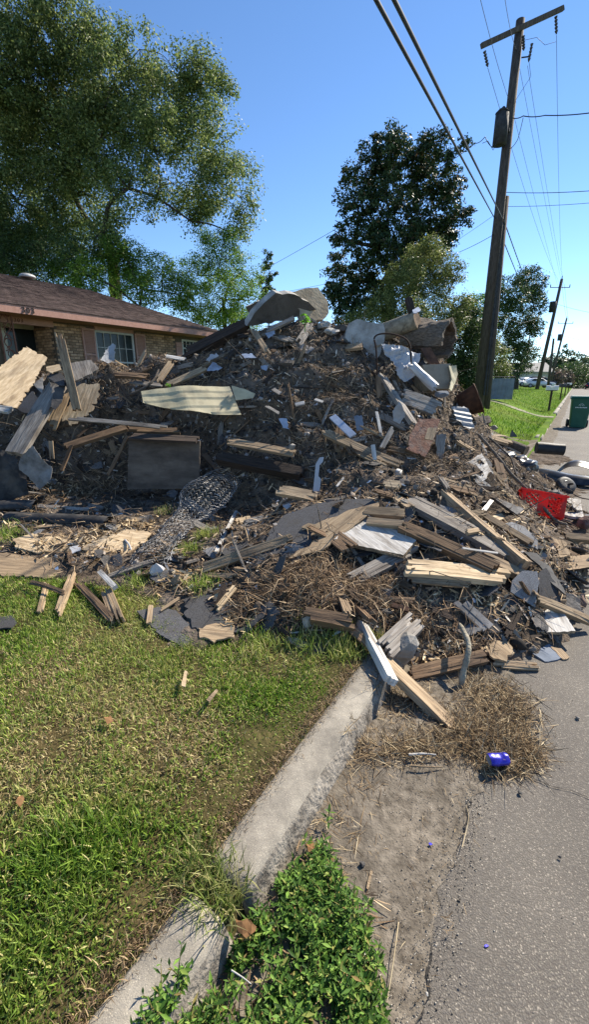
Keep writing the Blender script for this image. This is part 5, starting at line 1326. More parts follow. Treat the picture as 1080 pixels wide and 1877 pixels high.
# ------------------------------------------------------------------ lawn blades, kerb fringe, gutter weeds, street litter
def mound_top(X, Y):
    inside = (X > MX0) & (X < MX1) & (Y > MY0) & (Y < MY1)
    return np.where(inside, bil(Hs, X, Y), -9)
def blades(name, X, Y, Z, L, Wd, lean, m, seg=2):
    n = len(X); az = rng.uniform(0, 2 * np.pi, n); fa = rng.uniform(0, 2 * np.pi, n)
    d = np.stack([np.cos(az), np.sin(az), np.zeros(n)], -1); w = np.stack([np.cos(fa), np.sin(fa), rng.uniform(-.3, .3, n)], -1)
    b = np.stack([X, Y, Z], -1); Vs = []
    for q_ in range(seg + 1):
        s_ = q_ / seg
        ang = lean * (.35 + .65 * s_)
        p_ = b + d * (L * s_ * np.sin(ang))[:, None] + np.array([0, 0, 1]) * (L * s_ * np.cos(ang))[:, None]
        if q_ < seg:
            ww = Wd * (1, .9, .6)[q_]
            Vs.append(p_ - w * (ww / 2)[:, None]); Vs.append(p_ + w * (ww / 2)[:, None])
        else: Vs.append(p_)
    V = np.stack(Vs, 1).reshape(-1, 3); st = 2 * seg + 1
    k = np.arange(n) * st
    tr = []
    for q_ in range(seg - 1):
        a_ = k + 2 * q_
        tr += [np.stack([a_, a_ + 1, a_ + 3], -1), np.stack([a_, a_ + 3, a_ + 2], -1)]
    a_ = k + 2 * (seg - 1); tr.append(np.stack([a_, a_ + 1, a_ + 2], -1))
    return link(name, np_mesh(name, V, np.concatenate(tr)), m)
def grass_mat(name, stops, dry, dry_scale=1.3, dry_amt=.9, tr=.35, lo=.47, hi=.62):
    m = mat(name, (0, 0, 0), (1, 1, 1), rand='isl', rv=.28, bump=0, rough=.55, spec=.3, stops=stops, transl=tr)
    t = m.node_tree; N = t.nodes; L_ = t.links
    # dry patches follow the ground
    ge = N.new('ShaderNodeNewGeometry'); n_ = N.new('ShaderNodeTexNoise'); n_.inputs['Scale'].default_value = dry_scale; n_.inputs['Detail'].default_value = 5
    L_.new(ge.outputs['Position'], n_.inputs['Vector'])
    r_ = N.new('ShaderNodeValToRGB'); r_.color_ramp.elements[0].position = lo; r_.color_ramp.elements[1].position = hi
    L_.new(n_.outputs[0], r_.inputs[0])
    ml = N.new('ShaderNodeMath'); ml.operation = 'MULTIPLY'; ml.inputs[1].default_value = dry_amt; L_.new(r_.outputs[0], ml.inputs[0])
    hv = [x for x in N if x.type == 'HUE_SAT'][0]
    src = hv.inputs['Color'].links[0].from_socket
    mx = N.new('ShaderNodeMix'); mx.data_type = 'RGBA'; L_.new(ml.outputs[0], mx.inputs[0]); L_.new(src, mx.inputs[6]); mx.inputs[7].default_value = (*dry, 1)
    L_.new(mx.outputs[2], hv.inputs['Color'])
    return m
m_g = grass_mat('green lawn blades', [(0, (.09, .19, .015)), (.4, (.18, .31, .03)), (.7, (.29, .40, .055)), (.87, (.46, .47, .14)), (1, (.62, .53, .28))], (.46, .39, .17), 1.1, .4)
m_dry = mat('dry thatch', (0, 0, 0), (1, 1, 1), rand='isl', rv=.3, bump=0, stops=[(0, (.18, .12, .055)), (.5, (.38, .29, .135)), (1, (.55, .46, .25))], transl=.2)
n = 520000
X = rng.uniform(-5.2, -.79, n); Y = rng.uniform(-.1, 3.6, n)
T_ = terrain(X, Y); inp = mound_top(X, Y) < T_ + .02
xc = X * RGT.x + Y * RGT.y; fc = X * FWD.x + Y * FWD.y
vis = (fc > .35) & (np.abs(xc) < .86 * (fc + .35)) & inp
dens = np.clip(1.9 / np.maximum(fc, .5), .4, 1)
clump = np.array([noise.noise(Vector((x * 4.5, y * 4.5, 2))) for x, y in zip(X, Y)])
keepm = vis & (rng.uniform(0, 1, n) < dens * np.clip(.9 + clump * 1.0, .3, 1))
X, Y, T_, fc, clump = X[keepm], Y[keepm], T_[keepm], fc[keepm], clump[keepm]
near_k = np.clip((X + .79) / -.35, .35, 1)
patch = np.array([noise.noise(Vector((x * 1.2, y * 1.2, 9))) for x, y in zip(X, Y)])
gxy = lambda u, v: np.array(PZ(u, v, .14)[:2])
def bump2(pts, r): return sum(np.exp(-(((X - gxy(u, v)[0]) ** 2 + (Y - gxy(u, v)[1]) ** 2) / r ** 2)) for u, v in pts)
dryf = bump2([(100, 1230), (200, 1290), (330, 1360), (40, 1400), (450, 1500)], .22)
grn = bump2([(540, 1250), (480, 1300), (120, 1560), (60, 1700), (250, 1600), (330, 1500), (30, 1800)], .20)
isdry = rng.uniform(0, 1, len(X)) < np.clip(.27 + .6 * patch + .12 * ss(1.2, 2.4, fc) + .5 * dryf - .22 * grn, .04, .85)
L = rng.uniform(.020, .058, len(X)) * near_k * (1 + .45 * clump) * np.where(fc < 1.2, 1.25, .85)
g1 = ~isdry
deep = g1 & (rng.uniform(0, 1, len(X)) < np.clip(.14 + .36 * grn - .25 * dryf - .3 * patch, .03, .6)); g1 = g1 & ~deep
m_g2 = grass_mat('deep green lawn blades', [(0, (.06, .13, .014)), (.5, (.13, .24, .024)), (1, (.24, .34, .05))], (.3, .3, .1), 2, .15)
tag(blades('deep_green_grass', X[deep], Y[deep], T_[deep] - .004, L[deep] * 1.15, rng.uniform(.0035, .007, deep.sum()), rng.uniform(.15, 1.2, deep.sum()), m_g2), 'patches of deep green grass blades in the lawn', 'grass', kind='stuff')
tag(blades('lawn_grass', X[g1], Y[g1], T_[g1] - .004, L[g1], rng.uniform(.0030, .0065, g1.sum()), rng.uniform(.15, 1.25, g1.sum()), m_g), 'short green lawn grass growing in front of the rubble pile', 'grass', kind='stuff')
tag(blades('dry_thatch', X[isdry], Y[isdry], T_[isdry] - .003, L[isdry] * .8, rng.uniform(.0018, .004, isdry.sum()), rng.uniform(.7, 1.5, isdry.sum()), m_dry), 'dry tan thatch lying between the lawn grass', 'grass', kind='stuff')
# brown fringe along the kerb back
m_fringe = mat('dead fringe', (0, 0, 0), (1, 1, 1), rand='isl', rv=.3, bump=0, stops=[(0, (.09, .055, .03)), (.5, (.22, .145, .08)), (1, (.40, .30, .17))], transl=.15)
n = 5200
Y = rng.uniform(.0, 2.3, n); X = -.80 + rng.normal(-.014, .024, n); Z = np.where(X < -.805, terrain(X, Y), .137)
tag(blades('kerb_fringe', X, Y, Z, rng.uniform(.010, .042, n), rng.uniform(.0014, .003, n), rng.uniform(.6, 1.5, n), m_fringe), 'dead brown grass fringe along the back of the kerb', 'grass', kind='stuff')
# long tuft growing through the broken kerb joint
n = 800
Y = rng.normal(.69, .045, n); X = rng.uniform(-.86, -.64, n); Z = np.full(n, .10)
m_tuft = grass_mat('tuft blades', [(0, (.09, .15, .02)), (.5, (.20, .27, .05)), (1, (.42, .37, .17))], (.40, .33, .16), 4, .5)
tag(blades('grass_tuft', X, Y, Z, rng.uniform(.04, .13, n), rng.uniform(.003, .006, n), rng.uniform(.2, 1.3, n), m_tuft, 3), 'long grass tuft growing through the broken kerb joint', 'grass', kind='stuff')
# grass tufts at the pile foot and between kerb and planks
tx, ty = [], []
for (u, v, s_, c_) in [(640, 1200, .05, 260), (610, 1180, .06, 260), (10, 985, .10, 420), (375, 985, .06, 260), (350, 1010, .06, 200), (370, 1075, .06, 260), (250, 1070, .06, 200), (300, 940, .05, 120), (555, 1190, .08, 300), (480, 1185, .08, 300), (700, 1180, .03, 60)]:
    p_ = hit(u, v); tx.append(rng.normal(p_.x, s_, c_)); ty.append(rng.normal(p_.y, s_, c_))
X = np.concatenate(tx); Y = np.concatenate(ty); Z = np.maximum(bil(Hn, X, Y), terrain(np.minimum(X, -.66), Y)) - .005
tag(blades('pile_foot_grass', X, Y, Z, rng.uniform(.04, .12, len(X)), rng.uniform(.003, .006, len(X)), rng.uniform(.1, 1.1, len(X)), m_g, 2), 'green grass tufts pushing up at the foot of the pile', 'grass', kind='stuff')

# leafy weeds filling the gutter at the camera's feet
m_weed = mat('weed leaves', (0, 0, 0), (1, 1, 1), rand='isl', rv=.3, bump=0, rough=.6, spec=.2, transl=.3, stops=[(0, (.035, .09, .014)), (.5, (.085, .18, .026)), (.85, (.17, .29, .05)), (.93, (.24, .30, .07)), (1, (.26, .17, .07))])
m_wstem = mat('weed stems', (.10, .12, .03), (.20, .16, .06), 20, bump=0)
poly = [PZ(u, v, .03) for (u, v) in [(290, 1900), (345, 1825), (405, 1760), (470, 1670), (545, 1590), (585, 1545), (612, 1590), (640, 1640), (668, 1700), (690, 1780), (705, 1900), (690, 2000), (200, 2000)]]
def in_poly(x, y):
    c_ = False
    for k in range(len(poly)):
        a_, b_ = poly[k], poly[k - 1]
        if (a_.y > y) != (b_.y > y) and x < (b_.x - a_.x) * (y - a_.y) / (b_.y - a_.y) + a_.x: c_ = not c_
    return c_
LV, SP = [], []
r_ = random.Random(5)
cnt = 0
while cnt < 860:
    x = r_.uniform(-.75, 0); y = r_.uniform(.15, 1.3)
    jx, jy = (r_.gauss(0, .04), r_.gauss(0, .05)) if r_.random() < .25 else (0, 0)
    if not in_poly(x + jx, y + jy) or x < (-.60 if y > .5 else -.66) : continue
    # a bare brown streak runs through the patch
    if abs((x + .47) - .05 * math.sin(y * 9)) < .028 and .3 < y < .75 and r_.random() < .8: continue
    if noise.noise(Vector((x * 11, y * 11, 3))) < -.12 and r_.random() < .75: continue
    cnt += 1
    h_ = r_.uniform(.03, .10) * (1.15 if y < .6 else .8) * (1.5 if r_.random() < .1 else 1); az = r_.uniform(0, 6.28); ln = r_.uniform(.1, .7)
    z0 = .02 if x > -.63 else .12
    d = Vector((math.cos(az) * math.sin(ln), math.sin(az) * math.sin(ln), math.cos(ln)))
    base = Vector((x, y, z0)); tip = base + d * h_
    SP.append((np.array([tuple(base), tuple(base + d * h_ * .5 + Vector((0, 0, .004))), tuple(tip)]), np.array([.0022, .0018, .001])))
    nn_ = r_.randint(4, 6); a0 = r_.uniform(0, 3.14)
    for q_ in range(nn_):
        s_ = .25 + .75 * q_ / (nn_ - 1); pb = base + d * h_ * s_
        for opp in (0, 3.14):
            a_ = a0 + q_ * 1.57 + opp + r_.uniform(-.3, .3)
            el = r_.uniform(.1, .75) if q_ < nn_ - 1 else r_.uniform(.6, 1.2)
            ll = r_.uniform(.016, .040) * (1 - .3 * (q_ == nn_ - 1)); ww = ll * r_.uniform(.22, .32)
            o_ = Vector((math.cos(a_) * math.cos(el), math.sin(a_) * math.cos(el), math.sin(el)))
            sd = Vector((-math.sin(a_), math.cos(a_), 0)); dn = Vector((0, 0, -1)) * ll * .12
            LV += [pb, pb + o_ * ll * .45 + sd * ww * .5, pb + o_ * ll + dn, pb + o_ * ll * .45 - sd * ww * .5, pb + o_ * ll * .5 - Vector((0, 0, 1)) * ll * .06]
V = np.array([tuple(v_) for v_ in LV]); k = np.arange(len(V) // 5) * 5
Fc = np.concatenate([np.stack([k, k + 1, k + 4], -1), np.stack([k + 1, k + 2, k + 4], -1), np.stack([k + 2, k + 3, k + 4], -1), np.stack([k + 3, k, k + 4], -1)])
weeds = empty('gutter_weeds'); tag(weeds, 'leafy green weeds filling the gutter at the near kerb', 'weeds', kind='stuff')
link('foliage', np_mesh('foliage', V, Fc), m_weed, weeds)
V, Fq = tube_np(SP, 3); link('stems', np_mesh('stems', V, Fq), m_wstem, weeds)
# dead brown litter in the weeds and along the silt
def flat_litter(name, n, xr, yr, L, Wd, m, label, h=.01, cond=None):
    X = rng.uniform(*xr, n); Y = rng.uniform(*yr, n)
    if cond is not None: k_ = cond(X, Y); X, Y = X[k_], Y[k_]
    n = len(X); az = rng.uniform(0, 6.283, n)
    T_ = np.stack([np.cos(az), np.sin(az), rng.normal(0, .12, n)], -1); B_ = np.stack([-np.sin(az), np.cos(az), rng.normal(0, .2, n)], -1); N_ = np.tile([0, 0, 1.0], (n, 1))
    return strips_mesh(name, X, Y, .022 + rng.uniform(0, h, n), T_, B_, N_, rng.uniform(*L, n), rng.uniform(*Wd, n), rng.normal(0, .004, n), m, label, 'litter')
flat_litter('gutter_straw', 520, (-.62, -.42), (.9, 2.2), (.02, .09), (.0015, .003), m_gold, 'loose dry straw scattered on the gutter silt', .01)
flat_litter('fine_straw', 420, (-.62, -.05), (.3, 2.0), (.008, .04), (.001, .0022), m_gold, 'fine straw bits scattered across the gutter silt', .004)
flat_litter('weed_litter', 500, (-.60, -.25), (.2, 1.0), (.02, .08), (.002, .005), m_straw, 'dead brown stems between the gutter weeds', .03)
# pebbles and grit on silt and asphalt
pb = []
n = 8600
X = np.concatenate([rng.uniform(-.62, -.04, 5600), rng.uniform(-.1, 1.2, 500), rng.normal(-.11, .04, 2500)]); Y = rng.uniform(.3, 2.6, n)
s_ = np.abs(rng.normal(.0006, .0009, n)) + .0006
tet = np.array([(1, 1, 1), (-1, -1, 1), (-1, 1, -1), (1, -1, -1)]) * .8
V = (np.stack([X, Y, np.where(X < -.1, .022, .003) + s_ * .3], -1)[:, None, :] + tet[None] * s_[:, None, None] * rng.uniform(.6, 1.3, (n, 4, 1)))
k = np.arange(n) * 4
Fc = np.concatenate([np.stack([k, k + 1, k + 2], -1), np.stack([k, k + 3, k + 1], -1), np.stack([k, k + 2, k + 3], -1), np.stack([k + 1, k + 3, k + 2], -1)])
m_grit = mat('grit', (0, 0, 0), (1, 1, 1), rand='isl', rv=.3, bump=0, stops=[(0, (.09, .08, .068)), (.5, (.21, .185, .15)), (1, (.42, .38, .32))])
tag(link('road_grit', np_mesh('road_grit', V.reshape(-1, 3), Fc), m_grit), 'loose grit and pebbles on the gutter and asphalt', 'grit', kind='stuff')
# crack at the silt edge: broken black asphalt lip
LV = []; paths = []
yy = np.linspace(.35, 2.0, 140)
V, Fq = [], []
for k, y in enumerate(yy):
    xe = -.10 + .05 * nz(y, 0, 1.3) + .05 * nz(y, 3, 5) + .03 * nz(y, 5, 17) + .004
    w = .001 + .014 * nz(y, 2, 7, 4) + .005 * nz(y, 2, 40)
    V += [(xe - .002, y, .0065), (xe + max(-.0018, w), y, .0065)]
for k in range(len(yy) - 1): Fq.append((2 * k, 2 * k + 1, 2 * k + 3, 2 * k + 2))
for cp in [[(938, 1412), (975, 1425), (1010, 1440), (1050, 1450), (1100, 1470)], [(1000, 1430), (1016, 1452), (1020, 1470)]]:
    pp = smooth_path([PZ(u, v, .008) for u, v in cp], 10); b0 = len(V)
    for k, p_ in enumerate(pp):
        w = .0022 * (1 - .6 * k / len(pp)) + .0015 * nz(p_[0], p_[1], 40); dx = .006 * nz(p_[0], p_[1], 35, 3)
        V += [(p_[0] + dx, p_[1] - w + dx, .009), (p_[0] + dx, p_[1] + w + dx, .009)]
    for k in range(len(pp) - 1): Fq.append((b0 + 2 * k, b0 + 2 * k + 1, b0 + 2 * k + 3, b0 + 2 * k + 2))
tag(link('road_crack', py_mesh('road_crack', V, Fq), mat('dark crack', (.012, .011, .01), (.05, .045, .04), 60, bump=.5)), kind='structure')

def small_rock(label, u, v, sz, m='felt', name='pebble', cat='pebble', group=None, z=.012):
    p_ = PZ(u, v, z); _seed[0] += 1
    o = link(name, rock_mesh(sz, _seed[0], (1.2, 1, .6), 2), MT[m]); o.location = p_
    return tag(o, label, cat, group)
small_rock('black broken asphalt chunk lying on the silt beside the weeds', 664, 1583, .013, 'felt', 'asphalt_chunk', 'chunk', z=.03)
small_rock('dark pebble lying on the asphalt near the straw mat', 953, 1452, .010, 'felt')
small_rock('grey pebble on the asphalt far right of the straw mat', 1061, 1315, .012, 'stone')
small_rock('dark clod beside the straw mat edge', 940, 1256, .014, 'stone', 'clod', 'clod')
small_rock('small dark pebble alone on the asphalt', 1027, 1570, .006, 'felt')
small_rock('tiny black pebble low on the asphalt', 845, 1803, .004, 'felt')
small_rock('pale pebble in the silt near the picture bottom', 783, 1821, .005, 'concrete', z=.02)
def chip_flat(label, pts, m, name, cat, z=.03, t=.003, bend=.0):
    w3 = [PZ(u, v, z) for (u, v) in pts]; c = sum(w3, Vector()) / len(w3)
    me = poly_plate(name, [((w - c).x, (w - c).y) for w in w3], t, .002, .02, (lambda x, y: bend * noise.noise(Vector((x * 30, y * 30, 1)))) if bend else None, 3, .02)
    o = link(name, me, MT[m]); o.location = c
    return tag(o, label, cat)
chip_flat('tan wood sliver on the silt beside the weeds', [(672, 1627), (680, 1594), (684, 1596), (676, 1630)], 'pine', 'wood_sliver', 'sliver')
chip_flat('brown dead leaf by the near weed edge', [(560, 1548), (572, 1540), (582, 1556), (570, 1566)], 'driedleaf', 'dead_leaf', 'leaf', .06, .001, .02)
chip_flat('curled brown leaf lying among the weeds', [(432, 1690), (452, 1684), (470, 1690), (466, 1706), (450, 1714), (436, 1708)], 'driedleaf', 'dead_leaf', 'leaf', .12, .001, .05)
chip_flat('tan leaf lying on the silt near the picture bottom', [(664, 1796), (676, 1788), (690, 1798), (684, 1808), (668, 1808)], 'driedleaf', 'dead_leaf', 'leaf', .03, .001, .02)
chip_flat('pale fallen leaf lying on the lawn', [(190, 1316), (202, 1312), (208, 1320), (196, 1326)], 'driedleaf', 'dead_leaf', 'leaf', .18, .001, .02)
chip_flat('small tan leaf at the lawn edge of the picture', [(28, 1470), (38, 1455), (44, 1462), (36, 1478)], 'driedleaf', 'dead_leaf', 'leaf', .18, .001, .02)
chip_flat('tan wood chip standing on the lawn', [(332, 1256), (338, 1228), (343, 1230), (340, 1258)], 'ply', 'wood_chip', 'chip', .18, .004)
chip_flat('brown stick piece lying on the lawn', [(378, 1282), (396, 1262), (400, 1265), (384, 1286)], 'tan', 'wood_chip', 'chip', .18, .004)
chip_flat('tiny blue bottle cap fragment on the asphalt', [(888, 1732), (893, 1730), (897, 1733), (891, 1736)], 'cobalt', 'plastic_chip', 'chip', .006, .002)
chip_flat('tiny blue glass fragment on the silt', [(786, 1545), (790, 1543), (794, 1547), (789, 1549)], 'cobalt', 'plastic_chip', 'chip', .024, .002)
def stalk(label, pts, r0, m, name='dry_stalk', cat='stalk', z=.03):
    w3 = [PZ(u, v, zz) for (u, v, zz) in pts]
    path = smooth_path(w3, 6); o = tube(name, [(path, np.linspace(r0, r0 * .5, len(path)))], m, None, 5)
    return tag(o, label, cat)
m_stalk = mat('dry stalk', (.42, .32, .18), (.60, .50, .32), 12, bump=0)
stalk('long dry grass stalk lying on the silt at the picture bottom', [(731, 1690, .03), (726, 1730, .04), (716, 1800, .035), (704, 1868, .03)], .0018, m_stalk)
stalk('curved dry stalk lying at the asphalt crack', [(848, 1552, .02), (856, 1520, .02), (860, 1495, .03), (855, 1475, .03)], .0016, m_stalk)
stalk('white bare stem lying beside the weeds', [(664, 1720, .03), (668, 1745, .03), (674, 1768, .03)], .0035, MT['whitewood'])
stalk('pale twig lying across the weeds', [(424, 1778, .13), (446, 1792, .13), (460, 1803, .12)], .0022, MT['whitewood'])
stalk('white stick lying on the gutter straw', [(750, 1383, .05), (775, 1381, .05), (800, 1383, .05)], .006, MT['whitewood'], 'pale_stick', 'stick')
stalk('tan stick lying on the gutter straw under the white one', [(752, 1403, .04), (780, 1405, .04), (812, 1406, .03)], .005, MT['pine'], 'pale_stick', 'stick')
# crushed blue can on the straw
def can():
    n_, k_ = 20, 8; V, Fq = [], []
    for q_ in range(k_ + 1):
        x = -.045 + .09 * q_ / k_
        r_ = .024 * (.86 if q_ in (0, k_) else 1)
        for s_ in range(n_):
            th = 2 * math.pi * s_ / n_
            dent = 1 - .35 * math.exp(-((x - .005) / .02) ** 2) * max(0, math.sin(th)) + .12 * noise.noise(Vector((x * 40, math.cos(th) * 2, math.sin(th) * 2)))
            V.append((x, r_ * math.cos(th) * 1.15 * dent, r_ * math.sin(th) * .8 * dent))
    for q_ in range(k_):
        for s_ in range(n_): Fq.append((q_ * n_ + s_, q_ * n_ + (s_ + 1) % n_, (q_ + 1) * n_ + (s_ + 1) % n_, (q_ + 1) * n_ + s_))
    root = empty('crushed_can')
    link('can_body', py_mesh('can_body', V, Fq, True), MT['cobalt'], root)
    for sgn, b_ in ((-1, 0), (1, k_ * n_)):
        V2 = [V[b_ + s_] for s_ in range(n_)] + [(sgn * .040, 0, 0)]
        link('can_end', py_mesh('can_end', V2, [(s_, (s_ + 1) % n_, n_) for s_ in range(n_)]), MT['foil'], root)
    root.location = PZ(914, 1391, .055); root.rotation_euler = (R(20), R(4), YAW + R(8))
    return tag(root, 'crushed cobalt blue drink can lying on the straw mat', 'can')
can()
# far lawn tufts
n = 42000
X = -.85 - rng.uniform(0, 1, n) ** 1.3 * 14; Y = 9.0 + rng.uniform(0, 1, n) ** 1.6 * 55
fd = X * FWD.x + Y * FWD.y; sd_ = X * RGT.x + Y * RGT.y
k_ = (sd_ / fd > .36) & (sd_ / fd < .66) & ~((Y > 9.3) & (Y < 13.4) & (X > -8) & (rng.uniform(0, 1, n) < .93)) & ~((Y > 21.3) & (Y < 24.5) & (rng.uniform(0, 1, n) < .9))
X, Y = X[k_], Y[k_]; Z = terrain(X, Y)
m_fg = grass_mat('far lawn blades', [(0, (.06, .14, .008)), (.6, (.11, .22, .014)), (1, (.20, .30, .04))], (.25, .26, .07), .5, .5)
tag(blades('far_lawn_grass', X, Y, Z - .01, rng.uniform(.06, .14, len(X)), rng.uniform(.012, .03, len(X)), rng.uniform(.1, .9, len(X)), m_fg), 'bright mown grass on the verge beyond the rubble pile', 'grass', kind='stuff')
# ------------------------------------------------------------------ brick house behind the left shoulder
HX = -13.0            # plane of the front wall
EX, EZ = -12.2, 3.40  # eave line
Y0, Y1 = -6.0, 14.4   # eave ends
RX, RZ, RY = -17.0, 5.10, 11.8
GZ = .75
m_roof = mat('brown shingle roof', (.075, .05, .042), (.19, .135, .115), 3.5, (1, 1, 1), detail=9, rough=.95, bump=.4, bscale=22, bdist=.02, rand='isl', rv=.13, stain=(.06, .045, .04), stain_scale=.8, stain_amt=.6)
m_fascia = mat('salmon painted trim', (.36, .19, .14), (.46, .26, .20), 3, (1, 6, 6), rough=.6, bump=.1, bscale=20)
m_soffit = mat('salmon soffit', (.30, .16, .12), (.38, .21, .16), 3, bump=.05)
m_mortar = mat('mortar', (.09, .07, .055), (.16, .13, .10), 20, bump=.4, bscale=60)
m_brickm = mat('yellow brown brick', (.27, .165, .10), (.47, .32, .20), 9, rand='obj', rv=.42, rough=.95, bump=.5, bscale=60, bdist=.004)
m_brick2 = mat('yellow brown brick field', (.27, .165, .10), (.47, .32, .20), 9, rand='isl', rv=.42, rough=.95, bump=.5, bscale=60, bdist=.004)
m_glass = mat('dark window glass', (.012, .016, .018), (.03, .04, .04), 1.5, rough=.10, spec=.25, bump=0)
m_wframe = mat('white window bars', (.42, .42, .39), (.54, .54, .50), 6, rough=.5, bump=.05)
m_shutter = mat('salmon shutter paint', (.36, .20, .155), (.44, .26, .205), 4, rough=.6, bump=.08)
m_iron = mat('brown ironwork', (.13, .055, .035), (.20, .09, .06), 12, rough=.6, bump=.2)
house = empty('brick_house', (HX, 8, GZ)); tag(house, 'low brown brick ranch house with salmon trim behind the pile', 'house')
H0 = Vector((HX, 8, GZ))
def hp(o): o.location = o.location - H0; return o
def hbox(name, lst, m, parent=None, bev=0):
    par = parent or house
    o = boxes(name, lst, m, None, bev)
    if parent is None: o.parent = house; o.location = -H0
    else:
        o.parent = parent; o.location = -(Vector(parent.location) + H0) if parent.parent else -Vector(parent.location)
    return o
# window and door openings on the front wall: (y0, y1, z0, z1)
wz = [(9.09, 10.56, 1.75, 3.17), (12.79, 13.64, 2.55, 3.17)]
wallseg = [((HX - .12, 8.45, 2.05), (.20, 1.28, 2.65)), ((HX - .12, 9.825, 1.22), (.20, 1.47, 1.0)), ((HX - .12, 11.675, 2.05), (.20, 2.23, 2.65)), ((HX - .12, 13.215, 1.62), (.20, .85, 1.8)), ((HX - .12, 13.9, 2.05), (.20, .52, 2.65)),
           ((HX - .12, 9.825, 3.27), (.2, 1.47, .2)), ((HX - .12, 13.215, 3.27), (.2, .85, .2)), ((HX - 1.2, 3.95, 2.05), (.2, 7.9, 2.65)), ((HX - .66, 7.85, 2.05), (.9, .08, 2.65)), ((HX - 3.2, 14.05, 2.05), (6.2, .2, 2.65))]
hbox('wall', wallseg, m_mortar)
# brick courses in front of the mortar plane
bm_ = bmesh.new(); box_into(bm_, (0, 0, 0), (.03, .193, .066), None, 0, .004)
brick_me = bm_mesh('brick', bm_); brick_me.materials.append(m_brickm)
cand = []
row = 0; z = GZ + .05
while z < 3.28:
    y = 7.9 + (.1 if row % 2 else 0)
    while y < 12.36:
        if not (9.0 < y + .1 and y - .1 < 10.65 and z > 1.70) : cand.append((y, z))
        y += .206
    row += 1; z += .080
# the part of the wall that shows above the pile is built brick by brick
vis_b = [c_ for c_ in cand if c_[1] > 1.9]
vis_b.sort(key=lambda c_: -c_[1])
sel = vis_b[:300]; rest = vis_b[300:] + [c_ for c_ in cand if c_ not in set(vis_b)]
for (y, z) in sel:
    o = bpy.data.objects.new('brick', brick_me); COL.objects.link(o); o.parent = house
    o.location = Vector((HX - .012 + rnd.uniform(-.003, .003), y + rnd.uniform(-.003, .003), z)) - H0
bmr = bmesh.new()
for (y, z) in rest: box_into(bmr, (HX - .012 + rnd.uniform(-.003, .003) - H0.x, y - H0.y, z - H0.z), (.03, .193, .066))
for k in range(30):                      # return wall of the porch recess
    for q_ in range(4): box_into(bmr, (HX - .2 - q_ * .206 - (.1 if k % 2 else 0) - H0.x, 7.80 - H0.y, GZ + .1 + k * .078 - H0.z), (.195, .03, .064))
rb = link('brickwork', bm_mesh('brickwork', bmr), m_brick2, house); tag(rb, kind='stuff')
# salmon siding boards around the small far window and beyond
for k in range(13):
    if True:
        zz = 1.05 + k * .16
        if zz > 3.1: break
        segs = [(12.47, 14.15)] if zz < 2.46 else [(12.47, 12.77), (13.66, 14.15)]
        for (a_, b_) in segs:
            bb = hbox('siding_board', [((HX + .0, (a_ + b_) / 2, zz), (.03, b_ - a_, .152), Matrix.Rotation(R(-6), 3, 'Y'))], m_shutter)
# header board over windows and fascia, soffit
hbox('frieze', [((HX + .005, 9.83, 3.235), (.05, 1.46, .12))], m_shutter)
hbox('fascia', [((EX, (Y0 + Y1) / 2, EZ - .02), (.05, Y1 - Y0, .20)), (((EX + RX) / 2 - 2.6, Y1 - .025, EZ - .02), (9.9, .05, .20))], m_fascia)
hbox('soffit', [((EX - .45, (Y0 + Y1) / 2, EZ - .105), (.84, Y1 - Y0 - .1, .02))], m_soffit)
# roof planes with shingle courses
rf = empty('roof'); rf.parent = house; rf.location = (0, 0, 0)
def roof_plane(p00, p10, p01, p11, rows, cols, name):
    """shingle tabs on a quad: p00-p10 along the eave, p01-p11 along the ridge"""
    V, Fq = [], []
    r_ = random.Random(2)
    p00, p10, p01, p11 = map(Vector, (p00, p10, p01, p11))
    nrm = (p10 - p00).cross(p01 - p00).normalized()
    if nrm.z < 0: nrm = -nrm
    for i_ in range(rows):
        t0, t1 = i_ / rows, (i_ + 1.25) / rows
        for j_ in range(cols):
            s0 = (j_ + (.5 if i_ % 2 else 0)) / cols; s1 = s0 + .97 / cols
            s0, s1 = max(0, min(1, s0)), max(0, min(1, s1))
            if s1 - s0 < 1e-4: continue
            l0 = .020 + r_.uniform(0, .006)
            a_ = p00.lerp(p10, s0).lerp(p01.lerp(p11, s0), t0); b_ = p00.lerp(p10, s1).lerp(p01.lerp(p11, s1), t0)
            c_ = p00.lerp(p10, s1).lerp(p01.lerp(p11, s1), min(1, t1)); d_ = p00.lerp(p10, s0).lerp(p01.lerp(p11, s0), min(1, t1))
            k = len(V)
            V += [tuple(a_ + nrm * l0 - H0), tuple(b_ + nrm * l0 - H0), tuple(c_ + nrm * .002 - H0), tuple(d_ + nrm * .002 - H0), tuple(a_ - H0), tuple(b_ - H0)]
            Fq += [(k, k + 1, k + 2, k + 3), (k + 4, k + 5, k + 1, k)]
    o = link(name, py_mesh(name, V, Fq), m_roof, rf); tag(o, kind='stuff')
    return o
roof_plane((EX + .04, Y0, EZ + .07), (EX + .04, Y1, EZ + .07), (RX, Y0, RZ), (RX, RY, RZ), 36, 90, 'shingle_course')
roof_plane((EX + .04, Y1, EZ + .07), (2 * RX - EX, Y1, EZ + .07), (RX, RY, RZ), (RX - .01, RY, RZ), 30, 44, 'shingle_course')
me = py_mesh('roof_deck', [tuple(Vector(p_) - H0) for p_ in [(EX + .03, Y0, EZ + .06), (EX + .03, Y1 - .01, EZ + .06), (RX, RY, RZ - .01), (RX, Y0, RZ - .01), (2 * RX - EX, Y0, EZ + .06), (2 * RX - EX, Y1 - .01, EZ + .06)]], [(0, 1, 2, 3), (1, 5, 2), (3, 2, 5, 4)])
link('roof_deck', me, m_roof, rf)
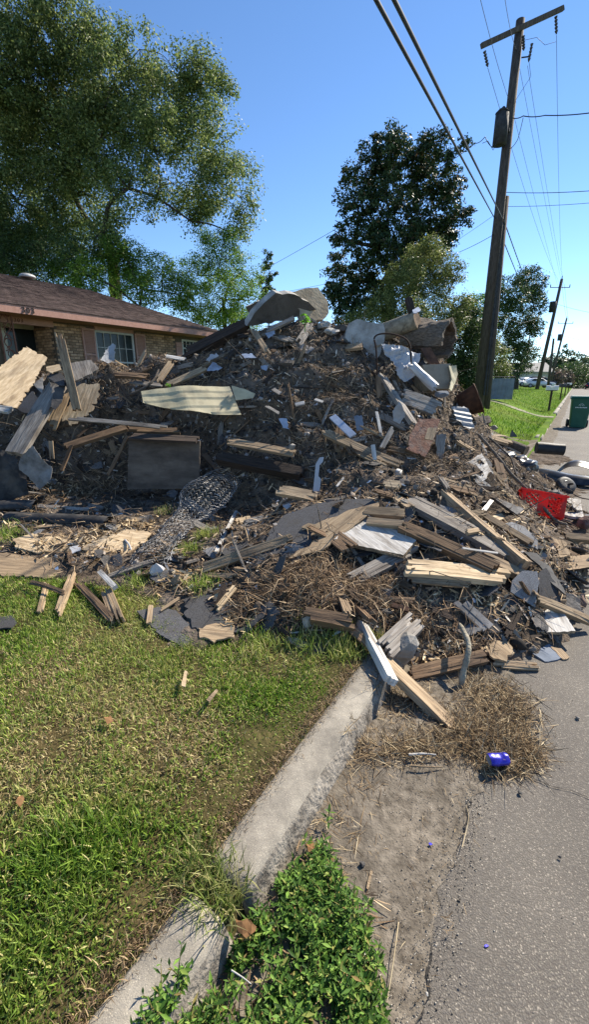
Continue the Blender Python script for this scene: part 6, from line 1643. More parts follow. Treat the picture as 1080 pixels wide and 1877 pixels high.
for (y, x, s_) in ((7.2, -16.2, .25), (9.3, -16.6, .2)):
    zz = EZ + .07 + (x - EX) / (RX - EX) * (RZ - EZ)
    bm = bmesh.new(); bmesh.ops.create_uvsphere(bm, u_segments=12, v_segments=8, radius=s_)
    for v_ in bm.verts: v_.co.z = max(-.05, v_.co.z) * .55; v_.co.y *= 1.4
    o = link('roof_vent', bm_mesh('roof_vent', bm, True), MT['foil'], rf); o.location = Vector((x, y, zz + .05)) - H0
# windows
def window(y0, y1, z0, z1, nx_, nz_):
    w = empty('window'); w.parent = house; w.location = Vector((HX - .03, (y0 + y1) / 2, (z0 + z1) / 2)) - H0
    wy, wh_ = y1 - y0, z1 - z0
    boxes('frame', [((0, -wy / 2 + .03, 0), (.06, .06, wh_)), ((0, wy / 2 - .03, 0), (.06, .06, wh_)), ((0, 0, -wh_ / 2 + .03), (.06, wy - .12, .06)), ((0, 0, wh_ / 2 - .03), (.06, wy - .12, .06))], m_wframe, w)
    iy, iz = wy - .12, wh_ - .12
    for a_ in range(nx_):
        for b_ in range(nz_):
            boxes('pane', [((-.02 + rnd.uniform(-.002, .002), -iy / 2 + (a_ + .5) * iy / nx_, -iz / 2 + (b_ + .5) * iz / nz_), (.008, iy / nx_, iz / nz_))], m_glass, w)
    bars = [((.0, -iy / 2 + a_ * iy / nx_, 0), (.025, .016, iz)) for a_ in range(1, nx_)]
    bars += [((.003, -iy / 2 + (a_ + .5) * iy / nx_, -iz / 2 + b_ * iz / nz_), (.025, iy / nx_ - .018, .016 if b_ != nz_ // 2 else .05)) for b_ in range(1, nz_) for a_ in range(nx_)]
    boxes('muntin', bars, m_wframe, w)
    return w
window(*wz[0], 5, 3)
window(*wz[1], 4, 2)
# shutters with slats
for yc in (8.86, 10.80):
    s_ = empty('shutter'); s_.parent = house; s_.location = Vector((HX + .035, yc, 2.44)) - H0
    boxes('frame', [((0, -.19, 0), (.035, .05, 1.5)), ((0, .19, 0), (.035, .05, 1.5)), ((0, 0, .72), (.035, .33, .06)), ((0, 0, -.72), (.035, .33, .06)), ((0, 0, 0), (.035, .33, .06))], m_shutter, s_)
    for k in range(30):
        zz = -.66 + k * .0455
        if abs(zz) > .045: boxes('slat', [((0, 0, zz), (.012, .33, .045), Matrix.Rotation(R(35), 3, 'Y'))], m_shutter, s_)
# recessed door with pale frame and storm glass
d_ = empty('door'); d_.parent = house; d_.location = Vector((HX - 1.07, 7.42, 2.15)) - H0
m_dframe = mat('pale door frame', (.42, .43, .36), (.52, .53, .46), 5, rough=.5, bump=.05)
boxes('frame', [((0, -.5, 0), (.09, .14, 2.2)), ((0, .5, 0), (.09, .14, 2.2)), ((0, 0, 1.03), (.09, .86, .14)), ((0, 0, -.85), (.07, .86, .5))], m_dframe, d_)
boxes('pane', [((-.02, 0, .18), (.02, .86, 1.56))], m_glass, d_)
boxes('handle', [((.07, .38, -.1), (.05, .03, .14))], MT['foil'], d_)
hbox('porch_lintel', [((HX - .02, 4.2, 3.22), (.10, 7.18, .20))], m_shutter)
# ornate iron porch post
def post(y):
    p_ = empty('porch_post'); p_.parent = house; p_.location = Vector((HX + .3, y, 2.05)) - H0
    boxes('upright', [((0, -.16, 0), (.035, .035, 2.5)), ((0, .16, 0), (.035, .035, 2.5))], m_iron, p_)
    th = np.linspace(0, 6.283, 13)
    pth = []
    for k in range(9):
        zc = -1.12 + k * .28; sg = 1 if k % 2 else -1
        pth.append((np.stack([0 * th, sg * (.02 + .085 * np.cos(th * .8)), zc + .10 * np.sin(th * .8)], -1), .013))
        pth.append((np.stack([0 * th, -sg * (.05 + .05 * np.cos(th * .9 + 1)), zc + .13 + .06 * np.sin(th * .9)], -1), .012))
    zz = np.linspace(-1.2, 1.2, 40)
    pth.append((np.stack([0 * zz, .11 * np.sin(zz * 8), zz], -1), .013))
    tube('scrollwork', pth, m_iron, p_, 5)
post(6.36)
# house numbers: dark cut-out digits on the fascia, faded ones on the frieze
def digits(txt, y, z, x, size, m, name):
    for k, ch in enumerate(txt):
        cu = bpy.data.curves.new(name, 'FONT'); cu.body = ch; cu.size = size; cu.extrude = .006; cu.align_x = 'CENTER'
        tmp = bpy.data.objects.new('tmp', cu); me_ = bpy.data.meshes.new_from_object(tmp); bpy.data.objects.remove(tmp)
        me_.name = name; me_.materials.clear(); o = link(name, me_, m)
        o.parent = house; o.location = Vector((x, y + k * size * .62, z)) - H0
        o.rotation_euler = (R(90), 0, R(90))
m_num = mat('black house number', (.02, .018, .016), (.04, .035, .03), 10, bump=0)
digits('303', 6.58, 3.31, EX + .034, .19, m_num, 'house_number')
digits('303', 6.75, 3.16, HX + .04, .14, m_iron, 'house_number')
# foundation shrub by the porch
def bush(label, c, rad, n, m, seed, size, group=None, name='garden_shrub', cat='shrub'):
    r_ = np.random.default_rng(seed)
    d = r_.normal(0, 1, (n, 3)); d /= np.linalg.norm(d, axis=1, keepdims=True)
    p_ = d * np.cbrt(r_.uniform(.15, 1, n))[:, None] * np.array(rad) * (1 + .25 * np.array([noise.noise(Vector(q_) * 2.2 + Vector((seed, 0, 0))) for q_ in d]))[:, None]
    a_ = r_.normal(0, 1, (n, 3)); a_ /= np.linalg.norm(a_, axis=1, keepdims=True); b_ = np.cross(a_, r_.normal(0, 1, (n, 3))); b_ /= np.linalg.norm(b_, axis=1, keepdims=True)
    s_ = size * r_.uniform(.6, 1.2, n)[:, None]
    V = np.stack([p_ - a_ * s_, p_ + b_ * s_ * .5, p_ + a_ * s_, p_ - b_ * s_ * .5], 1).reshape(-1, 3)
    V[:, 2] = np.maximum(V[:, 2], -rad[2])
    root = empty(name, c)
    link('foliage', np_mesh('foliage', V, np.arange(n * 4).reshape(-1, 4)), m, root)
    st = [(np.array([(0, 0, -rad[2] * 1.1), tuple(d[k] * np.array(rad) * .3), tuple(d[k] * np.array(rad) * .8)]), np.array([.03, .02, .008]) * max(rad)) for k in range(7)]
    V2, F2 = tube_np(st, 4); link('stem', np_mesh('stem', V2, F2), MT['bark'], root)
    return tag(root, label, cat, group)
m_shrub = mat('shrub leaves', (0, 0, 0), (1, 1, 1), rand='isl', rv=.3, bump=0, rough=.5, transl=.3, stops=[(0, (.04, .10, .012)), (.6, (.08, .17, .022)), (1, (.16, .26, .05))])
bush('green shrub by the porch above the pale plywood sheet', (HX + 1.2, 5.75, 1.35), (.5, .5, .65), 2500, m_shrub, 3, .05)
bush('low green shrub under the brick wall behind the upright post', (HX + .5, 8.3, 1.25), (.4, .9, .45), 1800, m_shrub, 8, .05)
# ------------------------------------------------------------------ utility poles and wires
m_pole = mat('creosote pole', (.035, .029, .025), (.125, .105, .088), 4, (12, 12, 1), rand='obj', rv=.15, bump=.5, bscale=14, bdist=.01)
m_metal = mat('grey pole hardware', (.022, .023, .025), (.055, .057, .06), 8, rough=.8, metal=0, bump=.1)
m_ins = mat('dark insulator', (.03, .03, .032), (.07, .07, .075), 8, rough=.35, bump=0)
def vlen(u0, v0, f, u1, v1):
    a_ = P(u0, v0, f); return a_
PB = P(879, 727, 17.0)                 # foot of the near pole
PB.z = float(terrain(PB.x, PB.y)) - .3
PT = P(955, 36, 17.0)
pole = empty('utility_pole', PB); tag(pole, 'near wooden utility pole with crossarm and transformer beside the pile', 'utility pole')
def pc(name, p0, p1, r0, r1, m, par, n=14, base=PB):
    bm = bmesh.new(); cyl_bm(bm, Vector(p0) - base, Vector(p1) - base, r0, r1, n); return link(name, bm_mesh(name, bm, n > 8), m, par)
def pbox(name, c, s, m, par, rot=None, base=PB):
    bm = bmesh.new(); box_into(bm, Vector(c) - base, s, rot, 0, .01); return link(name, bm_mesh(name, bm), m, par)
ux = (PT - PB).normalized()
pc('pole_shaft', PB, PT, .20, .125, m_pole, pole)
a0, a1 = P(879, 91, 16.6), P(1028, 22, 17.4)
arm_d = (a1 - a0)
q_ = arm_d.to_track_quat('X', 'Z').to_matrix()
pbox('crossarm', (a0 + a1) / 2 + (-FWD) * .16, (arm_d.length, .10, .13), m_pole, pole, q_)
def insulator(name, p0, p1, par, base=PB, r=.05):
    p0 = Vector(p0); p1 = Vector(p1); prof = []
    bm = bmesh.new()
    for k in range(5):
        a_ = p0.lerp(p1, k / 5); b_ = p0.lerp(p1, (k + .55) / 5)
        cyl_bm(bm, a_ - base, b_ - base, r, r * .7, 10); 
    cyl_bm(bm, p0 - base, p1 - base, r * .4, r * .4, 8)
    return link(name, bm_mesh(name, bm), m_ins, par)
insulator('insulator', P(889, 94, 16.6), P(895, 122, 16.6), pole)
insulator('insulator', P(1020, 30, 17.4), P(1021, 62, 17.4), pole)
pc('transformer_tank', P(919, 265, 16.7) + RGT * -.05, P(925, 207, 16.7) + RGT * -.05, .21, .20, m_metal, pole, 18)
pc('transformer_lid', P(925, 207, 16.7) + RGT * -.05, P(926, 200, 16.7) + RGT * -.05, .215, .12, m_metal, pole, 18)
insulator('bushing', P(923, 204, 16.7), P(924.5, 194, 16.7), pole, PB, .05)
pbox('transformer_bracket', P(926, 240, 16.85), (.3, .12, .10), m_metal, pole)
pc('cutout_bracket', P(957, 105, 16.8), P(972, 103, 16.6), .02, .02, m_metal, pole, 8)
insulator('cutout_fuse', P(976, 80, 16.6), P(970, 113, 16.6), pole, PB, .045)
insulator('arrester', P(960, 66, 16.8), P(961, 92, 16.8), pole, PB, .05)
pc('conduit', P(888, 724, 16.75), P(925, 410, 16.75), .035, .035, m_metal, pole, 8)
pc('conduit', P(893, 724, 16.75), P(919, 470, 16.75), .02, .02, m_metal, pole, 8)
# stub pole lashed to the main one
SB = P(893, 727, 17.35); SB.z = float(terrain(SB.x, SB.y)) - .3
stub = empty('stub_pole', SB); tag(stub, 'shorter stub pole standing close behind the near utility pole', 'utility pole')
pc('pole_shaft', SB, P(926, 361, 17.35), .17, .145, m_pole, stub, 14, SB)
pbox('clamp', P(915, 420, 17.3), (.4, .05, .08), m_metal, stub, None, SB)

def far_pole(label, u0, v0, u1, v1, f, r=.15, arm=.0, trans=None, lean=0):
    t_ = P(u1, v1, f); b_ = P(u0, v0, f); b_.z = float(terrain(b_.x, b_.y)) - .2
    o = empty('utility_pole', b_); tag(o, label, 'utility pole', 'utility poles along the street')
    pc('pole_shaft', b_, t_, r, r * .65, m_pole, o, 10, b_)
    if arm:
        c_ = b_.lerp(t_, .93)
        pc('crossarm', c_ - RGT * arm, c_ + RGT * arm, .04, .04, m_pole, o, 6, b_)
        for s_ in (-1, 1): pc('insulator', c_ + RGT * arm * s_, c_ + RGT * arm * s_ + UPV * .28, .05, .04, m_ins, o, 8, b_)
        pc('insulator', t_, t_ + UPV * .3, .05, .04, m_ins, o, 8, b_)
    if trans:
        c_ = P(*trans, f - .25); pc('transformer_tank', c_ - UPV * .5, c_ + UPV * .5, .32, .32, m_metal, o, 14, b_)
    return o
far_pole('leaning second utility pole standing before the white car', 984, 718, 1031, 511, 50, .21, 1.0, (1014, 562))
far_pole('bare third utility pole right of the leaning one', 1005, 714, 1016, 620, 56, .17)
far_pole('fourth utility pole with small crossarm and transformer', 1008, 708, 1040, 583, 78, .2, 1.2, (1027, 618))
far_pole('farthest thin utility pole against the tree line', 1030, 704, 1041, 640, 130, .22)

def wire(label, pts, r, sag=.0, m='cable', name='overhead_wire', group=None, n=22, back=0, ahead=0):
    """pts: (u, v, f) spans with catenary sag (metres) between each"""
    out = []
    for k in range(len(pts) - 1):
        a_, b_ = P(*pts[k]), P(*pts[k + 1])
        for s_ in range(n + (k == len(pts) - 2)):
            t = s_ / n; p_ = a_.lerp(b_, t); p_.z -= sag * 4 * t * (1 - t); out.append(tuple(p_))
    if back: out.insert(0, tuple(Vector(out[0]) + (Vector(out[0]) - Vector(out[5])).normalized() * back))
    if ahead: out.append(tuple(Vector(out[-1]) + (Vector(out[-1]) - Vector(out[-5])).normalized() * ahead))
    o = tube(name, [(np.array(out), r)], MT[m], None, 5)
    return tag(o, label, 'wire', group)
wire('thick left cable running overhead to the near pole', [(680, -20, 3.6), (905, 395, 16.8)], .016, .0, back=30)
wire('thick right cable running overhead to the near pole', [(714, -20, 3.6), (922, 400, 16.8)], .016, .0, back=30)
wire('left cable continuing from the near pole to the leaning pole', [(906, 396, 16.8), (1000, 610, 50)], .018, .25)
wire('right cable continuing from the near pole to the leaning pole', [(924, 402, 16.8), (1003, 600, 50)], .018, .25)
wire('thin conductor hanging from the left crossarm insulator backwards', [(895, 124, 16.6), (1028, 520, 50)], .007, .5)
wire('thin conductor hanging from the right crossarm insulator backwards', [(1021, 64, 17.4), (1033, 520, 50)], .007, .5)
wire('thin conductor passing overhead left of the pole top', [(877, -20, 12), (940, 200, 17.5), (1024, 525, 50)], .006, .1, back=40)
wire('thin conductor passing overhead to the pole top', [(924, -20, 12), (947, 90, 16.8), (1031, 520, 50)], .006, .1, back=40)
wire('thin conductor running down from the fuse to the leaning pole', [(968, 120, 16.6), (1036, 530, 50)], .006, .2)
wire('service drop running right from the transformer', [(941, 216, 16.7), (960, 212, 16.5), (1000, 211, 15.8), (1100, 204, 14)], .014, .03, ahead=20)
wire('upper service wire running right from the stub pole', [(928, 352, 17.3), (1100, 348, 15)], .010, .04, ahead=20)
wire('lower service wire running right from the stub pole', [(930, 378, 17.3), (1100, 370, 15)], .007, .03, ahead=20)
wire('service wire running left behind the dark tree', [(905, 270, 16.8), (890, 250, 16.9), (872, 262, 17.2), (800, 310, 22), (500, 485, 30)], .011, .05)
wire('lower service wire running left over the crest', [(905, 430, 16.9), (820, 470, 20), (520, 535, 30)], .009, .05)
wire('faint service wire running left from the stub pole', [(905, 395, 17), (780, 475, 24)], .006, .05)
wire('looped jumper wire beside the transformer', [(913, 255, 16.5), (905, 275, 16.4), (895, 258, 16.6), (885, 262, 16.8)], .008, 0, n=8)
wire('looped jumper wire right of the transformer', [(935, 272, 16.6), (950, 255, 16.5), (960, 215, 16.5)], .010, .05, n=8)
wire('jumper wire at the right end of the crossarm', [(963, 73, 16.8), (985, 68, 16.9), (1000, 82, 17), (1020, 76, 17.3)], .006, 0, n=8)
wire('jumper wire dropping from the fuse to the transformer', [(971, 114, 16.6), (974, 140, 16.6), (945, 185, 16.8), (944, 205, 16.8)], .006, 0, n=8)
wire('sagging service wire crossing the tall far tree', [(915, 570, 30), (956, 592, 40), (1012, 572, 50)], .012, .1, n=10)
wire('wire running right from the leaning pole', [(1020, 556, 50), (1100, 575, 46)], .012, .1, ahead=20)
wire('wire running right from the fourth pole', [(1032, 615, 78), (1100, 628, 72)], .014, .1, ahead=20)
wire('cable between the leaning pole and the fourth pole', [(1007, 600, 50), (1026, 640, 78)], .02, .3)
wire('pole top conductor between the leaning pole and the fourth pole', [(1031, 513, 50), (1040, 585, 78)], .012, .3)
wire('side conductor between the leaning pole and the fourth pole', [(1036, 520, 50), (1044, 588, 78)], .012, .3)

# ------------------------------------------------------------------ wheelie bin
def bin_():
    c = PZ(1058, 783, 0); root = empty('wheelie_bin', c, (0, 0, R(8))); tag(root, 'dark green wheeled rubbish bin standing in the street', 'rubbish bin')
    V, Fq = [], []
    lv = [(0.02, .23, .25), (.25, .25, .27), (.90, .29, .33), (.93, .29, .33)]
    for (z_, hx, hy) in lv:
        for (sx, sy) in ((-1, -1), (1, -1), (1, 1), (-1, 1)):
            for (ax_, ay_) in (((1, .86), (.86, 1)) if sx * sy > 0 else ((.86, 1), (1, .86))): V.append((sx * hx * ax_, sy * hy * ay_, z_))
    for q_ in range(len(lv) - 1):
        for k in range(8): Fq.append((q_ * 8 + k, q_ * 8 + (k + 1) % 8, (q_ + 1) * 8 + (k + 1) % 8, (q_ + 1) * 8 + k))
    Fq.append(tuple(range(8))[::-1])
    link('bin_body', py_mesh('bin_body', V, Fq), MT['green'], root)
    boxes('rim', [((0, 0, .945), (.64, .72, .035))], MT['green'], root, .008)
    bm = bmesh.new(); box_into(bm, (0, 0, .99), (.66, .76, .05), None, 0, .02)
    for v_ in bm.verts:
        if v_.co.z > .99: v_.co.x *= .93; v_.co.y *= .93; v_.co.z += .03
    link('lid', bm_mesh('lid', bm), MT['green'], root)
    tube('handle', [(np.array([(-.22, .38, .93), (-.22, .44, .95), (.22, .44, .95), (.22, .38, .93)]), .016)], MT['green'], root, 6)
    # wheels sit on the kerb-side rear edge
    for sx in (-1, 1):
        w = lathe('wheel', [(.03, -.04), (.12, -.045), (.135, -.02), (.135, .02), (.12, .045), (.03, .04)], MT['rubber'], root)
        w.location = (sx * .28, .28, .135); w.rotation_euler = (0, R(90), 0)
    # pale emblem and wordmark on the front
    m_logo = mat('pale bin print', (.55, .6, .58), (.65, .7, .68), 8, bump=0)
    th = np.linspace(0, math.pi, 14)
    tube('emblem', [(np.stack([.07 * np.cos(th), 0 * th - .327, .735 + .07 * np.sin(th)], -1), .006), (np.stack([.035 * np.cos(th), 0 * th - .327, .735 + .035 * np.sin(th)], -1), .006)], m_logo, root, 4)
    boxes('wordmark', [((-.15 + k * .043, -.329, .68 + .004 * (k % 2)), (.028, .006, .03 + .008 * (k % 3 == 0))) for k in range(8)], m_logo, root)
    root.rotation_euler = (0, 0, R(4)); root.scale = (1.08, 1.02, 1.08)
    return root
bin_()

# ------------------------------------------------------------------ mailboxes
def mailbox(label, u, v, f, m, hgt=1.12, thin=False, rz=0):
    b_ = P(u, v, f); b_.z = float(terrain(b_.x, b_.y)) - .1
    root = empty('mailbox', b_, (0, 0, rz)); tag(root, label, 'mailbox', 'mailboxes along the kerb')
    boxes('post', [((0, 0, hgt / 2), (.10, .10, hgt + .1))], MT['dark'], root)
    V, Fq = [], []; k_ = 10
    prof = [(-.09, 0), (.09, 0)] + [(.09 * math.cos(t_), .11 + .09 * math.sin(t_)) for t_ in np.linspace(0, math.pi, k_)]
    for x in (-.28, .28):
        for (a_, z_) in prof: V.append((x, a_ * 1.15, hgt + .05 + z_ * 1.15))
    n_ = len(prof)
    for k in range(n_): Fq.append((k, (k + 1) % n_, n_ + (k + 1) % n_, n_ + k))
    Fq += [tuple(range(n_))[::-1], tuple(n_ + k for k in range(n_))]
    link('box', py_mesh('box', V, Fq), m, root)
    boxes('door', [((.285, 0, hgt + .16), (.01, .18, .2))], m, root)
    boxes('flag', [((0, -.125, hgt + .26), (.14, .01, .05)), ((-.06, -.122, hgt + .18), (.02, .008, .14))], m, root)
    boxes('support', [((0, 0, hgt + .03), (.5, .14, .035))], MT['dark'], root)
    return root
m_wmail = mat('white mailbox paint', (.66, .66, .64), (.78, .78, .76), 5, rough=.45, bump=.03)
mailbox('white mailbox on a dark post at the kerb beyond the bin', 1007, 750, 23.5, m_wmail)
mailbox('black mailbox beyond the white one', 1028, 730, 37, MT['blackplastic'])
mailbox('second black mailbox farther along the kerb', 1036, 724, 47, MT['blackplastic'])
mailbox('small pale mailbox farthest along the kerb', 1042, 719, 58, m_wmail)

# ------------------------------------------------------------------ cars parked far down the street
m_white = mat('white car paint', (.60, .61, .62), (.70, .71, .72), 2, rough=.25, spec=.5, bump=0)
m_darkcar = mat('dark blue car paint', (.012, .016, .03), (.025, .03, .05), 2, rough=.25, spec=.5, bump=0)
m_silver = mat('silver car paint', (.25, .27, .29), (.35, .37, .39), 2, rough=.3, spec=.5, bump=0)
def car(label, c, rz, m, kind='sedan', name='parked_car'):
    root = empty(name, c, (0, 0, rz)); tag(root, label, 'car', 'cars parked along the street')
    if kind == 'sedan':
        body = [(-2.25, .35), (-2.3, .62), (-2.2, .90), (-1.5, .98), (.75, .92), (1.9, .80), (2.25, .62), (2.28, .35)]
        cab = [(-1.75, .95), (-1.05, 1.38), (-.35, 1.46), (.35, 1.40), (1.25, .90)]
    else:
        body = [(-2.2, .42), (-2.25, .75), (-2.2, 1.05), (-1.5, 1.10), (.9, 1.06), (2.0, .98), (2.25, .75), (2.28, .42)]
        cab = [(-2.15, 1.06), (-2.0, 1.62), (-1.4, 1.74), (.2, 1.72), (.6, 1.62), (1.25, 1.05)]
    def ext(name_, prof, w0, w1, m_):
        V, Fq = [], []; n_ = len(prof)
        zm = max(z_ for _, z_ in prof); z0 = min(z_ for _, z_ in prof)
        for s_ in (-1, 1):
            for (x, z_) in prof:
                w_ = w0 + (w1 - w0) * (z_ - z0) / (zm - z0); V.append((x, s_ * w_, z_))
        Fq += [tuple(range(n_)), tuple(n_ + k for k in range(n_))[::-1]]
        for k in range(n_): Fq.append((k, n_ + k, n_ + (k + 1) % n_, (k + 1) % n_))
        bm = bmesh.new(); me_ = py_mesh(name_, V, Fq); bm.from_mesh(me_)
        bmesh.ops.bevel(bm, geom=bm.edges[:], offset=.05, segments=2, affect='EDGES')
        return link(name_, bm_mesh(name_, bm, True), m_, root)
    ext('body', body, .82, .88, m)
    ext('cabin', [(x, z_ - .02) for x, z_ in cab], .80, .58, m)
    # side windows slightly proud of the cabin sides
    for s_ in (-1, 1):
        for (x0, x1) in ((-1.25, -.35), (-.28, .75)):
            zb, zt = cab[0][1] + .06, max(z_ for _, z_ in cab) - .14
            V = [(x0, s_ * .79, zb), (x1, s_ * .79, zb), (x1 - (.35 if x1 > 0 else 0), s_ * .645, zt), (x0 + (.3 if x0 < -1 else 0), s_ * .645, zt)]
            V2 = [(a_, b_ + s_ * .012, z_) for (a_, b_, z_) in V]
            link('side_window', py_mesh('side_window', V + V2, [(0, 1, 2, 3), (4, 5, 6, 7), (0, 1, 5, 4), (1, 2, 6, 5), (2, 3, 7, 6), (3, 0, 4, 7)]), m_glass, root)
        boxes('headlight', [((2.2, s_ * .62, .68), (.10, .30, .13))], m_wframe, root)
        boxes('tail_light', [((-2.24, s_ * .62, .80), (.08, .30, .14))], MT['red'], root)
        for x in (-1.4, 1.4):
            w = empty('wheel'); w.parent = root; w.location = (x, s_ * .80, .33); w.rotation_euler = (R(90), 0, 0)
            lathe('tyre', [(.2, -.1), (.31, -.1), (.33, -.06), (.33, .06), (.31, .1), (.2, .1)], MT['rubber'], w, 18)
            lathe('rim', [(.02, -.105), (.2, -.105), (.2, .105), (.02, .105)], MT['foil'], w, 14)
    return root
def cpos(u, v, f):
    p_ = P(u, v, f); p_.z = float(terrain(p_.x, p_.y)); return p_
car('white sedan parked side-on behind the leaning pole', cpos(985, 712, 68), YAW + R(-4), m_white)
car('dark suv parked behind the white sedan', cpos(990, 710, 75), YAW + R(-6), m_darkcar, 'suv', 'parked_suv')
car('silver car parked left of the white sedan', cpos(962, 711, 74), YAW + R(40), m_silver)
car('white car half hidden under the tall far tree', cpos(934, 713, 66), YAW + R(20), m_white)
p_ = cpos(1084, 706, 95); p_.z = 0
car('dark car standing far down the street', p_, R(88), m_darkcar)

# ------------------------------------------------------------------ far house, metal fence panel
def far_house():
    c = cpos(952, 706, 84); root = empty('far_house', c, (0, 0, YAW)); tag(root, 'distant low house with pale gable roof behind the cars', 'house')
    m_wl = mat('far house wall', (.38, .36, .32), (.48, .46, .42), 4, bump=.05); m_rf = mat('far house roof', (.30, .28, .25), (.40, .38, .34), 4, bump=.2)
    boxes('wall', [((0, 3, 1.2), (11, 6, 2.6))], m_wl, root)
    V = [(-6, -.6, 2.4), (6, -.6, 2.4), (6, 6.6, 2.4), (-6, 6.6, 2.4), (-6, 3, 4.1), (6, 3, 4.1)]
    V += [(x, y, z_ - .15) for (x, y, z_) in V]
    link('roof', py_mesh('roof', V, [(0, 1, 5, 4), (2, 3, 4, 5), (0, 4, 10, 6), (3, 9, 10, 4), (1, 7, 11, 5), (2, 5, 11, 8), (0, 6, 7, 1), (3, 2, 8, 9)]), m_rf, root)
    boxes('garage_door', [((2, -.03, 1.1), (3.2, .06, 2.1))], m_wframe, root)
    for x in (-3.5, -1.2):
        w = boxes('window', [((x, -.03, 1.5), (1.2, .06, 1.1))], m_wframe, root); boxes('pane', [((x, -.07, 1.5), (1.0, .03, .9))], m_glass, w)
far_house()
def fence_panel():
    c = P(908, 726, 22.0); c.z = float(terrain(c.x, c.y)) + .0
    root = empty('metal_fence_panel', c, (0, 0, YAW + R(-8))); tag(root, 'blue grey metal fence panel with tube rail behind the near pole', 'fence')
    m_fp = mat('blue grey sheet', (.13, .17, .22), (.22, .26, .31), 3, (1, 1, 1), rough=.5, bump=.1, stain=(.10, .10, .10), stain_scale=2, stain_amt=.5)
    for k in range(9): boxes('slat', [((-.72 + k * .18, 0, .52), (.172, .03 + .01 * (k % 2), .98))], m_fp, root)
    tube('rail', [(np.array([(-1.15, 0, 0), (-1.0, 0, .7), (-.95, 0, 1.02), (-.85, 0, 1.07), (.8, 0, 1.07), (.85, 0, 1.03), (.85, 0, 0)]), .025)], m_metal, root, 8)
fence_panel()
# ------------------------------------------------------------------ trees
def leaf_mat(name, stops, tr=.35, rough=.5, spec=.35, rv=.3):
    return mat(name, (0, 0, 0), (1, 1, 1), rand='isl', rv=rv, bump=0, rough=rough, spec=spec, transl=tr, stops=stops)
m_oak = leaf_mat('oak leaves', [(0, (.07, .115, .035)), (.5, (.13, .185, .052)), (.85, (.21, .26, .08)), (1, (.31, .33, .13))], .5)
m_lite = leaf_mat('bright leaves', [(0, (.06, .13, .016)), (.5, (.10, .20, .025)), (1, (.20, .30, .05))], .5)
m_mag = leaf_mat('magnolia leaves', [(0, (.02, .042, .017)), (.6, (.036, .068, .025)), (.9, (.055, .09, .033)), (1, (.10, .06, .03))], .2, .5, .22)
m_crape = leaf_mat('olive leaves', [(0, (.085, .12, .03)), (.5, (.14, .18, .05)), (1, (.25, .27, .09))], .42)
m_dk = leaf_mat('deep green leaves', [(0, (.03, .06, .02)), (.6, (.055, .095, .03)), (1, (.11, .16, .05))], .38)
m_far = leaf_mat('far hazy leaves', [(0, (.03, .06, .025)), (.6, (.06, .10, .04)), (1, (.11, .15, .06))], .3)
m_trunk = mat('tree bark', (.025, .02, .016), (.085, .07, .055), 5, (6, 6, 1.5), bump=.8, bscale=8, bdist=.03)

